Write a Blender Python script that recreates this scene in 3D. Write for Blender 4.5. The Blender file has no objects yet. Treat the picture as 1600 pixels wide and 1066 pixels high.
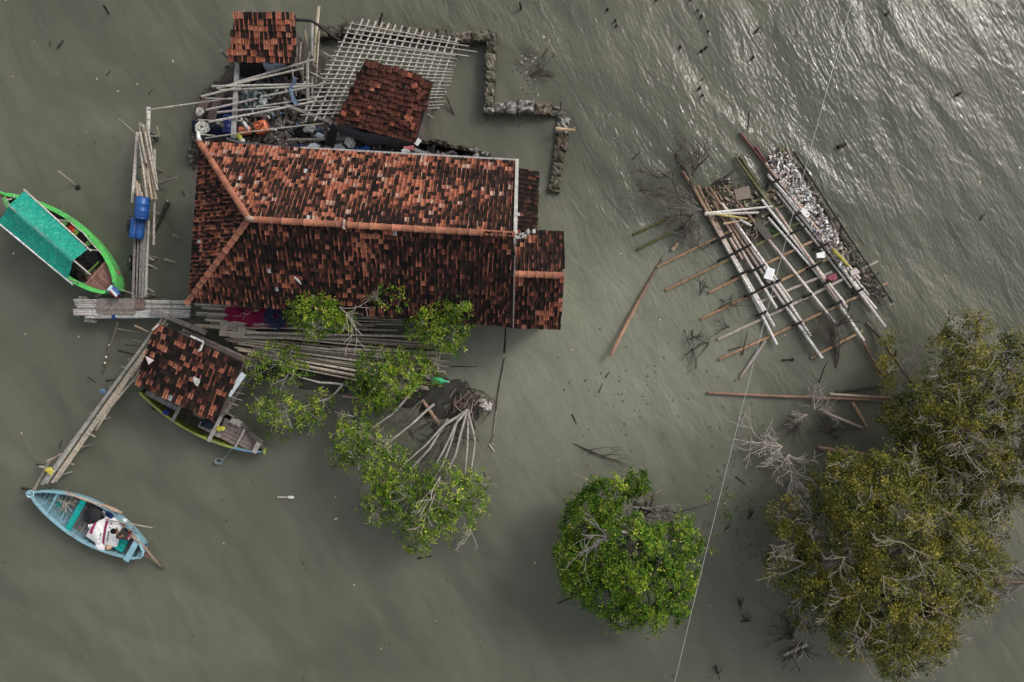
import bpy, math, random
import numpy as np
from mathutils import Vector, Matrix, noise as mnoise

# ------------------------------------------------------------------ basics
S = bpy.context.scene
COL = S.collection
R = random.Random(11)
H, F = 30.0, 1080.0              # camera height above the water, focal length in photo pixels


def P(px, py, z=0.0):
    """a measured spot of the photograph, at its own height z above the water"""
    k = (H - z) / F
    return Vector(((px - 800) * k, (533 - py) * k, z))


def M(px, z=0.0):
    """a measured size in photograph pixels -> metres at height z"""
    return px * (H - z) / F


ORG = {}
ROT = {}                          # turned things: name -> angle


class MB:
    """collects shapes with a colour per vertex; build() links them as ONE mesh object"""

    def __init__(self):
        self.v, self.f, self.c, self.m = [], [], [], []

    def add(self, verts, faces, col=(1, 1, 1), mi=0):
        b = len(self.v)
        self.v += [tuple(p) for p in verts]
        if isinstance(col, list):
            self.c += col
        else:
            self.c += [col] * len(verts)
        self.f += [tuple(b + i for i in q) for q in faces]
        self.m += [mi] * len(faces)

    def box(self, c, size, rz=0.0, col=(1, 1, 1), mat=None, taper=1.0, mi=0, jit=0.0):
        x, y, z = (s / 2 for s in size)
        vs = []
        for sz, t in ((-z, 1.0), (z, taper)):
            for sx, sy in ((-x, -y), (x, -y), (x, y), (-x, y)):
                vs.append(Vector((sx * t + R.uniform(-jit, jit), sy * t + R.uniform(-jit, jit), sz)))
        m = mat if mat is not None else Matrix.Rotation(rz, 3, 'Z')
        vs = [Vector(c) + m @ v for v in vs]
        self.add(vs, [(3, 2, 1, 0), (4, 5, 6, 7), (0, 1, 5, 4), (1, 2, 6, 5), (2, 3, 7, 6), (3, 0, 4, 7)], col, mi)

    def plank(self, a, b, w, t, col, up=Vector((0, 0, 1)), mi=0):
        """a board of width w and thickness t from a to b"""
        a, b = Vector(a), Vector(b)
        d = (b - a).normalized()
        s = d.cross(up).normalized() * (w / 2)
        n = s.cross(d).normalized() * (t / 2)
        vs = [a - s - n, a + s - n, a + s + n, a - s + n, b - s - n, b + s - n, b + s + n, b - s + n]
        self.add(vs, [(0, 1, 2, 3), (7, 6, 5, 4), (0, 4, 5, 1), (1, 5, 6, 2), (2, 6, 7, 3), (3, 7, 4, 0)], col, mi)

    def tube(self, pts, rad, sides=6, col=(1, 1, 1), cap=True, mi=0):
        pts = [Vector(p) for p in pts]
        n = len(pts)
        rad = rad if isinstance(rad, (list, tuple)) else [rad] * n
        cols = col if isinstance(col, list) else [col] * n
        vs, cs, fs = [], [], []
        prev = None
        for i, p in enumerate(pts):
            d = (pts[min(i + 1, n - 1)] - pts[max(i - 1, 0)])
            d = d.normalized() if d.length > 1e-9 else Vector((0, 0, 1))
            if prev is None:
                u = d.orthogonal().normalized()
            else:
                u = (prev - d * prev.dot(d))
                u = u.normalized() if u.length > 1e-6 else d.orthogonal().normalized()
            prev = u
            w = d.cross(u)
            for k in range(sides):
                a = 2 * math.pi * k / sides
                vs.append(p + (u * math.cos(a) + w * math.sin(a)) * rad[i])
                cs.append(cols[i])
        for i in range(n - 1):
            for k in range(sides):
                k2 = (k + 1) % sides
                fs.append((i * sides + k, i * sides + k2, (i + 1) * sides + k2, (i + 1) * sides + k))
        if cap:
            fs.append(tuple(range(sides - 1, -1, -1)))
            fs.append(tuple((n - 1) * sides + k for k in range(sides)))
        self.add(vs, fs, cs, mi)

    def lathe(self, prof, n=16, mat=Matrix.Identity(4), col=(1, 1, 1), cap=True, mi=0):
        vs, fs, cs = [], [], []
        for j, (r, z) in enumerate(prof):
            for k in range(n):
                a = 2 * math.pi * k / n
                vs.append(mat @ Vector((r * math.cos(a), r * math.sin(a), z)))
                cs.append(col[j] if isinstance(col, list) else col)
        for j in range(len(prof) - 1):
            for k in range(n):
                k2 = (k + 1) % n
                fs.append((j * n + k, j * n + k2, (j + 1) * n + k2, (j + 1) * n + k))
        if cap:
            fs.append(tuple(range(n - 1, -1, -1)))
            fs.append(tuple((len(prof) - 1) * n + k for k in range(n)))
        self.add(vs, fs, cs, mi)

    def blob(self, c, r, col, seg=8, rings=5, rough=0.15, rot=0.0, mi=0):
        """an uneven rounded lump"""
        rx, ry, rz = r if isinstance(r, (tuple, list)) else (r, r, r)
        m = Matrix.Rotation(rot, 3, 'Z')
        vs, fs = [], []
        for j in range(rings + 1):
            th = math.pi * j / rings
            for k in range(seg):
                a = 2 * math.pi * k / seg
                q = 1 + R.uniform(-rough, rough)
                vs.append(Vector(c) + m @ Vector((rx * math.sin(th) * math.cos(a) * q, ry * math.sin(th) * math.sin(a) * q, rz * math.cos(th) * q)))
        for j in range(rings):
            for k in range(seg):
                k2 = (k + 1) % seg
                fs.append((j * seg + k, (j + 1) * seg + k, (j + 1) * seg + k2, j * seg + k2))
        self.add(vs, fs, col, mi)

    def sheet(self, grid, col, thick=0.012, mi=0):
        """a cloth or tarpaulin: grid[i][j] of points, given a real thickness"""
        nu, nv = len(grid), len(grid[0])
        for dz, flip in ((0, False), (-thick, True)):
            vs = [Vector(p) + Vector((0, 0, dz)) for row in grid for p in row]
            fs = []
            for i in range(nu - 1):
                for j in range(nv - 1):
                    q = (i * nv + j, (i + 1) * nv + j, (i + 1) * nv + j + 1, i * nv + j + 1)
                    fs.append(q[::-1] if flip else q)
            cs = col(nu, nv) if callable(col) else col
            self.add(vs, fs, cs, mi)

    def build(self, name, mat, parent=None, smooth=False, local=False, origin=None):
        me = bpy.data.meshes.new(name)
        o = bpy.data.objects.new(name, me)
        COL.objects.link(o)
        v = np.array(self.v, dtype=np.float64).reshape(-1, 3)
        if parent is not None:
            o.parent = parent
            org = ORG.get(parent.name, (0, 0, 0))
            ORG[o.name] = org
            rz = ROT.get(parent.name, 0.0)
            ROT[o.name] = rz
            if not local:
                v = v - np.array(org)
                if rz:
                    c_, s_ = math.cos(-rz), math.sin(-rz)
                    v = np.stack([v[:, 0] * c_ - v[:, 1] * s_, v[:, 0] * s_ + v[:, 1] * c_, v[:, 2]], axis=1)
        else:
            org = origin if origin is not None else (float(v[:, 0].mean()), float(v[:, 1].mean()), float(v[:, 2].min()))
            v = v - np.array(org)
            o.location = org
            ORG[o.name] = tuple(org)
        me.from_pydata(v.tolist(), [], self.f)
        if not isinstance(mat, (list, tuple)):
            mat = [mat]
        for x in mat:
            me.materials.append(x)
        if len(mat) > 1:
            me.polygons.foreach_set('material_index', self.m)
        at = me.color_attributes.new('Col', 'FLOAT_COLOR', 'POINT')
        ca = np.ones((len(v), 4), dtype=np.float32)
        ca[:, :3] = np.array(self.c, dtype=np.float32).reshape(-1, 3)
        at.data.foreach_set('color', ca.ravel())
        if smooth:
            me.polygons.foreach_set('use_smooth', [True] * len(me.polygons))
        me.update()
        return o


def tag(o, label=None, cat=None, group=None, kind=None):
    if label: o['label'] = label
    if cat: o['category'] = cat
    if group: o['group'] = group
    if kind: o['kind'] = kind
    return o


def thing(name, label, cat, loc, group=None, rz=0.0):
    o = bpy.data.objects.new(name, None)
    o.empty_display_size = 0.3
    COL.objects.link(o)
    o.location = loc
    o.rotation_euler = (0, 0, rz)
    ORG[o.name] = tuple(loc)
    ROT[o.name] = rz
    return tag(o, label, cat, group)


def single(name, mb, mat, label, cat, group=None, smooth=False):
    return tag(mb.build(name, mat, None, smooth), label, cat, group)


def vary(c, a=0.12, rnd=R):
    k = 1 + rnd.uniform(-a, a)
    return tuple(max(0.0, x * k * (1 + rnd.uniform(-a, a) * 0.25)) for x in c)


def mixc(a, b, t):
    return tuple(x + (y - x) * t for x, y in zip(a, b))


# ------------------------------------------------------------------ materials
def new_mat(name):
    m = bpy.data.materials.new(name)
    m.use_nodes = True
    nt = m.node_tree
    for n in list(nt.nodes):
        if n.type != 'OUTPUT_MATERIAL':
            nt.nodes.remove(n)
    out = [n for n in nt.nodes if n.type == 'OUTPUT_MATERIAL'][0]
    return m, nt, out


def N(nt, typ, **kw):
    n = nt.nodes.new(typ)
    ins = kw.pop('ins', {})
    for k, v in kw.items():
        setattr(n, k, v)
    for k, v in ins.items():
        n.inputs[k].default_value = v
    return n


def attr_mat(name, rough=0.8, scale=6.0, amt=0.3, bump=0.0, spec=0.3, detail=5, fine=0.0, fine_col=(0.03, 0.025, 0.02), fine_scale=40, trans=0.0):
    """colour of the thing itself (attribute Col) broken up by noise"""
    m, nt, out = new_mat(name)
    L = nt.links.new
    a = N(nt, 'ShaderNodeAttribute', attribute_name='Col')
    geo = N(nt, 'ShaderNodeNewGeometry')
    no = N(nt, 'ShaderNodeTexNoise', ins={'Scale': scale, 'Detail': detail, 'Roughness': 0.65})
    L(geo.outputs['Position'], no.inputs['Vector'])
    mr = N(nt, 'ShaderNodeMapRange', ins={'From Min': 0.3, 'From Max': 0.7, 'To Min': 1 - amt, 'To Max': 1 + amt})
    L(no.outputs['Fac'], mr.inputs['Value'])
    mul = N(nt, 'ShaderNodeVectorMath', operation='SCALE')
    L(a.outputs['Color'], mul.inputs[0]); L(mr.outputs['Result'], mul.inputs['Scale'])
    colo = mul.outputs['Vector']
    if fine > 0:
        n2 = N(nt, 'ShaderNodeTexNoise', ins={'Scale': fine_scale, 'Detail': 3, 'Roughness': 0.7})
        L(geo.outputs['Position'], n2.inputs['Vector'])
        m2 = N(nt, 'ShaderNodeMapRange', ins={'From Min': 0.5, 'From Max': 0.66, 'To Min': 0.0, 'To Max': fine})
        L(n2.outputs['Fac'], m2.inputs['Value'])
        mx = N(nt, 'ShaderNodeMix', data_type='RGBA')
        L(m2.outputs['Result'], mx.inputs['Factor']); L(colo, mx.inputs['A']); mx.inputs['B'].default_value = (*fine_col, 1)
        colo = mx.outputs['Result']
    b = N(nt, 'ShaderNodeBsdfPrincipled', ins={'Roughness': rough, 'Specular IOR Level': spec})
    L(colo, b.inputs['Base Color'])
    if bump > 0:
        bp = N(nt, 'ShaderNodeBump', ins={'Strength': 1.0, 'Distance': bump})
        n3 = N(nt, 'ShaderNodeTexNoise', ins={'Scale': scale * 3, 'Detail': 6, 'Roughness': 0.7})
        L(geo.outputs['Position'], n3.inputs['Vector'])
        L(n3.outputs['Fac'], bp.inputs['Height']); L(bp.outputs['Normal'], b.inputs['Normal'])
    sh = b.outputs['BSDF']
    if trans > 0:
        t = N(nt, 'ShaderNodeBsdfTranslucent')
        L(colo, t.inputs['Color'])
        ms = N(nt, 'ShaderNodeMixShader', ins={'Fac': trans})
        L(sh, ms.inputs[1]); L(t.outputs['BSDF'], ms.inputs[2])
        sh = ms.outputs['Shader']
    L(sh, out.inputs['Surface'])
    return m


BAMBOO = attr_mat('bamboo', rough=0.6, scale=9, amt=0.35, spec=0.25, fine=0.45, fine_col=(0.06, 0.05, 0.035), fine_scale=14)
WOOD = attr_mat('weathered_wood', rough=0.85, scale=7, amt=0.4, bump=0.01, spec=0.15, fine=0.5)
BARK = attr_mat('bark', rough=0.9, scale=9, amt=0.4, spec=0.1)
TILE = attr_mat('clay_tile', rough=0.9, scale=11, amt=0.28, spec=0.1, fine=0.8, fine_col=(0.018, 0.013, 0.011), fine_scale=24)
CAP = attr_mat('clay_ridge', rough=0.85, scale=5, amt=0.25, spec=0.12, fine=0.35, fine_scale=16)
PLASTIC = attr_mat('plastic', rough=0.4, scale=5, amt=0.15, spec=0.4, fine=0.2, fine_scale=22)
PAINT = attr_mat('boat_paint', rough=0.6, scale=4, amt=0.22, spec=0.25, fine=0.55, fine_col=(0.09, 0.085, 0.07), fine_scale=11)
CLOTH = attr_mat('cloth', rough=0.9, scale=8, amt=0.25, bump=0.02, spec=0.1)
TARP = attr_mat('tarpaulin', rough=0.6, scale=3, amt=0.22, bump=0.03, spec=0.25, fine=0.22, fine_col=(0.25, 0.6, 0.5), fine_scale=9)
STONE = attr_mat('crumbling_concrete', rough=0.95, scale=5, amt=0.5, bump=0.06, spec=0.1, fine=0.75, fine_col=(0.035, 0.03, 0.022), fine_scale=9)
MUD = attr_mat('wet_mud', rough=0.55, scale=3, amt=0.5, bump=0.08, spec=0.3, fine=0.6, fine_col=(0.02, 0.017, 0.014), fine_scale=6)
LEAF = attr_mat('leaves', rough=0.55, scale=1.2, amt=0.25, spec=0.09, trans=0.15)
SKIN = attr_mat('skin', rough=0.55, scale=20, amt=0.08, spec=0.3)

C_BAM = [(0.30, 0.255, 0.185), (0.36, 0.31, 0.235), (0.24, 0.20, 0.15), (0.42, 0.37, 0.29), (0.20, 0.175, 0.14)]
C_WHITE = [(0.60, 0.565, 0.515), (0.54, 0.50, 0.455), (0.66, 0.63, 0.58), (0.50, 0.43, 0.385)]
C_ORANGE = [(0.34, 0.19, 0.095), (0.29, 0.17, 0.09), (0.38, 0.22, 0.12)]
C_GREEN = [(0.10, 0.11, 0.035), (0.12, 0.125, 0.04)]
C_GREY = [(0.26, 0.245, 0.225), (0.31, 0.29, 0.27), (0.21, 0.195, 0.18)]
C_DARK = (0.030, 0.026, 0.022)
C_PLANK = [(0.165, 0.14, 0.125), (0.20, 0.17, 0.15), (0.14, 0.118, 0.105), (0.23, 0.20, 0.18)]


def pole(mb, a, b, r, col, bend=0.03, node=0.42, sides=7, end=None, tip=0.8):
    """a bamboo culm: nodes, taper, slight bow, patchy colour; `end` = other colour towards b"""
    a, b = Vector(a), Vector(b)
    L = (b - a).length
    n = max(2, int(L / (node * 1.45)))
    side = (b - a).cross(Vector((0, 0, 1)))
    side = side.normalized() if side.length > 1e-6 else Vector((1, 0, 0))
    bw, bz = R.uniform(-bend, bend) * L * 0.35, R.uniform(-0.2, 0.2) * bend * L * 0.3
    pts, rad, cols = [], [], []
    for i in range(n + 1):
        t = i / n
        p = a.lerp(b, t) + side * bw * math.sin(math.pi * t) + Vector((0, 0, bz * math.sin(math.pi * t)))
        c = vary(col, 0.16)
        if end is not None:
            c = mixc(c, vary(end, 0.15), min(1, max(0, (t - 0.25) * 1.8)))
        rr = r * (1 + (tip - 1) * t)
        d = 0.035 / L
        if 0 < i < n:
            for dt, k, cc in ((-d, 1.0, c), (-d * 0.3, 1.16, mixc(c, C_DARK, 0.38)), (d * 0.3, 1.16, mixc(c, C_DARK, 0.45)), (d, 1.0, c)):
                pts.append(p + (b - a) * dt); rad.append(rr * k); cols.append(cc)
        else:
            pts.append(p); rad.append(rr); cols.append(mixc(c, C_DARK, 0.25))
    mb.tube(pts, rad, sides, cols)


def stick(mb, a, b, r, col, sides=5, bend=0.05, n=5):
    a, b = Vector(a), Vector(b)
    L = (b - a).length
    off = [Vector((R.uniform(-1, 1), R.uniform(-1, 1), R.uniform(-.4, .4))) * bend * L * 0.5 for _ in range(2)]
    pts = []
    for i in range(n):
        t = i / (n - 1)
        w = math.sin(math.pi * t)
        pts.append(a.lerp(b, t) + off[0] * w * (1 - t) + off[1] * w * t)
    mb.tube(pts, [r * (1 - 0.4 * i / (n - 1)) for i in range(n)], sides, [vary(col, 0.15) for _ in range(n)])


# ------------------------------------------------------------------ camera, light, sky
cam_d = bpy.data.cameras.new('camera')
cam = bpy.data.objects.new('camera', cam_d)
COL.objects.link(cam)
cam.location = (0, 0, H)
cam_d.sensor_width = 36
cam_d.lens = 36 * F / 1600
cam_d.clip_end = 1500
S.camera = cam

SUN_AZ, SUN_EL = math.radians(37), math.radians(36)     # azimuth measured from +X (photo right) towards +Y (photo top)
sd = Vector((math.cos(SUN_AZ) * math.cos(SUN_EL), math.sin(SUN_AZ) * math.cos(SUN_EL), math.sin(SUN_EL)))
sl = bpy.data.lights.new('sun', 'SUN')
sl.energy = 0.85
sl.angle = math.radians(10)
sl.color = (1.0, 0.96, 0.9)
so = bpy.data.objects.new('sun', sl)
COL.objects.link(so)
so.location = sd * 60
so.rotation_euler = sd.to_track_quat('Z', 'Y').to_euler()
w = bpy.data.worlds.new('World')
S.world = w
w.use_nodes = True
nt = w.node_tree
bg = nt.nodes['Background']
sky = nt.nodes.new('ShaderNodeTexSky')
sky.sky_type = 'NISHITA'
sky.sun_disc = False
sky.sun_elevation = SUN_EL
sky.sun_rotation = math.pi / 2 - SUN_AZ
sky.dust_density = 4.0
sky.air_density = 1.2
hs = nt.nodes.new('ShaderNodeHueSaturation')
hs.inputs['Saturation'].default_value = 0.30
nt.links.new(sky.outputs['Color'], hs.inputs['Color'])
nt.links.new(hs.outputs['Color'], bg.inputs['Color'])
bg.inputs['Strength'].default_value = 0.15
S.view_settings.view_transform = 'Standard'
S.view_settings.look = 'None'
S.view_settings.gamma = 1
S.view_settings.exposure = 0.40
S.cycles.use_denoising = True
S.cycles.max_bounces = 6
S.cycles.transparent_max_bounces = 12
S.cycles.sample_clamp_indirect = 4
# ------------------------------------------------------------------ water and the bed under it
def water_material():
    m, nt, out = new_mat('murky_water')
    L = nt.links.new
    geo = N(nt, 'ShaderNodeNewGeometry')

    def noise(scale, sx, sy, rot, detail=2.0, dist=0.0, rough=0.5):
        mp = N(nt, 'ShaderNodeMapping', vector_type='TEXTURE')
        mp.inputs['Rotation'].default_value = (0, 0, math.radians(rot))
        mp.inputs['Scale'].default_value = (sx, sy, 1)
        L(geo.outputs['Position'], mp.inputs['Vector'])
        t = N(nt, 'ShaderNodeTexNoise', noise_dimensions='2D', ins={'Scale': scale, 'Detail': detail, 'Roughness': rough, 'Distortion': dist})
        L(mp.outputs['Vector'], t.inputs['Vector'])
        return t.outputs['Fac']

    def math_(op, a, b=None, c=None):
        n = N(nt, 'ShaderNodeMath', operation=op)
        for i, x in enumerate((a, b, c)):
            if x is None: continue
            if isinstance(x, (int, float)): n.inputs[i].default_value = x
            else: L(x, n.inputs[i])
        return n.outputs[0]

    # exposed to the open water on the upper right side, sheltered below and left
    sep = N(nt, 'ShaderNodeSeparateXYZ'); L(geo.outputs['Position'], sep.inputs[0])
    d = math_('ADD', math_('MULTIPLY', sep.outputs['X'], 0.62), math_('MULTIPLY', sep.outputs['Y'], 0.90))
    d = math_('ADD', d, math_('MULTIPLY', math_('SUBTRACT', noise(0.16, 1, 1, 0, 2), 0.5), 14.0))
    mk = N(nt, 'ShaderNodeMapRange', interpolation_type='SMOOTHSTEP', ins={'From Min': -5.0, 'From Max': 17.0, 'To Min': 0.30, 'To Max': 1.0})
    L(d, mk.inputs['Value'])
    # the basin behind the broken wall lies quiet
    dx = math_('SUBTRACT', sep.outputs['X'], -0.6); dy = math_('SUBTRACT', sep.outputs['Y'], 9.6)
    rr = math_('ADD', math_('MULTIPLY', dx, dx), math_('MULTIPLY', dy, dy))
    bs = N(nt, 'ShaderNodeMapRange', interpolation_type='SMOOTHSTEP', ins={'From Min': 3.0, 'From Max': 14.0, 'To Min': 0.25, 'To Max': 1.0})
    L(rr, bs.inputs['Value'])
    mask = math_('MULTIPLY', mk.outputs['Result'], bs.outputs['Result'])
    swell = noise(0.42, 2.2, 0.9, -58, 1.0, 0.4)
    chop = noise(1.5, 2.0, 0.8, -62, 2.0, 0.5)
    ripple = noise(6.0, 2.4, 0.75, -64, 2.0, 0.2)
    h = math_('ADD', math_('MULTIPLY', swell, 0.29), math_('ADD', math_('MULTIPLY', chop, 0.065), math_('MULTIPLY', ripple, 0.032)))
    h = math_('MULTIPLY', h, mask)
    bp = N(nt, 'ShaderNodeBump', ins={'Strength': 1.0, 'Distance': 1.0})
    L(h, bp.inputs['Height'])
    # silt clouds
    cl = noise(0.16, 1.6, 1, -35, 5, 0.8, 0.6)
    cr = N(nt, 'ShaderNodeMapRange', ins={'From Min': 0.32, 'From Max': 0.68})
    L(cl, cr.inputs['Value'])
    mx = N(nt, 'ShaderNodeMix', data_type='RGBA')
    L(cr.outputs['Result'], mx.inputs['Factor'])
    mx.inputs['A'].default_value = (0.104, 0.107, 0.078, 1)
    mx.inputs['B'].default_value = (0.150, 0.149, 0.112, 1)
    # paler plume of stirred silt that also paints the lens vignette into the colour
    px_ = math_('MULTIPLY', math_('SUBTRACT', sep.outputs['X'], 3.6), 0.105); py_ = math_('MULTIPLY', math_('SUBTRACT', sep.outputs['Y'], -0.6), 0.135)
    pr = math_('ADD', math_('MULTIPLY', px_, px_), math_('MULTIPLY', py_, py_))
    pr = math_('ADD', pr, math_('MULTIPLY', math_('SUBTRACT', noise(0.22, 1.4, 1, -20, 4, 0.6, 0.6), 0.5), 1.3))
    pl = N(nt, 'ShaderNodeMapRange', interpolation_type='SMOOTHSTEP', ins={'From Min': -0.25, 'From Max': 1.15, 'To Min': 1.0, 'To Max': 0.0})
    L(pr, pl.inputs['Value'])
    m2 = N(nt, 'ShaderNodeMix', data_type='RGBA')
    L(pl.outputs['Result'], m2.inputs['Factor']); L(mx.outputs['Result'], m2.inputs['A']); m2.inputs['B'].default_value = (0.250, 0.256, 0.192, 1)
    # fine silt streaks along the waves, painted to mimic sky sheen on ripples too
    fs_ = N(nt, 'ShaderNodeMapRange', ins={'From Min': 0.3, 'From Max': 0.7, 'To Min': 0.90, 'To Max': 1.10})
    L(noise(1.0, 2.2, 0.7, -56, 6, 0.5, 0.68), fs_.inputs['Value'])
    m3 = N(nt, 'ShaderNodeVectorMath', operation='SCALE')
    L(m2.outputs['Result'], m3.inputs[0]); L(fs_.outputs['Result'], m3.inputs['Scale'])
    b = N(nt, 'ShaderNodeBsdfPrincipled', ins={'Roughness': 0.10, 'IOR': 1.33, 'Specular IOR Level': 0.5})
    L(m3.outputs['Vector'], b.inputs['Base Color']); L(bp.outputs['Normal'], b.inputs['Normal'])
    tr = N(nt, 'ShaderNodeBsdfTransparent')
    ms = N(nt, 'ShaderNodeMixShader', ins={'Fac': 0.30})
    L(b.outputs['BSDF'], ms.inputs[1]); L(tr.outputs['BSDF'], ms.inputs[2])
    L(ms.outputs['Shader'], out.inputs['Surface'])
    return m


def bed_material():
    m, nt, out = new_mat('silty_bed')
    L = nt.links.new
    geo = N(nt, 'ShaderNodeNewGeometry')
    t = N(nt, 'ShaderNodeTexNoise', ins={'Scale': 0.5, 'Detail': 6, 'Roughness': 0.6})
    L(geo.outputs['Position'], t.inputs['Vector'])
    mx = N(nt, 'ShaderNodeMix', data_type='RGBA')
    L(t.outputs['Fac'], mx.inputs['Factor'])
    mx.inputs['A'].default_value = (0.08, 0.08, 0.06, 1)
    mx.inputs['B'].default_value = (0.17, 0.168, 0.13, 1)
    b = N(nt, 'ShaderNodeBsdfDiffuse')
    L(mx.outputs['Result'], b.inputs['Color'])
    L(b.outputs['BSDF'], out.inputs['Surface'])
    return m


def flat(name, z, size, mat):
    mb = MB()
    mb.add([(-size, -size, z), (size, -size, z), (size, size, z), (-size, size, z)], [(0, 1, 2, 3)])
    o = mb.build(name, mat, origin=(0, 0, z))
    o['kind'] = 'structure'
    return o


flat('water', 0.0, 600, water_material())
flat('ground', -0.75, 600, bed_material())


def mud(name, outline, z, seed, cell=0.22, amp=0.16, col=(0.06, 0.05, 0.04)):
    """a low uneven mud bank inside an outline, sinking under the water at its rim"""
    poly = [P(x, y, 0) for x, y in outline]
    xs = [p.x for p in poly]; ys = [p.y for p in poly]
    x0, x1, y0, y1 = min(xs) - 1.3, max(xs) + 1.3, min(ys) - 1.3, max(ys) + 1.3
    nx, ny = int((x1 - x0) / cell) + 1, int((y1 - y0) / cell) + 1

    def dist(x, y):
        best, ins = 1e9, False
        n = len(poly)
        for i in range(n):
            a, b = poly[i], poly[(i + 1) % n]
            if (a.y > y) != (b.y > y) and x < (b.x - a.x) * (y - a.y) / (b.y - a.y) + a.x:
                ins = not ins
            ex, ey = b.x - a.x, b.y - a.y
            t = max(0, min(1, ((x - a.x) * ex + (y - a.y) * ey) / (ex * ex + ey * ey)))
            best = min(best, math.hypot(a.x + ex * t - x, a.y + ey * t - y))
        return best if ins else -best

    mb = MB()
    vs, cs = [], []
    for j in range(ny):
        for i in range(nx):
            x, y = x0 + i * cell, y0 + j * cell
            n1 = mnoise.noise(Vector((x * 1.3, y * 1.3, seed)))
            n2 = mnoise.noise(Vector((x * 3.7, y * 3.7, seed + 9)))
            d = dist(x, y) + n1 * 0.35
            hh = z * max(-1.0, min(1.0, d / 0.5)) if d > 0 else max(-0.8, d * 0.9)
            vs.append((x, y, hh + (n1 * 0.5 + n2) * amp * (0.6 if d > 0 else 0.1)))
            k = 0.8 + n2 * 0.5
            cs.append(mixc(tuple(q * k for q in col), (.125, .124, .095), max(0.0, min(1.0, -d * 1.6))))
    fs = [(j * nx + i, j * nx + i + 1, (j + 1) * nx + i + 1, (j + 1) * nx + i) for j in range(ny - 1) for i in range(nx - 1)]
    mb.add(vs, fs, cs)
    o = mb.build(name, MUD, smooth=True)
    o['kind'] = 'structure'
    return o


mud('mud_bank', [(318, 150), (345, 118), (372, 80), (470, 60), (505, 95), (530, 205), (655, 222), (755, 246), (800, 300), (760, 420), (420, 440), (330, 330), (300, 250)], 0.28, 3)
mud('mud_shoal', [(322, 150), (342, 130), (352, 160), (318, 228), (303, 268), (296, 240), (306, 180)], 0.12, 8, cell=0.16, amp=0.22, col=(0.045, 0.042, 0.032))
mud('mud_shoal', [(402, 520), (560, 545), (690, 570), (745, 612), (752, 650), (700, 668), (640, 640), (560, 622), (480, 610), (400, 590)], 0.05, 5, cell=0.2, amp=0.2, col=(0.05, 0.046, 0.036))
# ------------------------------------------------------------------ tiled roofs
ORANGES = [(0.42, 0.142, 0.082), (0.36, 0.118, 0.068), (0.45, 0.168, 0.10), (0.31, 0.10, 0.058), (0.42, 0.175, 0.112)]
BLACKS = [(0.016, 0.011, 0.010), (0.024, 0.015, 0.012), (0.012, 0.009, 0.008), (0.038, 0.020, 0.015)]
RUST = [(0.11, 0.038, 0.028), (0.085, 0.031, 0.024), (0.14, 0.048, 0.033)]


def pip(poly, u, v):
    ins = False
    n = len(poly)
    for i in range(n):
        (a, b), (c, d) = poly[i], poly[(i + 1) % n]
        if (b > v) != (d > v) and u < (c - a) * (v - b) / (d - b) + a:
            ins = not ins
    return ins


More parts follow.
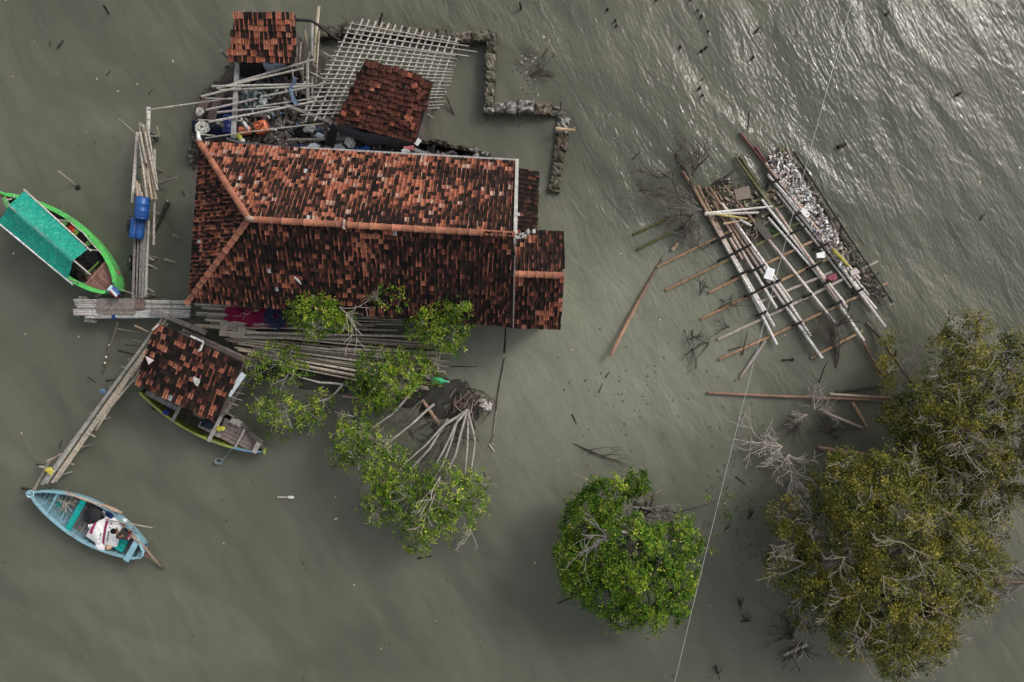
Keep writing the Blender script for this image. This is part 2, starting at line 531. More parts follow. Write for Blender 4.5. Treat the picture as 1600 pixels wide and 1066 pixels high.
def tile_slope(mb, corners, w, l, clean=0.4, roll_clean=0.7, seed=0, amp=0.8, rust=0.0, edge_bright=0.0, pale=0.0, raise_=0.028, wob=0.012, broken=0.0, rollh=0.03, flat_w=False, deck=True):
    """corners: eave start, eave end, then the upper corners, in order, all in one plane"""
    rnd = random.Random(seed)
    O = Vector(corners[0]); E = Vector(corners[1])
    U = (E - O).normalized()
    up = Vector(corners[-1]) - O
    Nn = U.cross(up).normalized()
    if Nn.z < 0: Nn = -Nn
    V = Nn.cross(U).normalized()
    if V.dot(up) < 0: V = -V
    poly = [((Vector(c) - O).dot(U), (Vector(c) - O).dot(V)) for c in corners]
    umin, umax = min(p[0] for p in poly), max(p[0] for p in poly)
    vmax = max(p[1] for p in poly)
    nu, nv = int((umax - umin) / w) + 1, int(vmax / l) + 1
    prof = [(0.0, 0.25), (0.07, 0.95), (0.17, 0.95), (0.26, 0.1)] if not flat_w else [(0.0, 0.1), (0.05, 0.35), (0.1, 0.35), (0.16, 0.1)]
    body = [(0.26, 0.1), (0.55, -0.15), (0.66, 0.12), (1.0, 0.12)] if not flat_w else [(0.16, 0.1), (0.45, 0.0), (0.7, 0.1), (1.0, 0.0)]
    for j in range(nv):
        row = rnd.uniform(-0.01, 0.01)
        for i in range(nu):
            uc, vc = umin + (i + 0.5) * w, (j + 0.5) * l
            if not pip(poly, uc, vc) and not (pip(poly, uc - w * .45, vc) and pip(poly, uc + w * .45, vc)):
                continue
            if rnd.random() < broken:
                continue
            k = clean + amp * mnoise.noise(Vector((uc * 0.55, vc * 0.75, seed * 1.7))) + 0.5 * amp * mnoise.noise(Vector((uc * 1.9, vc * 1.6, seed * 0.7 + 5)))
            st_ = mnoise.noise(Vector((uc * 0.32 + seed, vc * 0.16, 4.0)))
            k -= max(0, st_) * 0.55
            if edge_bright and vc < 3 * l: k += edge_bright
            o_ = vary(rnd.choice(ORANGES), 0.12, rnd)
            if rnd.random() < pale: o_ = mixc(o_, (0.55, 0.42, 0.33), 0.6)
            b_ = vary(rnd.choice(BLACKS), 0.2, rnd)
            r_ = vary(rnd.choice(RUST), 0.2, rnd)
            is_clean = rnd.random() < k
            if is_clean: cb = o_ if rnd.random() > rust else r_
            else: cb = b_ if rnd.random() > rust * 0.9 else r_
            if rnd.random() < 0.0016 : cb = (0.5, 0.52, 0.52)
            cr = mixc(mixc(o_, r_, rnd.uniform(0, 0.8)), b_, 0 if is_clean else rnd.uniform(0, .55)) if (is_clean or rnd.random() < roll_clean) else b_
            if rust > 0.4: cr = mixc(cr, r_, 0.6)
            du, dv, dn = rnd.gauss(0, wob * 0.4), row + rnd.gauss(0, wob), rnd.gauss(0, wob * 0.35)
            tw = rnd.gauss(0, wob * 0.7)
            base = O + U * (umin + i * w + du) + V * (j * l + dv) + Nn * dn
            sl_ = (raise_ + rnd.uniform(0, 0.006))

            def pt(a, h, t):
                return base + U * (a * w + (t * tw)) + V * (t * l * 1.14) + Nn * (h * rollh + sl_ * (1 - t))
            for pr, cc in ((prof, cr), (body, cb)):
                n = len(pr)
                vs = [pt(a, h, 0) for a, h in pr] + [pt(a, h, 1) for a, h in pr] + [pt(a, h, 0) - Nn * 0.02 for a, h in pr]
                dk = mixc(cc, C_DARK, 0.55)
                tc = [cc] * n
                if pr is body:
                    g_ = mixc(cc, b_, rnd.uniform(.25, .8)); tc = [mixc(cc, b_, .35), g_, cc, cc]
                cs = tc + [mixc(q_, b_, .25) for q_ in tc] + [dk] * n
                fs = [(q, q + 1, n + q + 1, n + q) for q in range(n - 1)] + [(2 * n + q, 2 * n + q + 1, q + 1, q) for q in range(n - 1)]
                mb.add(vs, fs, cs, 0)
    if deck:
        vs = [Vector(c) - Nn * 0.05 for c in corners] + [Vector(c) - Nn * 0.11 for c in corners]
        n = len(corners)
        fs = [tuple(range(n)), tuple(range(2 * n - 1, n - 1, -1))] + [(i, n + i, n + (i + 1) % n, (i + 1) % n) for i in range(n)]
        mb.add(vs, fs, (0.035, 0.028, 0.024), 1)


def ridge(mb, a, b, r=0.14, l=0.36, seed=1, col=(0.30, 0.118, 0.072)):
    """half-round ridge tiles, each overlapping the next"""
    rnd = random.Random(seed)
    a, b = Vector(a), Vector(b)
    L = (b - a).length
    n = max(2, round(L / l))
    d = (b - a) / n
    s = d.cross(Vector((0, 0, 1))).normalized()
    u = s.cross(d).normalized()
    for i in range(n):
        c = vary(mixc(col, (0.12, 0.05, 0.035), rnd.random() ** 1.5 * 0.75), 0.18, rnd)
        p0, p1 = a + d * (i - 0.02), a + d * (i + 1.1)
        vs, cs = [], []
        k = 9
        for p, rr, cc in ((p0, r * 1.12, mixc(c, (0.25, 0.17, 0.13), .55)), (p0 + d * 0.14, r * 1.12, c), (p0 + d * .16, r * 1.0, c), (p1, r * 0.93, c)):
            for q in range(k):
                t = math.pi * q / (k - 1)
                vs.append(p + s * math.cos(t) * rr + u * (math.sin(t) * rr * 0.8 + 0.01)); cs.append(cc)
        fs = [(m_ * k + q, m_ * k + q + 1, (m_ + 1) * k + q + 1, (m_ + 1) * k + q) for m_ in range(3) for q in range(k - 1)]
        fs.append(tuple(range(k)))
        mb.add(vs, fs, cs)


def walls(mb, pts, z0, z1, t=0.14, col=(0.16, 0.13, 0.11)):
    """plank or block walls along a closed outline of ground points"""
    n = len(pts)
    for i in range(n):
        a, b = Vector(pts[i]), Vector(pts[(i + 1) % n])
        a.z = b.z = 0
        d = (b - a); L = d.length; d.normalize()
        k = max(1, int(L / 0.45))
        for q in range(k):
            p0, p1 = a + d * (L * q / k + 0.004), a + d * (L * (q + 1) / k - 0.004)
            c = (p0 + p1) / 2
            mb.box((c.x, c.y, (z0 + z1) / 2 + R.uniform(-.02, .0)), ((p1 - p0).length, t + R.uniform(-.02, .02), z1 - z0), math.atan2(d.y, d.x), vary(col, 0.2))


def inset(pts, d):
    c = sum((Vector(p) for p in pts), Vector()) / len(pts)
    out = []
    for p in pts:
        v = Vector(p) - c
        out.append(c + v * (1 - d / v.length))
    return out


ZE, ZR = 2.6, 4.9
nw, sw = P(312, 222, ZE), P(295, 471, ZE)
ne, se = P(806, 252, ZE), P(800, 511, ZE)
rw, re_ = P(390, 343, ZR), P(803, 367, ZR)
house = thing('brick_house', 'large house standing in the water under a hipped roof of black stained orange clay tiles', 'house', ((nw + se) / 2).to_tuple()[:2] + (0.0,))
mb = MB()
tile_slope(mb, [ne, nw, rw, re_], 0.168, 0.205, clean=0.33, roll_clean=0.62, seed=21, amp=0.6, rust=0.12, edge_bright=0.2, pale=0.12)
tile_slope(mb, [sw, se, re_, rw], 0.168, 0.205, clean=0.12, roll_clean=0.30, seed=22, amp=0.6, rust=0.24)
tile_slope(mb, [nw, sw, rw], 0.168, 0.205, clean=0.18, roll_clean=0.62, seed=23, amp=0.5, rust=0.22)
mb.build('roof', [TILE, WOOD], house)
mb = MB(); ridge(mb, rw + Vector((0, 0, .04)), re_ + Vector((0, 0, .04)), 0.122, 0.40, 3); mb.build('ridge_cap', CAP, house, smooth=True)
for a, b, sd_ in ((nw, rw, 4), (sw, rw, 5)):
    mb = MB(); ridge(mb, a.lerp(b, -0.02) + Vector((0, 0, .05)), b + Vector((0, 0, .05)), 0.118, 0.36, sd_); mb.build('hip_cap', CAP, house, smooth=True)
mb = MB(); mb.tube([rw + Vector((-.06, .02, .1)), rw + Vector((.06, -.0, .22)), rw + Vector((.16, -.01, .1))], [.08, .11, .08], 10, (0.33, 0.24, 0.19)); mb.build('ridge_joint', CAP, house, smooth=True)
for t in (0.36,):
    p = rw.lerp(re_, t) + Vector((0, 0, .1)); mb = MB(); mb.box(p, (0.07, 0.33, 0.16), -.04, (.42, .36, .31), jit=.02); mb.build('mortar_patch', STONE, house)
mb = MB()
mb.plank(ne + Vector((.05, .05, .06)), re_ + Vector((.05, 0, .08)), 0.13, 0.06, (0.40, 0.385, 0.36)); mb.build('verge_board', WOOD, house)
mb = MB()
mb.plank(re_ + Vector((.05, -.1, .06)), se + Vector((.05, 0, .06)), 0.05, 0.06, (0.22, 0.19, 0.17)); mb.build('verge_board', WOOD, house)
mb = MB()
a, b = P(470, 233, ZE), P(805, 252, ZE)
mb.plank(a + Vector((0, .05, .02)), b + Vector((0, .05, .02)), 0.07, 0.05, (0.36, 0.34, 0.32)); mb.build('eave_board', WOOD, house)
mb = MB(); walls(mb, inset([nw, sw, se, ne], 0.9), -0.6, ZE - 0.05, col=(0.2, 0.17, 0.145))
# the gable wall up to the ridge
g0, g1, g2 = se + Vector((-.5, .3, -.05)), ne + Vector((-.5, -.3, -.05)), re_ + Vector((-.5, 0, -.2))
mb.add([g0, g1, g2, g0 + Vector((.14, 0, 0)), g1 + Vector((.14, 0, 0)), g2 + Vector((.14, 0, 0))], [(0, 2, 1), (3, 4, 5), (0, 1, 4, 3), (1, 2, 5, 4), (2, 0, 3, 5)], (0.2, 0.17, 0.145))
mb.build('wall', STONE, house)
# gutter pipe along the west eave
mb = MB(); mb.tube([P(309, 258, ZE), P(304, 310, ZE), P(302, 342, ZE - .05)], 0.035, 6, (0.08, 0.08, 0.08)); mb.tube([P(311.5, 256, ZE), P(306.5, 312, ZE)], 0.02, 6, (.42, .42, .42)); mb.build('gutter', PLASTIC, house)
mb = MB(); p = nw + Vector((-.0, .1, .08)); mb.tube([p + Vector((-.03, .28, 0)), p + Vector((0, .05, .02)), p + Vector((.07, -.1, .03))], [.075, .08, .09], 8, (0.62, 0.62, 0.60)); mb.build('hip_end', STONE, house, smooth=True)

# east wing, same house
ZE2, ZR2 = 2.2, 3.3
a0, a1 = P(801, 361, ZE2), P(881, 362, ZE2)
b0, b1 = P(795, 512, ZE2), P(873, 515, ZE2)
r0, r1 = P(797, 428, ZR2), P(879, 431, ZR2)
mb = MB()
tile_slope(mb, [a1, a0, r0, r1], 0.175, 0.205, clean=0.17, roll_clean=0.25, seed=31, amp=0.6, rust=0.12)
tile_slope(mb, [b0, b1, r1, r0], 0.175, 0.205, clean=0.25, roll_clean=0.35, seed=32, amp=0.6, rust=0.3)
mb.build('wing_roof', [TILE, WOOD], house)
mb = MB(); ridge(mb, r0 + Vector((0, 0, .04)), r1 + Vector((0, 0, .04)), 0.13, 0.36, 8); mb.build('ridge_cap', CAP, house, smooth=True)
mb = MB(); walls(mb, inset([a0, b0, b1, a1], 0.5), -0.6, ZE2 - 0.05, col=(0.2, 0.17, 0.15))
g0, g1, g2 = b1 + Vector((-.3, .25, 0)), a1 + Vector((-.3, -.25, 0)), r1 + Vector((-.3, 0, -.2))
mb.add([g0, g1, g2, g0 + Vector((.12, 0, 0)), g1 + Vector((.12, 0, 0)), g2 + Vector((.12, 0, 0))], [(0, 2, 1), (3, 4, 5), (0, 1, 4, 3), (1, 2, 5, 4), (2, 0, 3, 5)], (0.2, 0.17, 0.145))
mb.build('wing_wall', STONE, house)
# dark lean-to
c0, c1, c2, c3 = P(842, 270, 1.75), P(838, 368, 1.75), P(799, 366, 2.3), P(806, 262, 2.3)
mb = MB(); tile_slope(mb, [c0, c1, c2, c3], 0.19, 0.17, clean=0.03, roll_clean=0.04, seed=41, amp=0.12, rust=0.12, wob=0.02)
mb.build('lean_to_roof', [TILE, WOOD], house)
mb = MB(); walls(mb, inset([c0, c1, c2, c3], 0.35), -0.6, 1.7, col=(0.12, 0.10, 0.09)); mb.build('lean_to_wall', WOOD, house)
mb = MB()
for px, py, s in ((817, 368, .2), (825, 364, .14), (811, 371, .14), (834, 361, .12)):
    mb = MB(); mb.box(P(px, py, 2.42), (s * 1.5, s, .05), R.uniform(0, 3), (.42, .42, .4), jit=.04); mb.build('flashing_sheet', STONE, house)
mb = MB(); mb.box(P(803, 374, 2.75), (.16, .32, .06), 0.05, (.6, .58, .55), jit=.01)
mb.build('flashing_sheet', STONE, house)


def hut(name, label, corners, zs, w, l, wall_in=0.35, wz=-0.4, wall_col=(0.12, 0.10, 0.09), **kw):
    """corners eave-start, eave-end, top-end, top-start as photo spots"""
    pts = [P(x, y, z) for (x, y), z in zip(corners, zs)]
    # bring the four corners into one plane
    p0, p1, p3 = pts[0], pts[1], pts[3]
    n = (p1 - p0).cross(p3 - p0).normalized()
    p2 = pts[2]
    camp = Vector((0, 0, H))
    t = (p0 - camp).dot(n) / (p2 - camp).dot(n)
    pts[2] = camp + (p2 - camp) * t
    c = sum(pts, Vector()) / 4
    o = thing(name, label, 'hut', (c.x, c.y, 0))
    mb = MB(); tile_slope(mb, pts, w, l, **kw); mb.build('roof', [TILE, WOOD], o)
    mb = MB(); ins = inset(pts, wall_in)
    walls(mb, ins, wz, min(p.z for p in pts) - 0.1, t=0.06, col=wall_col); mb.build('wall', WOOD, o)
    return o, pts


hut_nw, pn = hut('tiled_hut', 'small hut under a bright orange and black tiled roof beside upright bamboo poles', [(357, 97), (460, 99), (461, 24), (366, 19)], [2.2, 2.2, 2.75, 2.75], 0.185, 0.23,
                 clean=0.30, roll_clean=0.75, seed=51, amp=0.4, wob=.02)
for px in (380, 398, 420, 441, 452):
    mb = MB(); a = P(px, 18 + (px - 366) * .05, 2.75); stick(mb, a + Vector((0, -.3, -.22)), a + Vector((R.uniform(-.05, .05), .14, -.1)), .02, (.3, .28, .25)); mb.build('rafter_end', WOOD, [c_ for c_ in hut_nw.children if c_.name.startswith('roof')][0])
hut_mid, pm = hut('tiled_shed', 'shed under a sagging dark red tile roof with broken tiles, beside the bamboo lattice', [(523, 191), (649, 223), (677, 128), (571, 91)], [2.0, 2.0, 2.9, 2.9], 0.20, 0.215,
                  clean=0.12, roll_clean=0.1, seed=61, amp=0.25, rust=0.86, wob=.03, flat_w=True, raise_=.06, rollh=.05)
roof_mid = [c_ for c_ in hut_mid.children if c_.name.startswith('roof')][0]
nrm = (pm[1] - pm[0]).cross(pm[3] - pm[0]).normalized()
nrm = nrm if nrm.z > 0 else -nrm
for px, py in ((641, 118), (648, 134), (655, 141), (643, 186), (650, 190), (637, 195), (646, 199), (560, 176), (553, 170), (538, 178), (637, 185), (662, 146), (640, 176), (588, 196), (630, 192), (655, 152), (645, 192), (660, 128)):
    q = P(px, py, 2.5)
    t = (pm[0] - Vector((0, 0, H))).dot(nrm) / (q - Vector((0, 0, H))).dot(nrm)
    q = Vector((0, 0, H)) + (q - Vector((0, 0, H))) * t + nrm * 0.10
    m = nrm.to_track_quat('Z', 'Y').to_matrix() @ Matrix.Rotation(R.uniform(0, 3), 3, 'Z') @ Matrix.Rotation(R.uniform(-.15, .15), 3, 'X')
    mb = MB(); mb.box(q, (R.uniform(.13, .22), R.uniform(.16, .26), .02), 0, vary(R.choice(ORANGES[:2] + RUST), .2), mat=m, jit=.02); mb.build('broken_tile', TILE, roof_mid)
hut_sw, ps = hut('tiled_jetty_hut', 'stilt hut with a patchy orange tiled roof over the boat landing', [(212, 600), (336, 659), (380, 567), (246, 506)], [2.0, 2.0, 2.75, 2.75], 0.20, 0.235,
                 clean=0.24, roll_clean=0.22, seed=71, amp=0.3, rust=0.14, wob=.018, wz=0.6)
mb = MB()
ins = inset(ps, 0.4)
for p in ins + [ins[0].lerp(ins[1], .5), ins[2].lerp(ins[3], .5)]:
    mb2 = MB(); pole(mb2, (p.x, p.y, -.7), (p.x, p.y, 1.8), .06, C_BAM[2]); mb2.build('stilt', BAMBOO, hut_sw)
fl = inset(ps, 0.15)
dd = (fl[1] - fl[0]); e_ = (fl[3] - fl[0])
for k in range(11):
    t = (k + .5) / 11
    a, b = fl[0] + e_ * t, fl[1] + (fl[2] - fl[1]) * t
    mb.plank((a.x, a.y, .75), (b.x, b.y, .75), .24, .04, vary(R.choice(C_PLANK), .2))
mb.build('floor', WOOD, hut_sw)
# white verge sheet and joists sticking out on the right flank
mb = MB(); mb.plank(P(381, 584, 2.1), P(357, 618, 2.0), .22, .03, (.62, .68, .72)); mb.build('verge_sheet', PLASTIC, hut_sw)
for i, (x0, y0, x1, y1) in enumerate(((368, 602, 384, 606), (362, 612, 382, 616), (360, 620, 379, 626), (354, 628, 372, 634))):
    mb = MB(); stick(mb, P(x0, y0, 1.0), P(x1, y1, 1.0), .04, C_GREY[2], bend=.02); mb.build('joist', WOOD, hut_sw)
mb = MB()
for x0, y0, x1, y1 in ((248, 507, 238, 516), (298, 525, 318, 534), (318, 534, 313, 548), (312, 546, 311, 549)):
    a, b = P(x0, y0, 2.86), P(x1, y1, 2.84)
    mb.plank(a, b, .07, .02, (.62, .6, .57))
mb.build('mortar_strip', STONE, hut_sw)
mb = MB(); c = P(308, 595, 2.55)
mb.sheet([[c + Vector((x * .055 * (1.4 - .2 * abs(y)) + R.uniform(-.035, .035), y * .06 - x * .03 + R.uniform(-.03, .03), .07 * R.random() + .04)) for y in range(-3, 3)] for x in range(-2, 3)], (.42, .40, .36))
single('rag', mb, CLOTH, 'crumpled pale rag lying in the middle of the jetty hut tiles', 'rag', smooth=True)
mb = MB(); c = P(234, 562, 2.55)
mb.add([c + Vector((-.16, .14, .02)), c + Vector((.2, -.02, .06)), c + Vector((-.04, -.2, .02)), c + Vector((-.16, .14, 0)), c + Vector((.2, -.02, .04)), c + Vector((-.04, -.2, .0))], [(0, 2, 1), (3, 4, 5), (0, 1, 4, 3), (1, 2, 5, 4), (2, 0, 3, 5)], (.6, .5, .5))
single('plastic_scrap', mb, PLASTIC, 'pale pink plastic scrap caught on the jetty hut tiles near its walkway edge', 'scrap')

# bird standing on the house roof by the tree
c = P(467.5, 439.5, 3.55)
bird = MB()
d = Vector((-.62, .78, 0)).normalized()
bird.tube([c - d * .26 + Vector((0, 0, .10)), c - d * .16 + Vector((0, 0, .12)), c - d * .02 + Vector((0, 0, .15)), c + d * .10 + Vector((0, 0, .19)), c + d * .16 + Vector((0, 0, .26)), c + d * .2 + Vector((0, 0, .29)), c + d * .25 + Vector((0, 0, .29)), c + d * .33 + Vector((0, 0, .27))],
          [.012, .05, .075, .06, .04, .045, .03, .006], 10, [(.22, .21, .2), (.3, .29, .28), (.36, .35, .34), (.42, .41, .4), (.45, .44, .43), (.48, .47, .46), (.4, .39, .38), (.12, .1, .08)])
for s in (-1, 1):
    q = Vector((-d.y, d.x, 0)) * .03 * s
    bird.tube([c + q + Vector((0, 0, .12)), c + q + Vector((0, 0, .0)), c + q + d * .06 - Vector((0, 0, .02))], [.012, .008, .006], 5, (.12, .09, .06))
_bc = Vector(c); bird.v = [tuple(_bc + (Vector(v) - _bc) * .72) for v in bird.v]
single('bird', bird, CLOTH, 'small grey bird standing on the house roof tiles above the leafy tree', 'bird', smooth=True)
# ------------------------------------------------------------------ lattice, ruined walls and the work yard
lat = thing('bamboo_lattice', 'raised lattice platform of pale split bamboo in a square grid', 'lattice platform', P(620, 110, 0).to_tuple())
ZL = 1.55
tops = [(551, 34), (567, 30), (577, 31), (588, 33), (598, 35), (608, 36), (618, 39), (629, 40), (641, 42), (652, 45), (661, 48), (671, 50), (681, 52), (692, 55), (703, 57), (714, 60)]
n_t = len(tops)
for i, (x, y) in enumerate(tops):
    t = i / (n_t - 1)
    bx, by = (478 + t * 202, 187 - t * 36)
    if i in (1, 2, 3): by += 4
    mb = MB(); pole(mb, P(x, y, ZL), P(bx, by, ZL), .036, (.50, .475, .42), bend=.012, node=.6, sides=5, tip=1); mb.build('rail', BAMBOO, lat)
for k in range(21):
    t = k / 20
    ax, ay = 553 - t * 76, 37 + t * 143
    bx, by = 716 - t * 30, 68 + t * 100
    ax -= R.uniform(3, 12); bx += R.uniform(0, 9)
    if k == 1: bx += 18
    if k == 2: bx += 24; by += 3
    if k == 3: bx += 15; by += 4
    mb = MB(); pole(mb, P(ax, ay, ZL + .07), P(bx, by + R.uniform(-1, 1), ZL + .07), .025, (.44, .415, .37), bend=.015, node=.7, sides=5, tip=.9); mb.build('slat', BAMBOO, lat)
for x, y in ((551, 36), (600, 36), (650, 46), (712, 62), (690, 120), (676, 150), (480, 180), (520, 110), (560, 190), (610, 100)):
    p = P(x, y, ZL)
    mb = MB(); pole(mb, (p.x, p.y, -.7), (p.x, p.y, ZL), .05, C_BAM[2]); mb.build('post', BAMBOO, lat)
mb = MB(); pole(mb, P(556, 36, ZL - .1), P(712, 61, ZL - .1), .05, (.13, .12, .1)); mb.build('bearer', BAMBOO, lat)
mb = MB(); pole(mb, P(520, 110, ZL - .1), P(694, 118, ZL - .1), .05, (.13, .12, .1)); mb.build('bearer', BAMBOO, lat)


def wall_run(mb, pts, w, z1, seed, col=(0.20, 0.18, 0.14), chalk=0.3):
    """a broken masonry wall: rough blocks of unequal height and colour"""
    rnd = random.Random(seed)
    for (x0, y0), (x1, y1) in zip(pts[:-1], pts[1:]):
        a, b = P(x0, y0, 0), P(x1, y1, 0)
        d = b - a; L = d.length; d.normalize(); s = Vector((-d.y, d.x, 0))
        t = 0
        while t < L - 0.05:
            ln = min(L - t, rnd.uniform(.35, .95))
            ww = M(w) * rnd.uniform(.82, 1.12)
            hh = z1 * rnd.uniform(.75, 1.15)
            off = rnd.uniform(-.04, .04)
            c0 = (0.35, 0.34, 0.32) if rnd.random() < chalk else vary(col, .3, rnd)
            nx, ny_ = max(3, int(ln / .11)), 5
            vs, cs = [], []
            for i in range(nx + 1):
                for j in range(ny_ + 1):
                    u, v = i / nx, j / ny_
                    edge = (i in (0, nx)) or (j in (0, ny_))
                    p = a + d * (t + u * ln * 0.985) + s * ((v - .5) * ww + off + rnd.uniform(-.03, .03))
                    zz = hh + rnd.uniform(-.06, .05) - (.07 if edge else 0)
                    vs.append(p + Vector((rnd.uniform(-.02, .02), rnd.uniform(-.02, .02), zz)))
                    k = rnd.uniform(.6, 1.2)
                    cs.append(mixc(tuple(q * k for q in c0), (.05, .045, .03), .55 if edge else rnd.random() ** 3))
            w_ = ny_ + 1
            fs = [(i * w_ + j, (i + 1) * w_ + j, (i + 1) * w_ + j + 1, i * w_ + j + 1) for i in range(nx) for j in range(ny_)]
            rim = [(i * w_) for i in range(nx + 1)] + [nx * w_ + j for j in range(1, w_)] + [i * w_ + ny_ for i in range(nx - 1, -1, -1)] + [j for j in range(ny_ - 1, 0, -1)]
            nb = len(vs)
            for q in rim:
                vs.append(Vector((vs[q].x, vs[q].y, -.8))); cs.append((.035, .032, .024))
            for q in range(len(rim)):
                q2 = (q + 1) % len(rim)
                fs.append((rim[q2], rim[q], nb + q, nb + q2))
            mb.add(vs, fs, cs)
            t += ln
    return mb


wl = thing('ruined_wall', 'zigzag broken masonry wall rising from the water behind the bamboo lattice', 'wall', P(768, 120, 0).to_tuple())
wall_run(MB_ := MB(), [(500, 56), (560, 50), (640, 56), (700, 60)], 17, .5, 1, (0.15, 0.135, .105), .1); MB_.build('wall_section', STONE, wl)
wall_run(MB_ := MB(), [(706, 62), (777, 63)], 15, .55, 2, chalk=.1); MB_.build('wall_section', STONE, wl)
wall_run(MB_ := MB(), [(769, 72), (765, 182)], 15.5, .6, 3, chalk=.25); MB_.build('wall_section', STONE, wl)
wall_run(MB_ := MB(), [(774, 172), (862, 175)], 17, .6, 4, chalk=.5); MB_.build('wall_section', STONE, wl)
wall_run(MB_ := MB(), [(862, 176), (884, 182)], 16, .22, 5, chalk=.2); MB_.build('wall_section', STONE, wl)
mb = MB(); wall_run(mb, [(882, 184), (878, 210), (872, 255), (865, 302)], 18, .22, 6, (0.13, .12, .085), chalk=.08)
single('wall_remnant', mb, STONE, 'low mossy wall remnant running down from the driftwood log in open water', 'wall')
mb = MB(); stick(mb, P(868, 201, .38), P(899, 204, .34), .085, (.46, .34, .2), sides=7, bend=.06); mb.tube([P(893, 203, .36), P(899, 199, .4)], [.05, .02], 5, (.4, .28, .17))
single('driftwood_log', mb, WOOD, 'bleached driftwood log lying across the top of the low mossy wall', 'log')
mb = MB(); stick(mb, P(876, 180, -.3), P(876, 160, .9), .03, C_DARK)
single('wall_stake', mb, BARK, 'thin dark stake standing at the wall corner above the driftwood log', 'stake')
mb = MB(); wall_run(mb, [(655, 226), (700, 233), (768, 248)], 7, .75, 7, (.10, .09, .075), .25)
single('low_wall', mb, STONE, 'low dark wall with a pale top along the house eave beside the shed', 'wall')
mb = MB(); mb.plank(P(745, 240, 1.0), P(749, 253, 2.0), .12, .06, C_GREY[0]); single('wall_post', mb, WOOD, 'grey plank leaning from the low dark wall onto the house eave', 'plank')

# ---- timber frame and loose poles over the yard
ZP = 1.7
mb = MB(); mb.box((P(371, 100, ZP) + P(364.5, 216, ZP)) / 2, (.17, (P(371, 100, ZP) - P(364.5, 216, ZP)).length, .12), math.atan2(-6.5, 116) * 1, (.27, .265, .25))
for y in (104, 210):
    p = P(371 - (y - 100) * .056, y, 0); mb.box((p.x, p.y, .65), (.12, .12, 1.96), 0, (.2, .19, .18))
single('timber_beam', mb, WOOD, 'grey squared timber beam on posts crossing under the loose yard poles', 'beam')
YP = [(366, 130, 490, 93.5), (339, 138, 474, 107), (331.5, 135, 490, 131.5), (343, 141, 487, 134.5), (315, 151, 382, 134), (322, 172, 402, 154), (410, 151, 512, 130),
      (326.6, 190.6, 490, 159), (339, 176, 438, 167), (321, 216, 505, 193), (400, 167, 520, 149), (309, 187, 348, 189), (306, 209.5, 336, 212), (321, 153.5, 365, 155)]
for i, (x0, y0, x1, y1) in enumerate(YP):
    mb = MB(); pole(mb, P(x0, y0, ZP + .12 + .03 * (i % 3)), P(x1, y1, ZP + .14 + .03 * (i % 2)), .048 if i < 9 else .03, vary((.40, .375, .335), .2), bend=.02, node=.6, sides=6)
    single('bamboo_pole', mb, BAMBOO, 'pale loose bamboo pole laid across the cluttered yard beneath the small orange roof', 'bamboo pole', 'loose poles laid across the yard')
mb = MB(); pole(mb, P(231, 172, 1.3), P(366, 153, 1.85), .032, (.45, .41, .34), bend=.01)
single('bamboo_rail', mb, BAMBOO, 'long thin bamboo rail bridging from the pier post to the yard', 'bamboo rail')
UP = [(498, 10, 491, 98, .07, (.46, .40, .28)), (487.5, 36, 488, 88, .075, (.33, .32, .29)), (476, 46, 480, 72, .05, (.3, .27, .22)), (480, 92, 481, 158, .08, (.27, .25, .22)), (499, 48, 494, 130, .04, (.34, .3, .23)),
      (470, 66, 468, 95, .05, (.28, .25, .2)), (464, 74, 463, 96, .05, (.3, .26, .21)), (459, 70, 458, 90, .05, (.22, .2, .17)), (488, 120, 488, 150, .05, (.26, .24, .21)), (484, 80, 478, 112, .05, (.23, .21, .18)), (487, 98, 500, 113, .03, (.16, .15, .13)), (485, 113, 514, 127, .035, (.38, .36, .32)), (505, 82, 560, 114, .025, (.4, .37, .33)), (455, 100, 463, 150, .035, (.2, .19, .17)), (473, 100, 474, 140, .05, (.15, .13, .11))]
for x0, y0, x1, y1, r, c in UP:
    mb = MB(); pole(mb, P(x0, y0, 1.35), P(x1, y1, 1.15), r, c, bend=.02)
    single('bamboo_pole', mb, BAMBOO, 'weathered bamboo pole leaning between the small orange roof and the lattice', 'bamboo pole', 'poles stacked between hut and lattice')
mb = MB(); mb.tube([P(460, 31, 1.9), P(474, 31.5, 1.9), P(487.5, 33, 1.9), P(500, 41, 1.8), P(515, 53, 1.6), P(533, 65, 1.2)], .07, 6, (.035, .033, .03))
single('dark_beam', mb, WOOD, 'black bent timber running from the small orange roof to the lattice corner', 'beam')
mb = MB(); mb.plank(P(446, 164, 1.35), P(527, 195, 1.35), .13, .06, (.27, .25, .23)); single('edge_plank', mb, WOOD, 'grey plank along the lower edge of the bamboo lattice', 'plank')
mb = MB(); pole(mb, P(450, 219, .9), P(540, 218, .9), .07, (.22, .2, .17)); single('yard_log', mb, BAMBOO, 'thick grey bamboo lying behind the tarpaulin among the rubbish', 'bamboo pole')
mb = MB(); pole(mb, P(478, 189, 1.2), P(474, 194, .6), .06, (.5, .47, .42)); single('short_pole', mb, BAMBOO, 'short pale stub of bamboo poking below the lattice corner', 'bamboo stub')


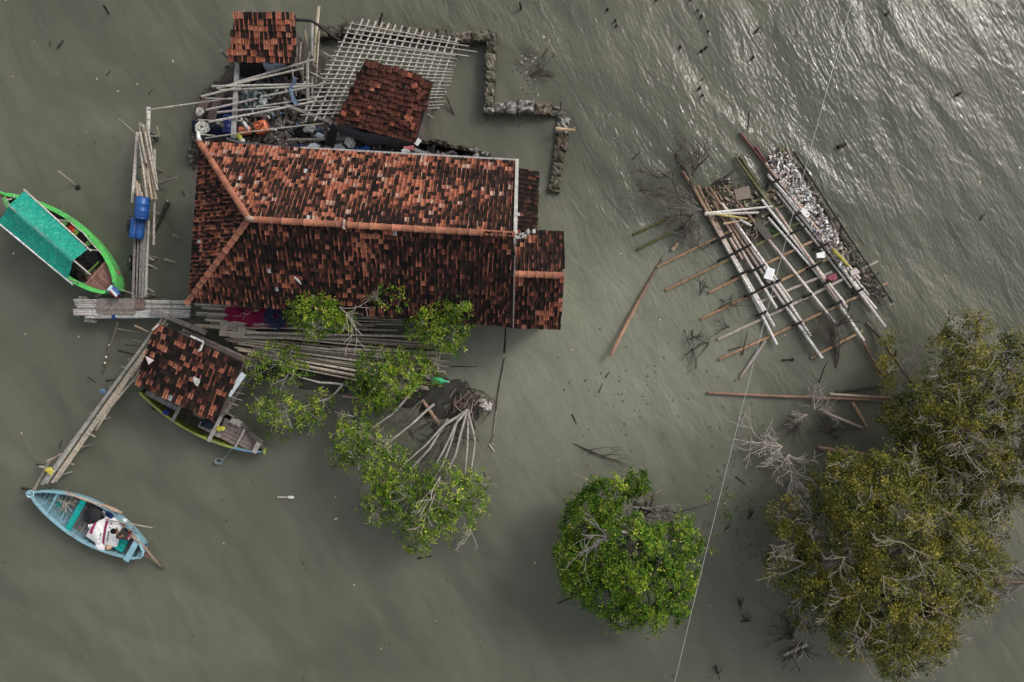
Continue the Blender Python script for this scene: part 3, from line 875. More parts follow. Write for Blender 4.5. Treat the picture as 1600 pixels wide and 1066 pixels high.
def cloth(pts_a, pts_b, z, n=5, sag=.1, wr=.05, col=(.1, .1, .1), mat=CLOTH, zb=None):
    """a sheet between two edges given as photo spots"""
    mb = MB()
    g = []
    ka = len(pts_a) - 1
    m = ka * 4
    for i in range(m + 1):
        s = i / m * ka; q = min(int(s), ka - 1); t = s - q
        a = Vector(P(*pts_a[q], z)).lerp(P(*pts_a[q + 1], z), t)
        b = Vector(P(*pts_b[q], zb if zb is not None else z)).lerp(P(*pts_b[q + 1], zb if zb is not None else z), t)
        row = []
        for j in range(n + 1):
            v = j / n
            p = a.lerp(b, v)
            wv = mnoise.noise(Vector((p.x * 2.3, p.y * 2.3, z * 3))) * wr + mnoise.noise(Vector((p.x * 6, p.y * 6, z))) * wr * .5
            row.append(p + Vector((wv * .6, wv * .6, wv - sag * math.sin(math.pi * v))))
        g.append(row)

    def cf(nu, nv):
        return [vary(col, .12) for _ in range(nu * nv)]
    mb.sheet(g, cf)
    return mb


single('grey_tarpaulin', cloth([(521, 194), (545, 198), (580, 208), (620, 218), (648, 226)], [(532, 207), (552, 219), (585, 227), (615, 231), (640, 232)], 1.95, 5, -.06, .14, (.075, .078, .088), CLOTH, 1.3), CLOTH, 'dark grey tarpaulin drooping along the lower edge of the dark red shed roof', 'tarpaulin', smooth=True)
single('black_cloth', cloth([(519, 192), (530, 198)], [(506, 222), (520, 227)], 1.7, 5, .05, .18, (.03, .031, .036), CLOTH, .9), CLOTH, 'black cloth hanging from the tarpaulin end by the lattice', 'cloth', smooth=True)
single('eave_sheet', cloth([(352, 214), (380, 221), (420, 226), (452, 229)], [(355, 219), (382, 226), (420, 231), (450, 234)], 2.3, 3, .05, .06, (.05, .055, .062), TARP, 2.5), CLOTH, 'narrow dark plastic sheet along the upper eave of the house', 'plastic sheet', smooth=True)
single('navy_tarpaulin', cloth([(300, 187), (322, 192), (350, 200)], [(302, 209), (322, 213), (362, 216)], 1.0, 6, -.1, .14, (.014, .018, .036), CLOTH, .7), CLOTH, 'navy tarpaulin under the coiled white rope at the yard corner', 'tarpaulin', smooth=True)
single('navy_sheet', cloth([(340, 165), (365, 167)], [(334, 188), (362, 190)], .95, 5, 0, .12, (.009, .012, .034), CLOTH, .8), CLOTH, 'dark blue sheet spread behind the blue barrel in the yard', 'tarpaulin', smooth=True)
single('black_tarpaulin', cloth([(374, 97), (392, 98), (411, 99)], [(375, 120), (392, 121), (414, 116)], 1.9, 5, 0, .12, (.018, .018, .019), CLOTH, 1.1), CLOTH, 'black tarpaulin hanging below the small orange roof', 'tarpaulin', smooth=True)
single('pale_sheet', cloth([(410, 98), (428, 98), (446, 100)], [(417, 113), (432, 112), (448, 107)], 1.95, 5, -.1, .08, (.30, .34, .41), CLOTH, 1.3), CLOTH, 'pale blue grey sheet hanging below the small orange roof', 'sheet', smooth=True)
single('blue_cloth', cloth([(461, 121), (452, 135), (453, 145), (459, 164)], [(463, 128), (460, 136), (459, 147), (467, 166)], 2.02, 3, .05, .14, (.075, .11, .16), CLOTH, 1.9), CLOTH, 'torn blue grey cloth draped over the crossing yard poles', 'cloth', smooth=True)
single('magenta_cloth', cloth([(631, 229), (646, 228)], [(630, 232), (648, 234)], 2.02, 3, 0, .08, (.42, .13, .15)), CLOTH, 'faded red cloth at the corner of the dark red shed roof', 'cloth', smooth=True)
for lab, x, y, rz, sz in (('white board lying under the faded red cloth', 634, 236, .5, (.3, .24)), ('white board standing at the corner of the dark red roof', 653, 222, .9, (.28, .18))):
    mb = MB(); mb.box(P(x, y, 1.8), (sz[0], sz[1], .03), rz, (.62, .61, .6)); single('white_board', mb, PLASTIC, lab, 'board')
mb = MB(); mb.plank(P(647, 233, 1.9), P(683, 248, 2.5), .13, .05, (.27, .26, .25)); single('leaning_plank', mb, WOOD, 'grey plank leaning from the faded red cloth down to the house eave', 'plank')


def coil(c, r, turns, th, col):
    mb = MB()
    for k in range(turns):
        pts = []
        ph = R.uniform(0, 6)
        rr = r * R.uniform(.25, 1)
        off = Vector((R.uniform(-.3, .3), R.uniform(-.3, .3), 0)) * r * .6
        if (off.length + rr) > r * 1.05: off *= 0.3
        for i in range(17):
            a = ph + 2 * math.pi * i / 16
            wob = 1 + .18 * math.sin(3 * a + k) + .1 * math.sin(5 * a + 2 * k)
            pts.append(c + off + Vector((math.cos(a) * rr * wob, math.sin(a) * rr * wob, .03 + k * .006 + .02 * math.sin(2 * a + k))))
        mb.tube(pts, th, 5, [vary(col, .2) for _ in pts], cap=False)
    return mb


single('rope_coil', coil(P(316.7, 200.5, 1.25), .26, 16, .013, (.62, .6, .54)), CLOTH, 'large round coil of white rope on the navy tarpaulin', 'rope coil')
single('rope_coil', coil(P(313, 175, 1.05), .16, 9, .012, (.6, .57, .5)), CLOTH, 'small coil of white rope on the brown board', 'rope coil')
for lab, x0, y0, x1, y1 in (('wide brown board under the small rope coil', 325, 153, 309, 184), ('wide brown board beside the timber beam, without rope', 347, 142, 330, 186)):
    mb = MB(); mb.plank(P(x0, y0, .95), P(x1, y1, .9), .34, .06, (.105, .075, .065)); single('brown_board', mb, WOOD, lab, 'board')


def drum(name, label, c, r, L, d, col, cat='barrel', cut=False, lid=(.05, .1, .3)):
    d = Vector(d).normalized()
    m = Matrix.Translation(c) @ d.to_track_quat('Z', 'Y').to_matrix().to_4x4()
    o = thing(name, label, cat, tuple(c))
    mb = MB()
    prof = [(r * .86, -L / 2), (r * .97, -L / 2 + .03), (r, -L / 2 + .06), (r * .99, -L * .2), (r * 1.03, -L * .18), (r * 1.03, -L * .15), (r * .985, -L * .13), (r * .985, L * .13), (r * 1.03, L * .15), (r * 1.03, L * .18), (r * .99, L * .2), (r, L / 2 - .06), (r * .97, L / 2 - .03), (r * .86, L / 2)]
    cols = [vary(col, .1) for _ in prof]
    mb.lathe(prof, 20, m, cols); mb.build('body', PLASTIC, o, smooth=True)
    mb = MB()
    mb.lathe([(r * .9, L / 2 + .002), (r * .9, L / 2 + .02), (r * .8, L / 2 + .02), (r * .8, L / 2 + .008)], 20, m, vary(lid, .1)); mb.build('rim', PLASTIC, o)
    for s in (-1, 1):
        mb = MB(); mm = m @ Matrix.Translation((r * .5 * s, 0, L / 2 + .01)); mb.lathe([(.05, 0), (.05, .03), (.03, .035)], 10, mm, (.04, .05, .09)); mb.build('bung', PLASTIC, o.children[0])
    return o


drum('plastic_barrel', 'dark blue barrel lying beside the timber beam in the yard', P(356, 195, .95), .22, .72, (.12, 1, .05), (.008, .024, .12))
drum('plastic_barrel', 'small bright blue barrel lying among rubbish behind the tarpaulin', P(571.5, 234, .8), .18, .42, (1, .3, .2), (.015, .085, .33))


def jerry(label, c, rz, sx, sy, sz, col, hole=False):
    o = thing('jerrycan', label, 'jerrycan', tuple(c), None, rz)
    mb = MB()
    b_ = .05
    prof = []
    vs, fs = [], []
    lev = [(-sz / 2, .9), (-sz / 2 + .03, 1), (sz / 2 - .07, 1), (sz / 2, .72)]
    for z, k in lev:
        for i in range(16):
            a = 2 * math.pi * i / 16
            e = 0.35
            x = math.copysign(abs(math.cos(a)) ** e, math.cos(a)) * sx / 2 * k
            y = math.copysign(abs(math.sin(a)) ** e, math.sin(a)) * sy / 2 * k
            vs.append((x, y, z + sz / 2))
    for j in range(3):
        for i in range(16):
            fs.append((j * 16 + i, j * 16 + (i + 1) % 16, (j + 1) * 16 + (i + 1) % 16, (j + 1) * 16 + i))
    fs.append(tuple(range(15, -1, -1))); fs.append(tuple(48 + i for i in range(16)))
    mb.add(vs, fs, [vary(col, .08) for _ in vs]); mb.build('body', PLASTIC, o, smooth=False, local=True)
    mb = MB(); mb.tube([(-sx * .22, 0, sz - .01), (-sx * .2, 0, sz + .06), (sx * .12, 0, sz + .06), (sx * .16, 0, sz - .01)], .02, 6, vary(col, .1)); mb.build('handle', PLASTIC, o.children[0], smooth=True, local=True)
    mb = MB(); mb.lathe([(.035, sz - .01), (.035, sz + .05), (.04, sz + .05), (.04, sz + .075)], 10, Matrix.Translation((sx * .28, 0, 0)), (.6, .6, .58) if not hole else (.05, .03, .03)); mb.build('cap', PLASTIC, o, smooth=True, local=True)
    if hole:
        mb = MB(); mb.lathe([(.17, sz - .02), (.17, sz + .03), (.14, sz + .03), (.13, sz - .1), (.0, sz - .1)], 14, Matrix.Translation((-sx * .16, .02, 0)), [(.1, .02, .015)] * 3 + [(.02, .012, .012)] * 2); mb.build('opening', PLASTIC, o.children[0], smooth=True, local=True)
    return o


jerry('salmon orange jerrycan lying whole in the cluttered yard', P(385, 206, .65), .1, .52, .32, .3, (.62, .19, .11))
jerry('bright orange container with a dark red opening in the yard', P(410.5, 201, .65), .3, .56, .50, .36, (.68, .17, .07), True)
mb = MB(); mb.lathe([(.1, 0), (.12, .22), (.1, .22), (.08, .1), (0, .1)], 14, Matrix.Translation(P(376, 187.5, .9)), [(.6, .6, .58)] * 3 + [(.1, .1, .1)] * 2); single('white_tub', mb, PLASTIC, 'small white tub standing open above the orange jerrycan', 'tub', smooth=True)
mb = MB(); mb.lathe([(.06, -.2), (.075, -.18), (.075, .1), (.03, .18), (.03, .22)], 12, Matrix.Translation(P(384, 196, 1.0)) @ Matrix.Rotation(math.radians(80), 4, Vector((.8, .6, 0))), (.6, .6, .59)); single('white_bottle', mb, PLASTIC, 'white plastic bottle lying on the salmon orange jerrycan', 'bottle', smooth=True)
mb = MB(); mb.blob(P(374.5, 213, .8), (.12, .2, .08), (.5, .47, .05), rot=.3, rough=.3); single('yellow_bag', mb, PLASTIC, 'yellow plastic bag wedged between the beam and the house eave', 'bag', smooth=True)
mb = MB(); mb.blob(P(378, 219.5, .8), (.12, .1, .06), (.62, .6, .57), rough=.3); single('white_bag', mb, PLASTIC, 'small white bag beside the yellow bag at the house eave', 'bag', smooth=True)
for lab, x, y, r, c in (('white plastic bag standing upright behind the drooping tarpaulin', 547, 223, (.22, .26, .2), (.64, .64, .63)), ('pale blue crumpled bag beside the house eave under the yard logs', 489, 230, (.32, .16, .12), (.34, .38, .43)),
                        ('pale grey bundle of plastic by the lattice edge plank', 484, 202, (.26, .16, .12), (.4, .41, .41)), ('light blue scrap of plastic above the yard log', 500, 212, (.2, .12, .08), (.4, .46, .52)), ('clear plastic bundle next to the white upright bag', 531, 231, (.22, .16, .12), (.36, .39, .42)),
                        ('blue plastic heap between the white bag and the small blue barrel', 556, 235, (.34, .14, .1), (.03, .07, .2)), ('white plastic sack hanging under the yard poles', 411, 158, (.14, .26, .16), (.5, .5, .51)), ('dark navy plastic sack along the house eave', 470, 231, (.4, .12, .12), (.015, .025, .09))):
    mb = MB(); mb.blob(P(x, y, .85), r, c, 10, 6, .3, R.uniform(-.4, .4)); single('plastic_bag', mb, PLASTIC, lab, 'bag', smooth=False)
mb = MB(); mb.blob(P(472, 210, .6), (.38, .3, .25), (.014, .013, .013), 10, 6, .2); single('black_sack', mb, CLOTH, 'round black sack beside the shell heap', 'sack', smooth=True)


def scatter_stuff(name, label, cat, outline, n, z, size, cols, seed, kind='stuff', zamp=.12, long_=0.0):
    rnd = random.Random(seed)
    xs = [p[0] for p in outline]; ys = [p[1] for p in outline]
    mb = MB()
    k = 0
    while k < n:
        x, y = rnd.uniform(min(xs), max(xs)), rnd.uniform(min(ys), max(ys))
        if not pip(outline, x, y): continue
        k += 1
        s = size * rnd.uniform(.4, 1.5)
        m = Matrix.Rotation(rnd.uniform(0, 6.3), 3, 'Z') @ Matrix.Rotation(rnd.uniform(-.8, .8), 3, 'X') @ Matrix.Rotation(rnd.uniform(-.6, .6), 3, 'Y')
        ln = s * (1 + long_ * rnd.random())
        mb.box(P(x, y, z + rnd.uniform(0, zamp)), (ln, s * rnd.uniform(.4, .9), s * rnd.uniform(.12, .4)), 0, vary(rnd.choice(cols), .25, rnd), mat=m, taper=rnd.uniform(.4, .9), jit=s * .12)
    o = mb.build(name, PLASTIC)
    tag(o, label, cat, None, kind)
    return o


scatter_stuff('shell_heap', 'heap of pale broken shells above the house eave', 'shells', [(426, 208), (445, 200), (463, 212), (462, 230), (440, 229), (424, 222)], 260, .42, .10, [(.45, .42, .36), (.3, .26, .21), (.16, .12, .09), (.08, .06, .05), (.06, .045, .035)], 5)
scatter_stuff('plastic_rubbish', 'clear and white plastic rubbish piled under the yard poles', 'rubbish', [(379, 142), (404, 138), (418, 150), (416, 168), (384, 166)], 170, .6, .15, [(.4, .42, .42), (.3, .33, .34), (.14, .16, .17), (.05, .06, .06), (.05, .12, .11)], 6, zamp=.35)
scatter_stuff('yard_rubbish', 'dark mixed rubbish covering the muddy yard floor', 'rubbish', [(376, 125), (470, 110), (520, 150), (530, 200), (640, 232), (760, 250), (740, 256), (470, 238), (372, 224)], 900, .35, .2, [(.05, .042, .036), (.035, .03, .027), (.08, .066, .055), (.12, .1, .085), (.16, .15, .14), (.03, .03, .035)], 7, zamp=.25, long_=3)
scatter_stuff('yard_litter', 'scattered white and blue plastic scraps among the yard rubbish', 'litter', [(376, 130), (470, 115), (500, 160), (560, 218), (620, 238), (470, 236), (372, 222)], 75, .62, .1, [(.6, .6, .6), (.5, .52, .54), (.1, .2, .4), (.35, .33, .3)], 8, zamp=.1, long_=1)
scatter_stuff('rubble', 'dark rubble and weed at the waterline beside the yard', 'rubble', [(312, 148), (340, 126), (345, 140), (318, 170), (308, 225), (300, 262), (292, 250), (304, 185)], 320, .12, .13, [(.05, .045, .035), (.035, .032, .026), (.075, .068, .05), (.1, .09, .07)], 9, zamp=.12)
# ------------------------------------------------------------------ piers, walkways, poles
pier = thing('plank_pier', 'narrow grey plank pier with two blue barrels lying on it', 'pier', P(218, 420, 0).to_tuple())
ZD = .85
for i, (x0, y0, x1, y1, w) in enumerate(((209, 467, 212, 372, .16), (213.5, 466, 217, 345, .17), (218, 466, 222.5, 330, .17), (222.5, 466, 227.5, 352, .13))):
    mb = MB(); mb.plank(P(x0, y0, ZD), P(x1, y1, ZD), w, .05, C_PLANK[i % 4] if i % 2 else vary((.2, .185, .17), .1)); mb.build('plank', WOOD, pier)
for x0, y0, x1, y1, r, c in ((227.5, 464, 232.5, 345, .06, (.36, .34, .31)), (215, 207, 206.5, 317, .075, (.50, .46, .40)), (241.5, 233, 240, 383, .055, (.34, .31, .26)), (232, 168, 231.5, 206, .09, (.5, .47, .42)), (219, 192, 224, 330, .07, C_BAM[2]), (229, 196, 231, 340, .07, C_BAM[2])):
    mb = MB(); pole(mb, P(x0, y0, ZD + .04), P(x1, y1, ZD + .04), r, c, bend=.02); mb.build('rail', BAMBOO, pier)
for x, y in ((210, 460), (226, 460), (212, 400), (230, 400), (214, 330), (234, 330), (216, 260), (236, 260), (217, 205), (232, 205)):
    p = P(x, y, ZD); mb = MB(); pole(mb, (p.x, p.y, -.75), (p.x, p.y, ZD - .03), .06, C_GREY[2]); mb.build('post', BAMBOO, pier)
for x0, y0, x1, y1, r, c in ((216, 405, 246, 420.5, .035, (.36, .32, .26)), (224, 398, 241.5, 407, .06, (.3, .27, .22)), (219, 443, 240.5, 456.5, .05, (.27, .24, .2)), (228, 362, 243, 371, .05, (.3, .25, .2)), (210, 290, 238, 287, .05, C_GREY[2]), (222, 212, 246, 213, .035, (.4, .37, .3)), (245, 197, 249, 213, .03, (.36, .3, .2))):
    mb = MB(); stick(mb, P(x0, y0, ZD - .1), P(x1, y1, ZD - .25), r, c, bend=.02); mb.build('crosspiece', WOOD, pier)
for lab, x0, y0, x1, y1, z0, z1, r, c in (
        ('thin grey stake slanting into the water from the top of the plank pier', 186, 186.5, 212, 209, .5, .9, .05, (.2, .19, .15)),
        ('dark stake at the top of the plank pier, near the bamboo rail', 230, 207, 247, 220, .9, .0, .07, (.06, .055, .045)),
        ('grey stake slanting from the pier firewood towards the house', 249, 287, 275, 277.5, .2, .6, .06, (.22, .2, .17)),
        ('long dark half sunken pole beside the blue barrels', 263, 316, 240, 372, .12, -.1, .1, (.035, .033, .027)),
        ('short pale stub in the water between the pier and the house, upper one', 271, 368, 287, 373, .4, -.1, .055, (.26, .24, .2)),
        ('short pale stub in the water between the pier and the house, lower one', 257, 405, 280, 412, .4, -.1, .06, (.30, .26, .21)),
        ('dark crooked stick in the shallows by the house corner', 284, 298, 289, 306, .15, .0, .03, C_DARK)):
    mb = MB(); stick(mb, P(x0, y0, z0), P(x1, y1, z1), r, c, 7, bend=.015); single('stake', mb, WOOD, lab, 'stake')
# heap of bamboo lengths on the pier: one bundle label, every length its own
rs = random.Random(5)
for i in range(30):
    t = rs.random()
    x0 = 213 + 18 * rs.random(); y0 = 195 + 105 * rs.random() ** 1.3
    ln = rs.uniform(45, 105)
    ang = rs.gauss(.13, .07)
    y1 = min(312, y0 + ln); x1 = x0 + (y1 - y0) * ang
    x1 = min(x1, 246)
    zz = 1.0 + .11 * (i % 4)
    mb = MB(); pole(mb, P(x0, y0, zz), P(x1, y1, zz + rs.uniform(-.05, .05)), rs.uniform(.035, .06), vary(rs.choice([(.42, .33, .24), (.36, .28, .2), (.47, .4, .32), (.4, .35, .29)]), .15), bend=.02, node=.35, tip=.95)
    single('firewood_pole', mb, BAMBOO, 'tan bamboo length in the heap of firewood on the narrow pier', 'bamboo length', 'firewood heaped on the pier')
# blue drums
d1 = drum('plastic_barrel', 'upper blue barrel on the pier, touching the firewood heap', P(222, 325, 1.22), .28, .84, (.10, 1, .02), (.010, .068, .24), lid=(.010, .06, .22))
d2 = thing('plastic_barrel', 'lower split blue barrel on the pier, creased along its middle', 'barrel', tuple(P(214.5, 357, 1.18)))
mb = MB()
for s, off in ((-1, -.13), (1, .13)):
    m = Matrix.Translation(P(214.5, 357, 1.12)) @ Vector((.12, 1, 0)).to_track_quat('Z', 'Y').to_matrix().to_4x4() @ Matrix.Translation((off, 0, 0))
    prof = [(.12, -.44), (.165, -.41), (.175, -.2), (.165, 0), (.175, .2), (.165, .4), (.1, .43)]
    mb.lathe(prof, 14, m, [vary((.010, .064, .225), .1) for _ in prof])
mb.build('body', PLASTIC, d2, smooth=True)
mb = MB(); m = Matrix.Translation(P(221, 342, 1.3)) @ Vector((.12, 1, 0)).to_track_quat('Z', 'Y').to_matrix().to_4x4(); mb.lathe([(.22, -.05), (.25, -.03), (.25, .03), (.22, .05)], 16, m, (.012, .05, .2)); mb.build('rim', PLASTIC, d2, smooth=True)
mb = MB(); stick(mb, P(200, 337, 1.0), P(232, 356, 1.55), .03, C_DARK, bend=.01); single('stake', mb, WOOD, 'dark thin stick leaning over the split blue barrel', 'stick')
for lab, x, y in (('black tyre fender hung on the pier beside the split blue barrel', 203.5, 355), ('black tyre fender hung on the bare planked part of the pier', 205, 411)):
    mb = MB()
    c = P(x, y, .45); pts = [c + Vector((.06 * math.cos(a), math.sin(a) * .26, math.cos(a) * .25)) for a in [2 * math.pi * k / 18 for k in range(19)]]
    mb.tube(pts, .085, 8, (.018, .018, .018), cap=False); single('tyre_fender', mb, PLASTIC, lab, 'tyre', smooth=True)

jet = thing('boat_jetty', 'jetty of grey poles topped by a wide plank panel at the green boat bow', 'jetty', P(200, 480, 0).to_tuple())
rs = random.Random(8)
for i, (y, x0, x1) in enumerate(((469.5, 116, 298), (473, 117, 299), (476.5, 118, 299), (480, 121, 298), (484.7, 115, 298), (487.5, 116, 297), (491.5, 116, 298), (494, 150, 296))):
    mb = MB(); pole(mb, P(x0, y + rs.uniform(-.5, .5), .75), P(x1, y + 1.5 + rs.uniform(-1, 1), .75), .062, vary(rs.choice([(.32, .30, .275), (.40, .385, .36), (.27, .25, .23)]), .12), bend=.008, node=.5, tip=1)
    mb.build('pole', BAMBOO, jet)
for k in range(6):
    y0 = 468.5 + k * 4.1
    mb = MB(); mb.plank(P(153 + rs.uniform(-2, 2), y0, .86), P(211 + rs.uniform(-.6, .6), y0, .86), .113, .04, vary(C_PLANK[k % 2], .15)); mb.build('plank', WOOD, jet)
for k in range(4):
    y0 = 469 + k * 4.1
    mb = MB(); mb.plank(P(212, y0, .86), P(226 + rs.uniform(-2, 2), y0, .86), .11, .04, vary((.15, .105, .09), .15)); mb.build('plank', WOOD, jet)
for x0, y0, x1, y1, z, r, c in ((134, 495.7, 228, 496, .72, .06, (.46, .43, .39)), (124, 465, 138, 465.4, .5, .07, (.34, .31, .27)), (133, 500, 151, 502, .4, .09, (.42, .37, .31)), (150, 463.5, 157, 461.5, .55, .07, (.4, .38, .34))):
    mb = MB(); pole(mb, P(x0, y0, z), P(x1, y1, z), r, c, bend=.01); mb.build('rail', BAMBOO, jet)
for x in (122, 165, 210, 255, 292):
    for y in (468, 494):
        p = P(x, y, .7); mb = MB(); pole(mb, (p.x, p.y, -.75), (p.x, p.y, .68), .06, C_GREY[2]); mb.build('post', BAMBOO, jet)
mb = MB(); p = P(178, 495.5, .78); mb.blob(p, (.1, .1, .06), (.02, .05, .2)); mb.build('rope_lashing', CLOTH, jet)
mb = MB(); mb.plank(P(237, 484.5, 1.02), P(322, 520, 1.02), .2, .06, (.19, .165, .15)); single('long_plank', mb, WOOD, 'long grey plank slanting from the jetty over to the jetty hut', 'plank')
for i, (x0, y0, x1, y1) in enumerate(((292, 500, 287, 519), (300, 500, 296, 518), (308, 503, 303, 521), (316, 506, 312, 521), (284, 515, 318, 530))):
    mb = MB(); mb.plank(P(x0, y0, .6), P(x1, y1, .6), .24, .05, vary((.1, .088, .08), .15)); single('dark_plank', mb, WOOD, 'dark worn plank in the landing between the jetty and the jetty hut', 'plank', 'planks of the dark landing')
mb = MB(); pole(mb, P(185.5, 501, .5), P(160, 583, .02), .055, (.11, .10, .06), bend=.03, node=.6)
dots = [(171.5, 539), (176.5, 530), (180, 519), (164, 567), (166, 558)]
for x, y in dots: mb.blob(P(x, y, .26), .05, (.62, .6, .55), 6, 4)
single('mooring_pole', mb, BAMBOO, 'mossy pole dotted with white shells slanting into the water below the jetty', 'pole')
mb = MB(); stick(mb, P(184, 514, .35), P(218, 520, .3), .03, (.2, .19, .16), bend=.02); single('thin_stick', mb, WOOD, 'thin grey stick crossing from the shell dotted pole to the walkway', 'stick')

walk = thing('bamboo_walkway', 'long slanting walkway of bamboo poles leading down to the light blue boat', 'walkway', P(150, 630, 0).to_tuple())
WP = [(66, 757, 251, 503, .085, (.27, .255, .235)), (72, 755, 254, 498, .07, (.32, .29, .25)), (82, 754, 240, 530, .065, (.36, .31, .24)), (87, 752.5, 256, 510, .06, (.37, .32, .25)), (150, 672, 258, 500, .055, (.34, .29, .22)), (146, 668, 232, 566, .05, (.3, .26, .21)), (205, 590, 262, 496, .06, (.36, .31, .24)), (209, 597, 258, 512, .055, (.32, .28, .22)), (213, 590, 262, 505, .05, (.34, .29, .22)), (216, 604, 240, 556, .05, (.3, .26, .2))]
for x0, y0, x1, y1, r, c in WP:
    mb = MB(); pole(mb, P(x0, y0, .68), P(x1, y1, .78), r, c, bend=.015, node=.55); mb.build('pole', BAMBOO, walk)
for t in (.08, .25, .42, .58, .75, .92):
    for s in (-1, 1):
        p = P(70 + (250 - 70) * t + 5 + s * 8, 757 - (757 - 503) * t + s * 5, .6); mb = MB(); pole(mb, (p.x, p.y, -.75), (p.x, p.y, .66), .055, C_GREY[2]); mb.build('post', BAMBOO, walk)
for x0, y0, x1, y1, c in ((184, 547.7, 215, 556, C_DARK), (194, 538.5, 222, 542, (.05, .045, .04)), (189, 573, 212, 577, (.2, .18, .15)), (166, 595, 180, 593, C_DARK), (137, 676, 149, 683, (.38, .34, .28)), (152, 649, 166, 655, (.36, .33, .28)), (206, 531, 226, 536, (.1, .09, .08)), (211, 509, 232, 519, (.34, .26, .17)), (97, 722, 116, 726, (.26, .24, .21)), (62, 729, 98, 735, (.3, .28, .25))):
    mb = MB(); stick(mb, P(x0, y0, .55), P(x1, y1, .58), .05, c, bend=.02); mb.build('crosspiece', WOOD, walk)
for x, y, c in ((170, 614, (.10, .17, .27)), (160, 611, (.10, .17, .27))):
    mb = MB(); mb.blob(P(x, y, .72), (.13, .1, .05), c, rough=.3); mb.build('rope_lashing', CLOTH, walk)
mb = MB()
for k in range(5): mb.blob(P(75 + R.uniform(0, 6), 734 + R.uniform(-3, 6), .75), (.08, .12, .05), (.48, .42, .07), rough=.4, rot=R.uniform(0, 3))
single('yellow_rope', mb, CLOTH, 'knot of yellow rope at the lower end of the slanting walkway', 'rope')
for lab, x0, y0, x1, y1, z0, z1, r, c in (('brown pole lying from the walkway end onto its crosspieces', 73, 721.5, 97, 709, .55, .62, .06, (.33, .26, .2)),
                                         ('grey mooring pole between the walkway end and the light blue boat', 53, 766, 76.5, 722, .5, .6, .07, (.27, .22, .18)),
                                         ('dark half burnt stick at the point of the light blue boat', 34, 763, 52, 766, .3, .35, .07, (.03, .027, .022)),
                                         ('small dark stake stub on the water side of the walkway end', 57, 726, 67, 727, .3, .4, .04, C_DARK)):
    mb = MB(); stick(mb, P(x0, y0, z0), P(x1, y1, z1), r, c, 7, bend=.02); single('stake', mb, WOOD, lab, 'stake')

# ---- bamboo stacked beside the house
rs = random.Random(14)
n = 38
for i in range(n):
    t = i / (n - 1)
    if i < 12:
        x0, y0 = rs.uniform(298, 360), 476 + t * 120
        x1, y1 = rs.uniform(560, 690), 491 + t * 85
        z = .62
    else:
        u = (t - .27) / .73
        x0, y0 = 346 + u * 40 + rs.uniform(-8, 25), 514 + u * 42 + rs.uniform(-2, 2)
        x1, y1 = 704 - rs.uniform(0, 22) - max(0, u - .6) * 90, 532 + u * 78 + rs.uniform(-3, 3)
        z = .46
    z += .13 * (i % 3) + rs.uniform(-.03, .03)
    mb = MB(); pole(mb, P(x0, y0, z), P(x1, y1, z), rs.uniform(.034, .056), vary(rs.choice([(.46, .40, .31), (.54, .465, .36), (.39, .335, .265), (.33, .285, .23), (.56, .475, .365)]), .12), bend=.02, node=.5)
    single('bamboo_pole', mb, BAMBOO, 'long grey brown bamboo pole in the broad stack under the trees beside the house', 'bamboo pole', 'long poles stacked beside the house')
for i, (x0, y0, x1, y1, c) in enumerate(((315, 481, 420, 487, (.36, .31, .25)), (326, 491, 470, 497, (.4, .35, .29)), (321, 500, 430, 508, (.45, .39, .31)), (343, 519, 705, 527, (.46, .40, .33)), (360, 527, 560, 531, (.40, .36, .3)), (318, 510, 400, 518, (.33, .27, .2)), (395, 509, 620, 492, (.27, .23, .19)), (520, 545, 706, 552, (.42, .37, .3)))):
    mb = MB(); pole(mb, P(x0, y0, .92), P(x1, y1, .92), .06, c, bend=.01, node=.5)
    single('bamboo_pole', mb, BAMBOO, 'paler bamboo pole lying on top of the broad stack beside the house', 'bamboo pole', 'pale poles on top of the stack')
single('crimson_net', cloth([(352, 482), (380, 479), (420, 482), (452, 488)], [(350, 505), (384, 511), (420, 512), (446, 512)], .98, 7, -.02, .2, (.17, .012, .045), CLOTH, .98), CLOTH, 'crimson fishing net spread over the bamboo stack by the house', 'net', smooth=False)
mb = coil(P(432, 496, 1.1), .5, 18, .014, (.03, .055, .11)); single('blue_net', mb, CLOTH, 'tangle of dark blue net line on the crimson net', 'net')
hb = thing('hatch_board', 'square wooden hatch board with a slot, lying at the bamboo stack end', 'board', P(363, 515, .95).to_tuple(), None, -.06)
mb = MB()
for cx, w_ in ((-.38, .3), (.38, .3)): mb.box((cx, 0, 0), (w_, .6, .05), 0, (.33, .285, .24))
mb.box((0, .2, 0), (.455, .19, .05), 0, (.31, .27, .22)); mb.box((0, -.22, 0), (.455, .16, .05), 0, (.3, .26, .22)); mb.build('panel', WOOD, hb, local=True)
mb = MB(); mb.box((.08, 0, .03), (.12, .2, .05), 0, (.25, .22, .18)); mb.build('batten', WOOD, hb, local=True)
gb = thing('green_bottle', 'bright green plastic bottle at the outer end of the bamboo stack', 'bottle', P(687, 595, .75).to_tuple())
m = Matrix.Translation(P(687, 595, .78)) @ Vector((1, -.12, 0)).to_track_quat('Z', 'Y').to_matrix().to_4x4()
mb = MB(); mb.lathe([(.1, -.36), (.14, -.33), (.14, .05), (.05, .25), (.04, .36)], 14, m, (.03, .36, .15)); mb.build('body', PLASTIC, gb, smooth=True)
mb = MB(); mb.lathe([(.05, .33), (.05, .42)], 10, m, (.25, .45, .3)); mb.build('cap', PLASTIC, gb)

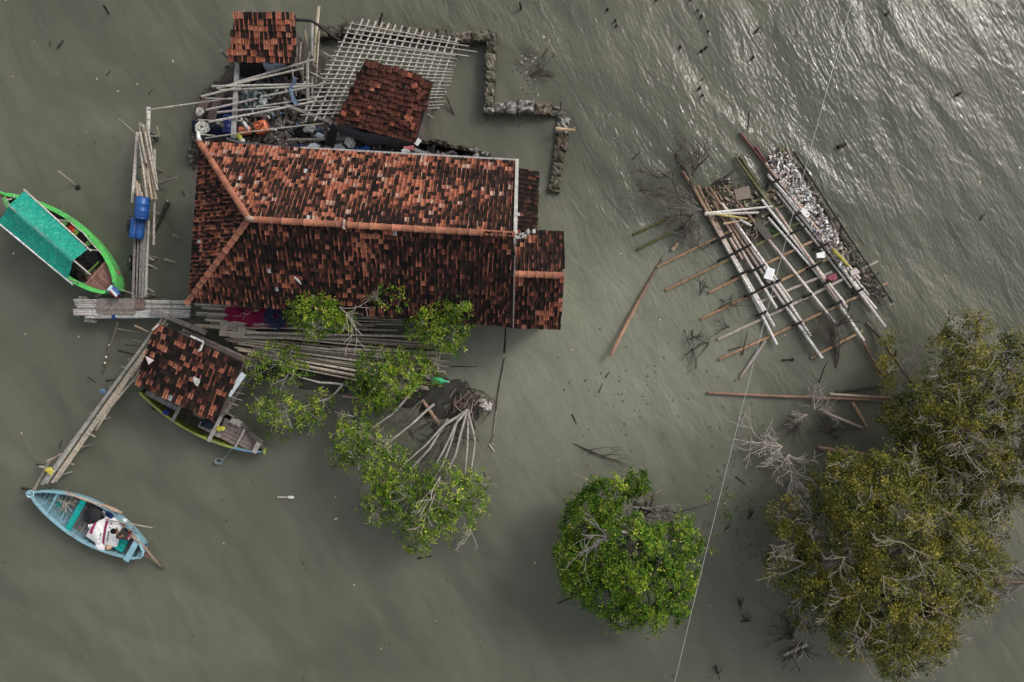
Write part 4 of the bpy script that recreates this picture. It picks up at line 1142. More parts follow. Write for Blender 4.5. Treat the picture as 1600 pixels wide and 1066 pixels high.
# ---- the bamboo raft on the right
raft = thing('bamboo_raft', 'large half sunken raft of white and brown bamboo poles lashed in a grid', 'raft', P(1230, 400, 0).to_tuple())
XP = [(989, 367, 1060, 333, 1), (995, 391, 1085, 346, 1), (1026, 418, 1227, 320, 2), (1040, 454, 1251, 347, 2), (1107, 458, 1320, 353, 0), (1095, 499, 1340, 383, 0), (1121, 531, 1371, 408.5, 3), (1180, 475, 1300, 425, 3), (1123, 562, 1387, 442, 0), (1156, 590, 1196, 532, 3), (1266.5, 560, 1348, 517, 0), (1110, 345, 1215, 300, 2)]
for x0, y0, x1, y1, k in XP:
    c0 = [(.30, .185, .11), (.10, .105, .035), (.27, .175, .10), (.36, .3, .245)][k]
    c1 = [(.34, .23, .15), (.13, .12, .05), (.11, .11, .04), (.4, .35, .31)][k]
    mb = MB(); pole(mb, P(x0, y0, .03), P(x1, y1, .12), .068, c0, bend=.02, node=.5, end=c1, tip=.9); mb.build('cross_pole', BAMBOO, raft)
WH = (.68, .645, .60)
LP = [(1056, 239, 1213.5, 538.5, .08, 'm'), (1066, 267, 1209.5, 510, .075, 'b'), (1077.5, 282, 1192, 487, .07, 'b'), (1090, 290, 1190, 484, .075, 'b'),
      (1101, 292, 1214.5, 483.5, .07, 'b'), (1109, 294, 1237.5, 481, .075, 'b'), (1117, 298, 1266.5, 525, .075, 'b'), (1108, 300, 1284.5, 560, .08, 'b'), (1128, 318, 1237, 470, .06, 'w'), (1140, 372, 1160, 405, .075, 'p'),
      (1123, 280, 1304.5, 505, .07, 'b'),
      (1148.5, 245, 1324, 481, .07, 'm'), (1156, 245, 1349.5, 532.5, .085, 'm'), (1190, 312, 1318, 471.5, .065, 'w'), (1211, 325, 1314, 479, .06, 'p'), (1200, 340, 1306, 462, .06, 'w'),
      (1156, 207.5, 1357, 461.5, .07, 'r'), (1180, 229, 1383, 511, .08, 'r'), (1200, 272.5, 1369, 483, .07, 'w'), (1201, 275, 1343.5, 436, .07, 'w'), (1196, 255, 1318, 410, .08, 'p'), (1213, 300, 1330, 450, .06, 'g'),
      (1222.5, 233, 1250, 275, .06, 'y'), (1240, 236, 1395, 472, .06, 'd'), (1250, 262, 1377, 477, .06, 'd'), (1280, 335, 1330, 415, .05, 'd')]
PCOL = {'m': ((.09, .085, .035), WH), 'b': ((.30, .19, .13), WH), 'w': (WH, WH), 'p': ((.5, .37, .31), (.42, .31, .26)), 'r': ((.13, .05, .045), (.58, .52, .48)), 'g': ((.3, .28, .25), (.4, .37, .33)), 'y': ((.22, .2, .07), (.2, .17, .07)), 'd': ((.035, .032, .024), (.04, .05, .03))}
for i, (x0, y0, x1, y1, r, k) in enumerate(LP):
    c0, c1 = PCOL[k]
    z = .17 + .045 * (i % 3)
    mb = MB(); pole(mb, P(x0, y0, z - .12 if k in 'mbr' else z), P(x1, y1, z), r * .9, c0, bend=.02, node=.8, end=c1, tip=.9); mb.build('long_pole', BAMBOO, raft)
mb = MB(); pole(mb, P(1301, 390, .4), P(1326, 416, .38), .085, (.40, .33, .07), node=.3); mb.build('yellow_pole', BAMBOO, raft)
TP = [(1101, 333.5, 1208, 322.5, .05, WH), (1101, 335, 1185, 332.5, .06, (.62, .56, .5)), (1108, 333, 1168, 342, .055, (.5, .4, .14)), (1155, 343, 1174, 353, .06, (.6, .54, .48)), (1130, 350, 1158, 345, .05, (.42, .27, .18))]
for x0, y0, x1, y1, r, c in TP:
    mb = MB(); pole(mb, P(x0, y0, .42), P(x1, y1, .4), r, c, bend=.01, node=.5); mb.build('top_pole', BAMBOO, raft)
LS = [(1128, 372, 30), (1136, 401, 26), (1157, 428, 24), (1176, 458, 22), (1190, 490, 14), (1162, 388, 20), (1182, 420, 22), (1203, 444, 24), (1225, 478, 20), (1246, 506, 12), (1273, 415, 22), (1290, 442, 20), (1306, 475, 16), (1246, 360, 22), (1215, 440, 8), (1262, 462, 10), (1208, 285, 18), (1245, 335, 14), (1283, 385, 22), (1340, 455, 14)]
for x, y, wpx in LS:
    mb = MB()
    a, b = P(x - wpx / 2, y + wpx * .24, .26), P(x + wpx / 2, y - wpx * .24, .26)
    for s in (-.03, .03):
        d = Vector((.45, .85, 0)) * s
        mb.tube([a + d - Vector((0, 0, .12)), a + d + Vector((0, 0, .06)), a.lerp(b, .5) + d + Vector((0, 0, .09)), b + d + Vector((0, 0, .06)), b + d - Vector((0, 0, .12))], .035, 5, (.02, .02, .02))
    mb.build('lashing', CLOTH, raft)
scatter_stuff('plastic_litter', 'dense white plastic litter caught along the outer edge of the bamboo raft', 'litter', [(1203, 245), (1228, 236), (1250, 275), (1285, 330), (1310, 372), (1326, 412), (1316, 420), (1290, 385), (1262, 345), (1228, 295), (1203, 262)], 900, .24, .095, [(.74, .74, .73), (.62, .61, .59), (.5, .47, .44), (.36, .32, .29), (.2, .165, .14), (.1, .08, .068), (.42, .35, .31)], 15, zamp=.1, long_=.8)
scatter_stuff('litter_twigs', 'dark twigs and weed matted under the plastic litter of the bamboo raft', 'twigs', [(1200, 240), (1230, 232), (1256, 275), (1300, 340), (1350, 412), (1395, 470), (1372, 468), (1322, 428), (1280, 380), (1230, 302), (1198, 262)], 720, .06, .10, [(.045, .038, .031), (.075, .06, .047), (.11, .085, .066), (.16, .12, .095)], 16, zamp=.18, long_=5)
scatter_stuff('raft_debris', 'dark rotting debris floating between the white poles at the raft head', 'debris', [(1100, 292), (1130, 285), (1178, 298), (1222, 296), (1215, 330), (1180, 375), (1150, 368), (1110, 330)], 420, .04, .14, [(.045, .037, .03), (.03, .027, .024), (.09, .065, .05), (.16, .12, .09), (.07, .08, .035)], 17, zamp=.1, long_=3)
for lab, x, y, sx, sy, rz, c in (('white foam block floating among the white poles of the raft', 1202, 428, .34, .5, -.3, (.72, .72, .72)), ('small white float in an open square of the raft', 1282, 399, .36, .24, .1, (.72, .72, .7)), ('brown rotten board floating at the head of the raft', 1160, 303, .7, .5, .2, (.16, .125, .095)), ('rusty brown board floating under the crossed top poles', 1192, 360, .35, .95, .6, (.06, .045, .038)),
                                 ('white plastic sheet scrap lying on the litter of the raft', 1258, 333, .45, .22, -.8, (.66, .64, .62)), ('pale pink board on the lower part of the raft edge', 1334, 425, .36, .25, .4, (.45, .37, .34))):
    mb = MB(); mb.box(P(x, y, .14 if 'brown' in lab else .3), (sx, sy, .12), rz, c, jit=.03); single('float' if 'white' in lab else 'board', mb, PLASTIC, lab, 'float' if 'white' in lab else 'board')
mb = MB(); mb.blob(P(1300, 433, .3), (.28, .16, .1), (.25, .08, .1), rough=.4, rot=.4); single('pink_rag', mb, CLOTH, 'dull pink rag tied where raft poles cross', 'rag')
mb = MB()
for k in range(14): mb.blob(P(1206 + R.uniform(-9, 9), 360 + R.uniform(-3, 3), .06), (.12, .09, .04), (.05, .1, .03), 6, 4, .4)
o = single('water_weed', mb, MUD, 'small patch of green weed inside the raft grid', 'weed'); o['kind'] = 'stuff'
# ---- loose poles in the water
for nm, lab, x0, y0, x1, y1, z0, z1, r, c, e in (
        ('drift_pole', 'long brown bamboo pole slanting into the open water beside the raft', 953.5, 556, 1048, 378, .3, -.12, .085, (.34, .2, .13), (.07, .06, .045)),
        ('drift_pole', 'very long brown bamboo pole lying level in the water towards the olive trees', 1105, 614, 1396, 625, .05, .18, .068, (.20, .115, .075), (.24, .14, .095)),
        ('drift_pole', 'second pole lying close along the very long level one', 1296, 616, 1394, 622, .2, .25, .07, (.36, .28, .22), (.2, .12, .08)),
        ('drift_pole', 'brown pole lying level in the shade at the edge of the big olive tree', 1276, 699, 1376, 713, .12, .15, .08, (.22, .14, .10), (.2, .13, .09)),
        ('drift_pole', 'whitish tapering branch in the shade between the two olive trees', 1285, 643.5, 1347, 669, .2, .1, .075, (.52, .45, .36), (.2, .15, .11)),
        ('drift_pole', 'short orange stick in the shade below the very long pole', 1332, 629, 1354, 667, .15, .1, .065, (.36, .22, .13), (.25, .16, .1)),
        ('drift_pole', 'black branch in the shade above the very long pole', 1306, 613, 1380, 604, .05, .15, .06, (.03, .025, .02), (.03, .025, .02)),
        ('drift_pole', 'brown pole leading from the raft tip to the olive tree', 1346, 530, 1376, 584, .15, .1, .065, (.2, .11, .07), (.08, .055, .04)),
        ('drift_pole', 'black pole in the water just above the bottom corner branches', 1562, 890, 1640, 902, .1, .1, .06, (.03, .025, .02), (.03, .025, .02)),
        ('drift_pole', 'brown pole floating level beside the big olive tree at the frame edge', 1555, 909, 1640, 911, .1, .1, .06, (.12, .08, .06), (.12, .08, .06)),
        ('drift_pole', 'white stick in the water under the lower edge of the big olive tree', 1224, 1023, 1262, 1007, .15, .15, .06, (.45, .43, .38), (.4, .38, .33)),
        ('drift_pole', 'short orange brown stick floating near the top of the long slanting pole', 1050, 391, 1059, 379, .08, .08, .09, (.36, .25, .16), (.3, .2, .13)),
        ('drift_pole', 'dark pole standing slanted in the basin beside the dark red shed', 692, 136, 713, 186, .5, -.1, .045, (.12, .10, .075), (.06, .05, .04)),
        ('drift_pole', 'brown stick in the shallows below the leafy trees', 660, 625, 687, 664, .15, .2, .075, (.36, .23, .16), (.33, .22, .15)),
        ('drift_pole', 'thin brown floating stick under the white branch of the leafy tree', 534, 619, 562, 622, .1, .1, .06, (.3, .24, .19), (.28, .2, .15))):
    mb = MB(); pole(mb, P(x0, y0, z0), P(x1, y1, z1), r, c, bend=.02, node=.6, end=e, tip=.9); single(nm, mb, BAMBOO, lab, 'pole')
# ------------------------------------------------------------------ boats
def boat_frame(name, label, stern, bow, z):
    a, b = P(stern[0], stern[1], z), P(bow[0], bow[1], z)
    d = b - a
    L = math.hypot(d.x, d.y)
    rz = math.atan2(d.y, d.x)
    o = thing(name, label, 'boat', (a.x, a.y, 0), None, rz)
    m = Matrix.Translation((a.x, a.y, 0)) @ Matrix.Rotation(rz, 4, 'Z')
    return o, L, m


def hull_profile(L, B, zg, stern_w, sheer=.35, peak=.45, fwd=1.0, keel=-.3):
    def half(t):
        if t < peak:
            q = t / peak
            return B * (stern_w + (1 - stern_w) * math.sin(q * math.pi / 2) ** .85)
        q = (t - peak) / (1 - peak)
        return B * max(0.0, math.cos(q * math.pi / 2)) ** (.75 * fwd)
    def top(t):
        return zg + sheer * (abs(t - .45) / .55) ** 2.2
    def bot(t):
        return keel + (.45 + .2 * sheer) * max(0, (abs(t - .45) / .55)) ** 3.5
    return half, top, bot


def hull(o, L, prof, out_col, in_col, rim_col, rim_w, ns=26, floor_z=.16, floor_col=(.17, .15, .14), bow_cap=None):
    half, top, bot = prof
    k = 7
    mb = MB()
    for side_in in (0, 1):
        vs, cs = [], []
        th = .05 * side_in
        for i in range(ns + 1):
            t = i / ns
            hb = max(0.012, half(t) - th); zt = top(t); zb = bot(t) + th
            for j in range(2 * k + 1):
                a = (j - k) / k
                y = hb * math.sin(abs(a) * math.pi / 2) ** .55 * (1 if a >= 0 else -1)
                z = zb + (zt - zb) * (1 - math.cos(abs(a) * math.pi / 2)) ** 1.1
                vs.append((t * L, y, z))
                cs.append(vary(in_col if side_in else out_col, .08))
        w_ = 2 * k + 1
        fs = []
        for i in range(ns):
            for j in range(2 * k):
                q = (i * w_ + j, (i + 1) * w_ + j, (i + 1) * w_ + j + 1, i * w_ + j + 1)
                fs.append(q if side_in else q[::-1])
        if not side_in:
            fs.append(tuple(j for j in range(w_)))
        mb.add(vs, fs, cs)
    mb.build('hull', PAINT, o, smooth=True, local=True)
    for s in (-1, 1):
        mb = MB()
        vs, cs = [], []
        for i in range(ns + 1):
            t = i / ns
            hb = half(t); zt = top(t)
            y1, y0 = s * (hb + .03), s * max(.0, hb - rim_w)
            c = vary(rim_col(t, s) if callable(rim_col) else rim_col, .07)
            if R.random() < .12: c = mixc(c, (.12, .11, .09), R.random() * .7)
            vs += [(t * L, y0, zt + .03), (t * L, y1, zt + .03), (t * L, y1, zt - .05), (t * L, y0, zt - .05)]
            cs += [c] * 4
        fs = []
        for i in range(ns):
            for j in range(4):
                q = (i * 4 + j, i * 4 + (j + 1) % 4, (i + 1) * 4 + (j + 1) % 4, (i + 1) * 4 + j)
                fs.append(q if s < 0 else q[::-1])
        fs += [(0, 1, 2, 3), (ns * 4 + 3, ns * 4 + 2, ns * 4 + 1, ns * 4)]
        mb.add(vs, fs, cs); mb.build('gunwale', PAINT, o, local=True)
    # floor boards across
    mb = MB()
    n = int(L / .17)
    for i in range(1, n):
        t = i / n
        hb = half(t) * .86
        if hb < .08: continue
        fz = max(floor_z, bot(t) + .22)
        mb.box((t * L, 0, fz), (.155, 2 * hb, .03), 0, vary(floor_col if not callable(floor_col) else floor_col(t), .22))
    mb.build('floor_boards', WOOD, o, local=True)


def ribs(o, L, prof, col, ts, w=.05):
    half, top, bot = prof
    for t in ts:
        mb = MB()
        pts = []
        for j in range(13):
            a = (j - 6) / 6
            hb = half(t) - .06
            y = hb * math.sin(abs(a) * math.pi / 2) ** .55 * (1 if a >= 0 else -1)
            z = bot(t) + .07 + (top(t) - bot(t) - .07) * (1 - math.cos(abs(a) * math.pi / 2)) ** 1.1
            pts.append((t * L, y, z))
        mb.tube(pts, w * .6, 4, vary(col, .1)); mb.build('rib', PAINT, o, local=True)


def from_px(m, px, py, z):
    return m.inverted() @ P(px, py, z)


# ---- light blue boat
BLUE = (.20, .36, .42)
bl, Lb, mbl = boat_frame('wooden_boat', 'light blue open wooden boat carrying white sacks and one person', (219, 862), (53, 769), .55)
pb = hull_profile(Lb, M(32, .5), .5, .36, .28, .46, .9)
hull(bl, Lb, pb, (.19, .33, .39), (.115, .205, .245), BLUE, .075, floor_col=lambda t: (.17, .165, .16) if t < .62 else (.15, .25, .27), floor_z=.14)  # inner skin darker than the outside: shade and grime painted into its colour
ribs(bl, Lb, pb, (.2, .36, .42), (.18, .3, .44, .57, .7, .8, .9))
TEAL = (.0, .29, .255)
def thwart(o, L, prof, t, w, col, name='thwart', z=None, over=0.0, th=.05):
    half, top, bot = prof
    mb = MB(); mb.box((t * L, 0, (z if z is not None else top(t) - .06)), (w, 2 * (half(t) - .07 + over), th), 0, col); return mb.build(name, PAINT, o, local=True)
thwart(bl, Lb, pb, .615, .24, TEAL)
thwart(bl, Lb, pb, .82, .10, (.16, .30, .35)); thwart(bl, Lb, pb, .72, .10, (.17, .30, .34), z=.3)
thwart(bl, Lb, pb, .055, .24, (.22, .40, .47), 'transom_board', z=.70, over=.18)
half, top, bot = pb
mb = MB(); mb.tube([(Lb * .03, half(.03) * .9, .68), (-.18, .15, .72), (-.22, 0, .72), (-.18, -.15, .72), (Lb * .03, -half(.03) * .9, .68)], .05, 5, (.2, .37, .43)); mb.build('stern_frame', PAINT, bl, local=True)
mb = MB(); mb.box((-.28, .05, .35), (.2, .26, .1), .3, (.2, .1, .08)); mb.build('rudder_bracket', WOOD, bl, local=True)
mb = MB(); mb.tube([(Lb - .12, 0, .2), (Lb + .0, 0, .72), (Lb + .06, 0, .92)], [.06, .07, .06], 8, (.2, .37, .43)); mb.build('stem_post', PAINT, bl, local=True)
mb = MB()
for k in range(3):
    mb.tube([(Lb - .04 + math.cos(a) * (.13 + .01 * k), math.sin(a) * (.13 + .01 * k), .8 + .02 * k) for a in [2 * math.pi * i / 14 for i in range(15)]], .018, 5, (.36, .52, .58), cap=False)
mb.build('rope_ring', CLOTH, [c_ for c_ in bl.children if c_.name.startswith('stem_post')][0], local=True)
lc = from_px(mbl, 188, 849.5, .40)
mb = MB(); mb.box((lc.x, lc.y, .40), (.52, .56, .1), .0, TEAL, jit=.01)
mb.build('locker_lid', PAINT, bl, local=True)
mb = MB(); mb.box((lc.x, lc.y + .1, .456), (.5, .014, .012), 0, (0, .1, .09)); mb.box((lc.x, lc.y - .1, .456), (.5, .014, .012), 0, (0, .1, .09)); mb.build('lid_seam', PAINT, [c_ for c_ in bl.children if c_.name.startswith('locker_lid')][0], local=True)
mb = MB()
for k in range(4): mb.box((Lb * (.70 + .035 * k), -.2 + .08 * k, .2), (.2, .3, .03), .1 * k, (.02, .3, .25) if k % 2 else (.12, .27, .28))
mb.build('painted_boards', PAINT, bl, local=True)


def BL(x, y, z): return mbl @ Vector((x, y, z))




# rope tangle and hooks
tg = MB()
for k in range(16):
    c = from_px(mbl, 104 + R.uniform(-9, 10), 782 + R.uniform(-7, 7), .32)
    a = R.uniform(0, 6.28)
    pts = [mbl @ (c + Vector((math.cos(a) * s * .4, math.sin(a) * s * .4, .05 + .05 * math.sin(3 * s + k))) + Vector((R.uniform(-.06, .06), R.uniform(-.06, .06), 0))) for s in (-1, -.5, 0, .5, 1)]
    tg.tube(pts, .016, 4, vary(R.choice([(.33, .28, .22), (.4, .36, .3), (.16, .12, .1)]), .2))
single('rope_tangle', tg, CLOTH, 'tangle of brown rope and sticks lying in the light blue boat bow', 'rope')
mb = MB(); pole(mb, P(103, 770, .85), P(190, 801, .80), .05, (.40, .29, .22), node=.8, bend=.015); mb.tube([P(160, 789, .84), P(178, 797, .83), P(191, 801.5, .8)], [.05, .09, .03], 6, (.36, .25, .18)); single('oar', mb, BAMBOO, 'brown wooden oar laid along the far gunwale of the light blue boat', 'oar')
mb = MB(); pole(mb, P(167, 813, .75), P(238, 825, .75), .035, (.38, .34, .29), node=.7); single('boat_pole', mb, BAMBOO, 'thin pale pole jutting out over the side of the light blue boat', 'pole')
mb = MB(); pole(mb, P(205, 836, .8), P(228, 858, .55), .075, (.27, .2, .16), node=.9); mb.tube([P(226, 856, .55), P(240, 873, .3), P(252, 886, .05), P(262, 897, -.35)], [.06, .055, .07, .05], 7, [(.24, .19, .15), (.18, .14, .1), (.07, .06, .045), (.04, .035, .03)]); single('steering_oar', mb, BAMBOO, 'long dark steering oar trailing into the water from the light blue boat', 'oar')
mb = MB(); mb.blob(P(146, 805, .42), (.40, .44, .22), (.024, .024, .027), 14, 8, .06); mb.blob(P(148, 804, .6), (.3, .32, .1), (.03, .03, .033), 10, 5, .1); single('black_bundle', mb, CLOTH, 'round black bundle behind the teal thwart of the light blue boat', 'bundle', smooth=True)
mb = MB(); mb.blob(P(173, 803, .42), (.3, .2, .15), (.015, .03, .09), 10, 6, .2, -.6); single('blue_bundle', mb, CLOTH, 'navy bundle between the white sacks and the far gunwale', 'bundle', smooth=True)
mb = MB(); mb.blob(P(166, 800, .4), (.2, .2, .14), (.45, .44, .42), 8, 5, .3); single('grey_rag', mb, CLOTH, 'grey crumpled rag beside the navy bundle', 'rag', smooth=True)
mb = MB(); mb.blob(P(169, 855.5, .55), (.14, .12, .1), (.45, .31, .2), 8, 5, .3); single('tan_pouch', mb, CLOTH, 'small tan pouch at the bottom corner of the printed sack', 'pouch', smooth=True)


def sack(label, corners, z, print_spots, letters, band):
    """a filled woven sack: a puffed pillow whose outline is given as photo spots"""
    n = 9
    c = [P(x, y, z) for x, y in corners]
    ctr = sum(c, Vector()) / 4
    o = thing('sack', label, 'sack', (ctr.x, ctr.y, z))

    def surf(u, v, lift=0.0):
        p = c[0].lerp(c[1], u).lerp(c[3].lerp(c[2], u), v)
        e = (1 - abs(2 * u - 1) ** 3) * (1 - abs(2 * v - 1) ** 3)
        w_ = mnoise.noise(Vector((p.x * 4.2, p.y * 4.2, 1))) * .06 + mnoise.noise(Vector((p.x * 10, p.y * 10, 3))) * .025
        pull = Vector(((p.x - ctr.x), (p.y - ctr.y), 0)) * (-.05 * (1 - e))
        return p + pull + Vector((w_ * .5, w_ * .4, e * .13 + w_ + lift))
    g = [[surf(i / n, j / n) for j in range(n + 1)] for i in range(n + 1)]
    mb = MB()
    mb.sheet(g, lambda a, b: [vary((.68, .675, .66), .05) for _ in range(a * b)], .16)
    mb.build('bag', CLOTH, o, smooth=True)
    # the printed magenta band and lettering, woven into the bag
    u0, u1, v0, v1 = band
    g = [[surf(u0 + (u1 - u0) * i / 3, v0 + (v1 - v0) * j / 10, .012) for j in range(11)] for i in range(4)]
    mb = MB(); mb.sheet(g, lambda a, b: [vary((.31, .03, .115), .12) for _ in range(a * b)], .004); mb.build('printed_band', CLOTH, o.children[0], smooth=True)
    if letters:
        txt, lu, lv0, lv1, size, colr = letters
        strokes = {'E': [((0, 0), (0, 1)), ((0, 0), (.6, 0)), ((0, .5), (.5, .5)), ((0, 1), (.6, 1))], 's': [((.6, .6), (.1, .55)), ((.1, .55), (.1, .35)), ((.1, .35), (.6, .25)), ((.6, .25), (.5, 0)), ((.5, 0), (0, .05))], 'o': [((0, 0), (.5, 0)), ((.5, 0), (.5, .6)), ((.5, .6), (0, .6)), ((0, .6), (0, 0))],
                   'W': [((0, 1), (.2, 0)), ((.2, 0), (.4, .7)), ((.4, .7), (.6, 0)), ((.6, 0), (.8, 1))], 'a': [((0, 0), (0, .5)), ((0, .5), (.5, .6)), ((.5, .6), (.5, 0)), ((.5, 0), (0, 0))], 'n': [((0, 0), (0, .6)), ((0, .6), (.5, .55)), ((.5, .55), (.5, 0))], 't': [((.2, 1), (.2, 0)), ((0, .6), (.45, .6))], 'u': [((0, .6), (0, 0)), ((0, 0), (.5, 0)), ((.5, .6), (.5, 0))], 'r': [((0, 0), (0, .6)), ((0, .45), (.4, .6))], 'i': [((.1, 0), (.1, .6)), ((.1, .8), (.1, .9))]}
        mb = MB()
        m_ = len(txt)
        step = (lv1 - lv0) / m_
        for q, chx in enumerate(txt):
            for (a0, b0), (a1, b1) in strokes.get(chx, []):
                # the lettering reads along the bag: x runs with v, height with -u
                p0 = surf(lu - b0 * size + size / 2, lv0 + (q + a0 * .9) * step, .016); p1 = surf(lu - b1 * size + size / 2, lv0 + (q + a1 * .9) * step, .016)
                if (p1 - p0).length > 1e-4: mb.plank(p0, p1, .022, .006, colr)
        mb.build('lettering', CLOTH, o.children[0])
    return o


sack('flat white sack with a magenta band and dark lettering beside the person', [(164, 804), (197, 812), (183, 856), (156, 853)], .50, None, ('Es o Wanuai', .42, .12, .86, .09, (.05, .05, .07)), (.12, .27, .08, .92))
sack('crumpled white sack with a short magenta band beside the black bundle', [(146, 815), (168, 808), (161, 858), (133, 838)], .5, None, ('sain', .8, .5, .75, .07, (.12, .12, .12)), (.14, .36, .02, .66))
mb = MB(); mb.blob(P(156, 854, .5), (.22, .13, .1), (.66, .65, .64), 8, 5, .35, -.5); single('sack_scrap', mb, CLOTH, 'white crumpled scrap below the two printed sacks', 'scrap', smooth=False)
mb = MB(); mb.blob(P(143, 820, .5), (.16, .12, .08), (.64, .63, .62), 8, 5, .35, .5); single('sack_scrap', mb, CLOTH, 'small white scrap between the black bundle and the crumpled sack', 'scrap', smooth=False)


# ---- the person crouching at the stern, bent forward over the sacks
def skin_body(name, joints, bones, mat, parent=None, root=0, sub=2):
    me = bpy.data.meshes.new(name)
    o = bpy.data.objects.new(name, me)
    COL.objects.link(o)
    org = Vector(ORG[parent.name]) if parent else Vector()
    me.from_pydata([Vector(j[0]) - org for j in joints], bones, [])
    if parent:
        o.parent = parent; ORG[o.name] = tuple(org)
    o.modifiers.new('Skin', 'SKIN')
    if not me.skin_vertices:
        me.attributes  # layer is created with the modifier
    for i, j in enumerate(joints):
        r = j[1]
        me.skin_vertices[0].data[i].radius = r if isinstance(r, tuple) else (r, r)
    me.skin_vertices[0].data[root].use_root = True
    s = o.modifiers.new('Subdivision', 'SUBSURF'); s.levels = sub; s.render_levels = sub
    me.materials.append(mat)
    return o


def plain(name, col, rough=.7):
    m, nt_, out = new_mat(name)
    geo = N(nt_, 'ShaderNodeNewGeometry'); no = N(nt_, 'ShaderNodeTexNoise', ins={'Scale': 14, 'Detail': 4})
    nt_.links.new(geo.outputs['Position'], no.inputs['Vector'])
    mr = N(nt_, 'ShaderNodeMapRange', ins={'To Min': .75, 'To Max': 1.25}); nt_.links.new(no.outputs['Fac'], mr.inputs['Value'])
    sc_ = N(nt_, 'ShaderNodeVectorMath', operation='SCALE'); sc_.inputs[0].default_value = col; nt_.links.new(mr.outputs['Result'], sc_.inputs['Scale'])
    b = N(nt_, 'ShaderNodeBsdfPrincipled', ins={'Roughness': rough, 'Specular IOR Level': .25}); nt_.links.new(sc_.outputs['Vector'], b.inputs['Base Color'])
    nt_.links.new(b.outputs['BSDF'], out.inputs['Surface'])
    return m


# the body axis runs from the head (photo 183,835) to the hips (photo 206,839); sitting height on the side board .55 m
hip = P(207, 840, .62); head = P(183, 835, 1.12)
fw = (head - hip); fw.z = 0; fw.normalize()
sd_ = Vector((-fw.y, fw.x, 0))


def B_(f, s, z): return Vector((hip.x, hip.y, 0)) + fw * f + sd_ * s + Vector((0, 0, z))


def make_person():
    o = thing('person', 'person in dark red and black clothes bending forward beside the white sacks', 'person', (hip.x, hip.y, .2))
    J, E = [], []

    def add(p, r, par=None):
        J.append((p, r)); i = len(J) - 1
        if par is not None: E.append((par, i))
        return i
    pel = add(B_(0, 0, .64), (.13, .11))
    wst = add(B_(.14, 0, .78), (.12, .10), pel)
    chs = add(B_(.33, 0, .93), (.145, .115), wst)
    nkb = add(B_(.46, 0, 1.0), (.075, .07), chs)
    nk = add(B_(.54, 0, 1.03), (.055, .055), nkb)
    hd = add(B_(.61, 0, 1.05), (.085, .09), nk)
    hd2 = add(B_(.68, 0, 1.06), (.10, .105), hd)
    hd3 = add(B_(.75, 0, 1.05), (.075, .08), hd2)
    arms = {}
    for s in (-1, 1):
        sh = add(B_(.41, .17 * s, .96), .058, chs)
        el = add(B_(.52 + (.02 if s > 0 else .0), .27 * s, .72), .042, sh)
        wr = add(B_(.68, .2 * s if s < 0 else .12, .64), .030, el)
        pm_ = add(B_(.75, .19 * s if s < 0 else .10, .62), (.038, .022), wr)
        for q in range(4):
            off = (q - 1.5) * .019
            ln = (.07, .08, .075, .06)[q]
            k1 = add(B_(.80, (.19 * s if s < 0 else .10) + off, .615), .0095, pm_)
            k2 = add(B_(.80 + ln * .5, (.19 * s if s < 0 else .10) + off * 1.05, .60), .0085, k1)
            add(B_(.80 + ln * .75, (.19 * s if s < 0 else .10) + off, .575), .0075, k2)
        t1 = add(B_(.755, (.19 * s if s < 0 else .10) - s * .045, .62), .011, pm_)
        add(B_(.80, (.19 * s if s < 0 else .10) - s * .06, .60), .009, t1)
        th = add(B_(.03, .09 * s, .60), .085, pel)
        kn = add(B_(.34, .15 * s, .58 if s > 0 else .60), .058, th)
        an = add(B_(.24, .14 * s, .26), .038, kn)
        ft = add(B_(.36, .155 * s, .20), (.04, .025), an)
        add(B_(.44, .16 * s, .19), (.035, .018), ft)
    body = skin_body('body', J, E, plain('brown_skin', (.17, .085, .052)), o)
    # face: nose, eyes, mouth, ears as one mesh on the head, looking down at the sack
    hair = MB()
    c = B_(.665, 0, 1.075)
    ax = (fw * .9 + Vector((0, 0, .2))).normalized()
    for k in range(1):
        hair.blob(c + Vector((0, 0, .03)) - fw * .0, (.125, .118, .105), (.010, .009, .009), 16, 10, .05, math.atan2(fw.y, fw.x))
    hair.build('hair', CLOTH, o, smooth=True)
    face = MB()
    f0 = c + fw * .115 - Vector((0, 0, .05))
    face.blob(f0 - Vector((0, 0, .02)) + fw * .012, (.022, .016, .028), (.17, .085, .05), 8, 5, .02)
    for s in (-1, 1):
        face.blob(f0 + sd_ * .04 * s + Vector((0, 0, .02)), (.01, .014, .009), (.5, .48, .45), 8, 5, 0)
        face.blob(f0 + sd_ * .04 * s + Vector((0, 0, .02)) + fw * .007, (.005, .006, .005), (.02, .015, .01), 6, 4, 0)
        face.blob(c + sd_ * .105 * s - Vector((0, 0, .035)), (.022, .012, .032), (.16, .08, .05), 8, 5, .02)
    face.box(f0 - Vector((0, 0, .06)), (.012, .05, .01), math.atan2(fw.y, fw.x), (.2, .06, .05))
    face.build('face', SKIN, o, smooth=True)
    # shirt and shorts follow the body
    J, E = [], []
    a = add(B_(.02, 0, .67), (.145, .12)); b = add(B_(.14, 0, .79), (.137, .115), a); c_ = add(B_(.33, 0, .94), (.163, .132), b); add(B_(.45, 0, 1.0), (.10, .085), c_)
    for s in (-1, 1):
        x = add(B_(.41, .175 * s, .965), .075, c_); add(B_(.465, .225 * s, .845), .066, x)
    skin_body('shirt', J, E, SHIRT, o)
    J, E = [], []
    a = add(B_(-.02, 0, .63), (.15, .125)); add(B_(.08, 0, .72), (.135, .11), a)
    for s in (-1, 1):
        x = add(B_(.05, .095 * s, .60), .103, a); add(B_(.27, .14 * s, .60), .085, x)
    skin_body('shorts', J, E, plain('dark_red_cloth', (.10, .012, .016)), o)
    return o


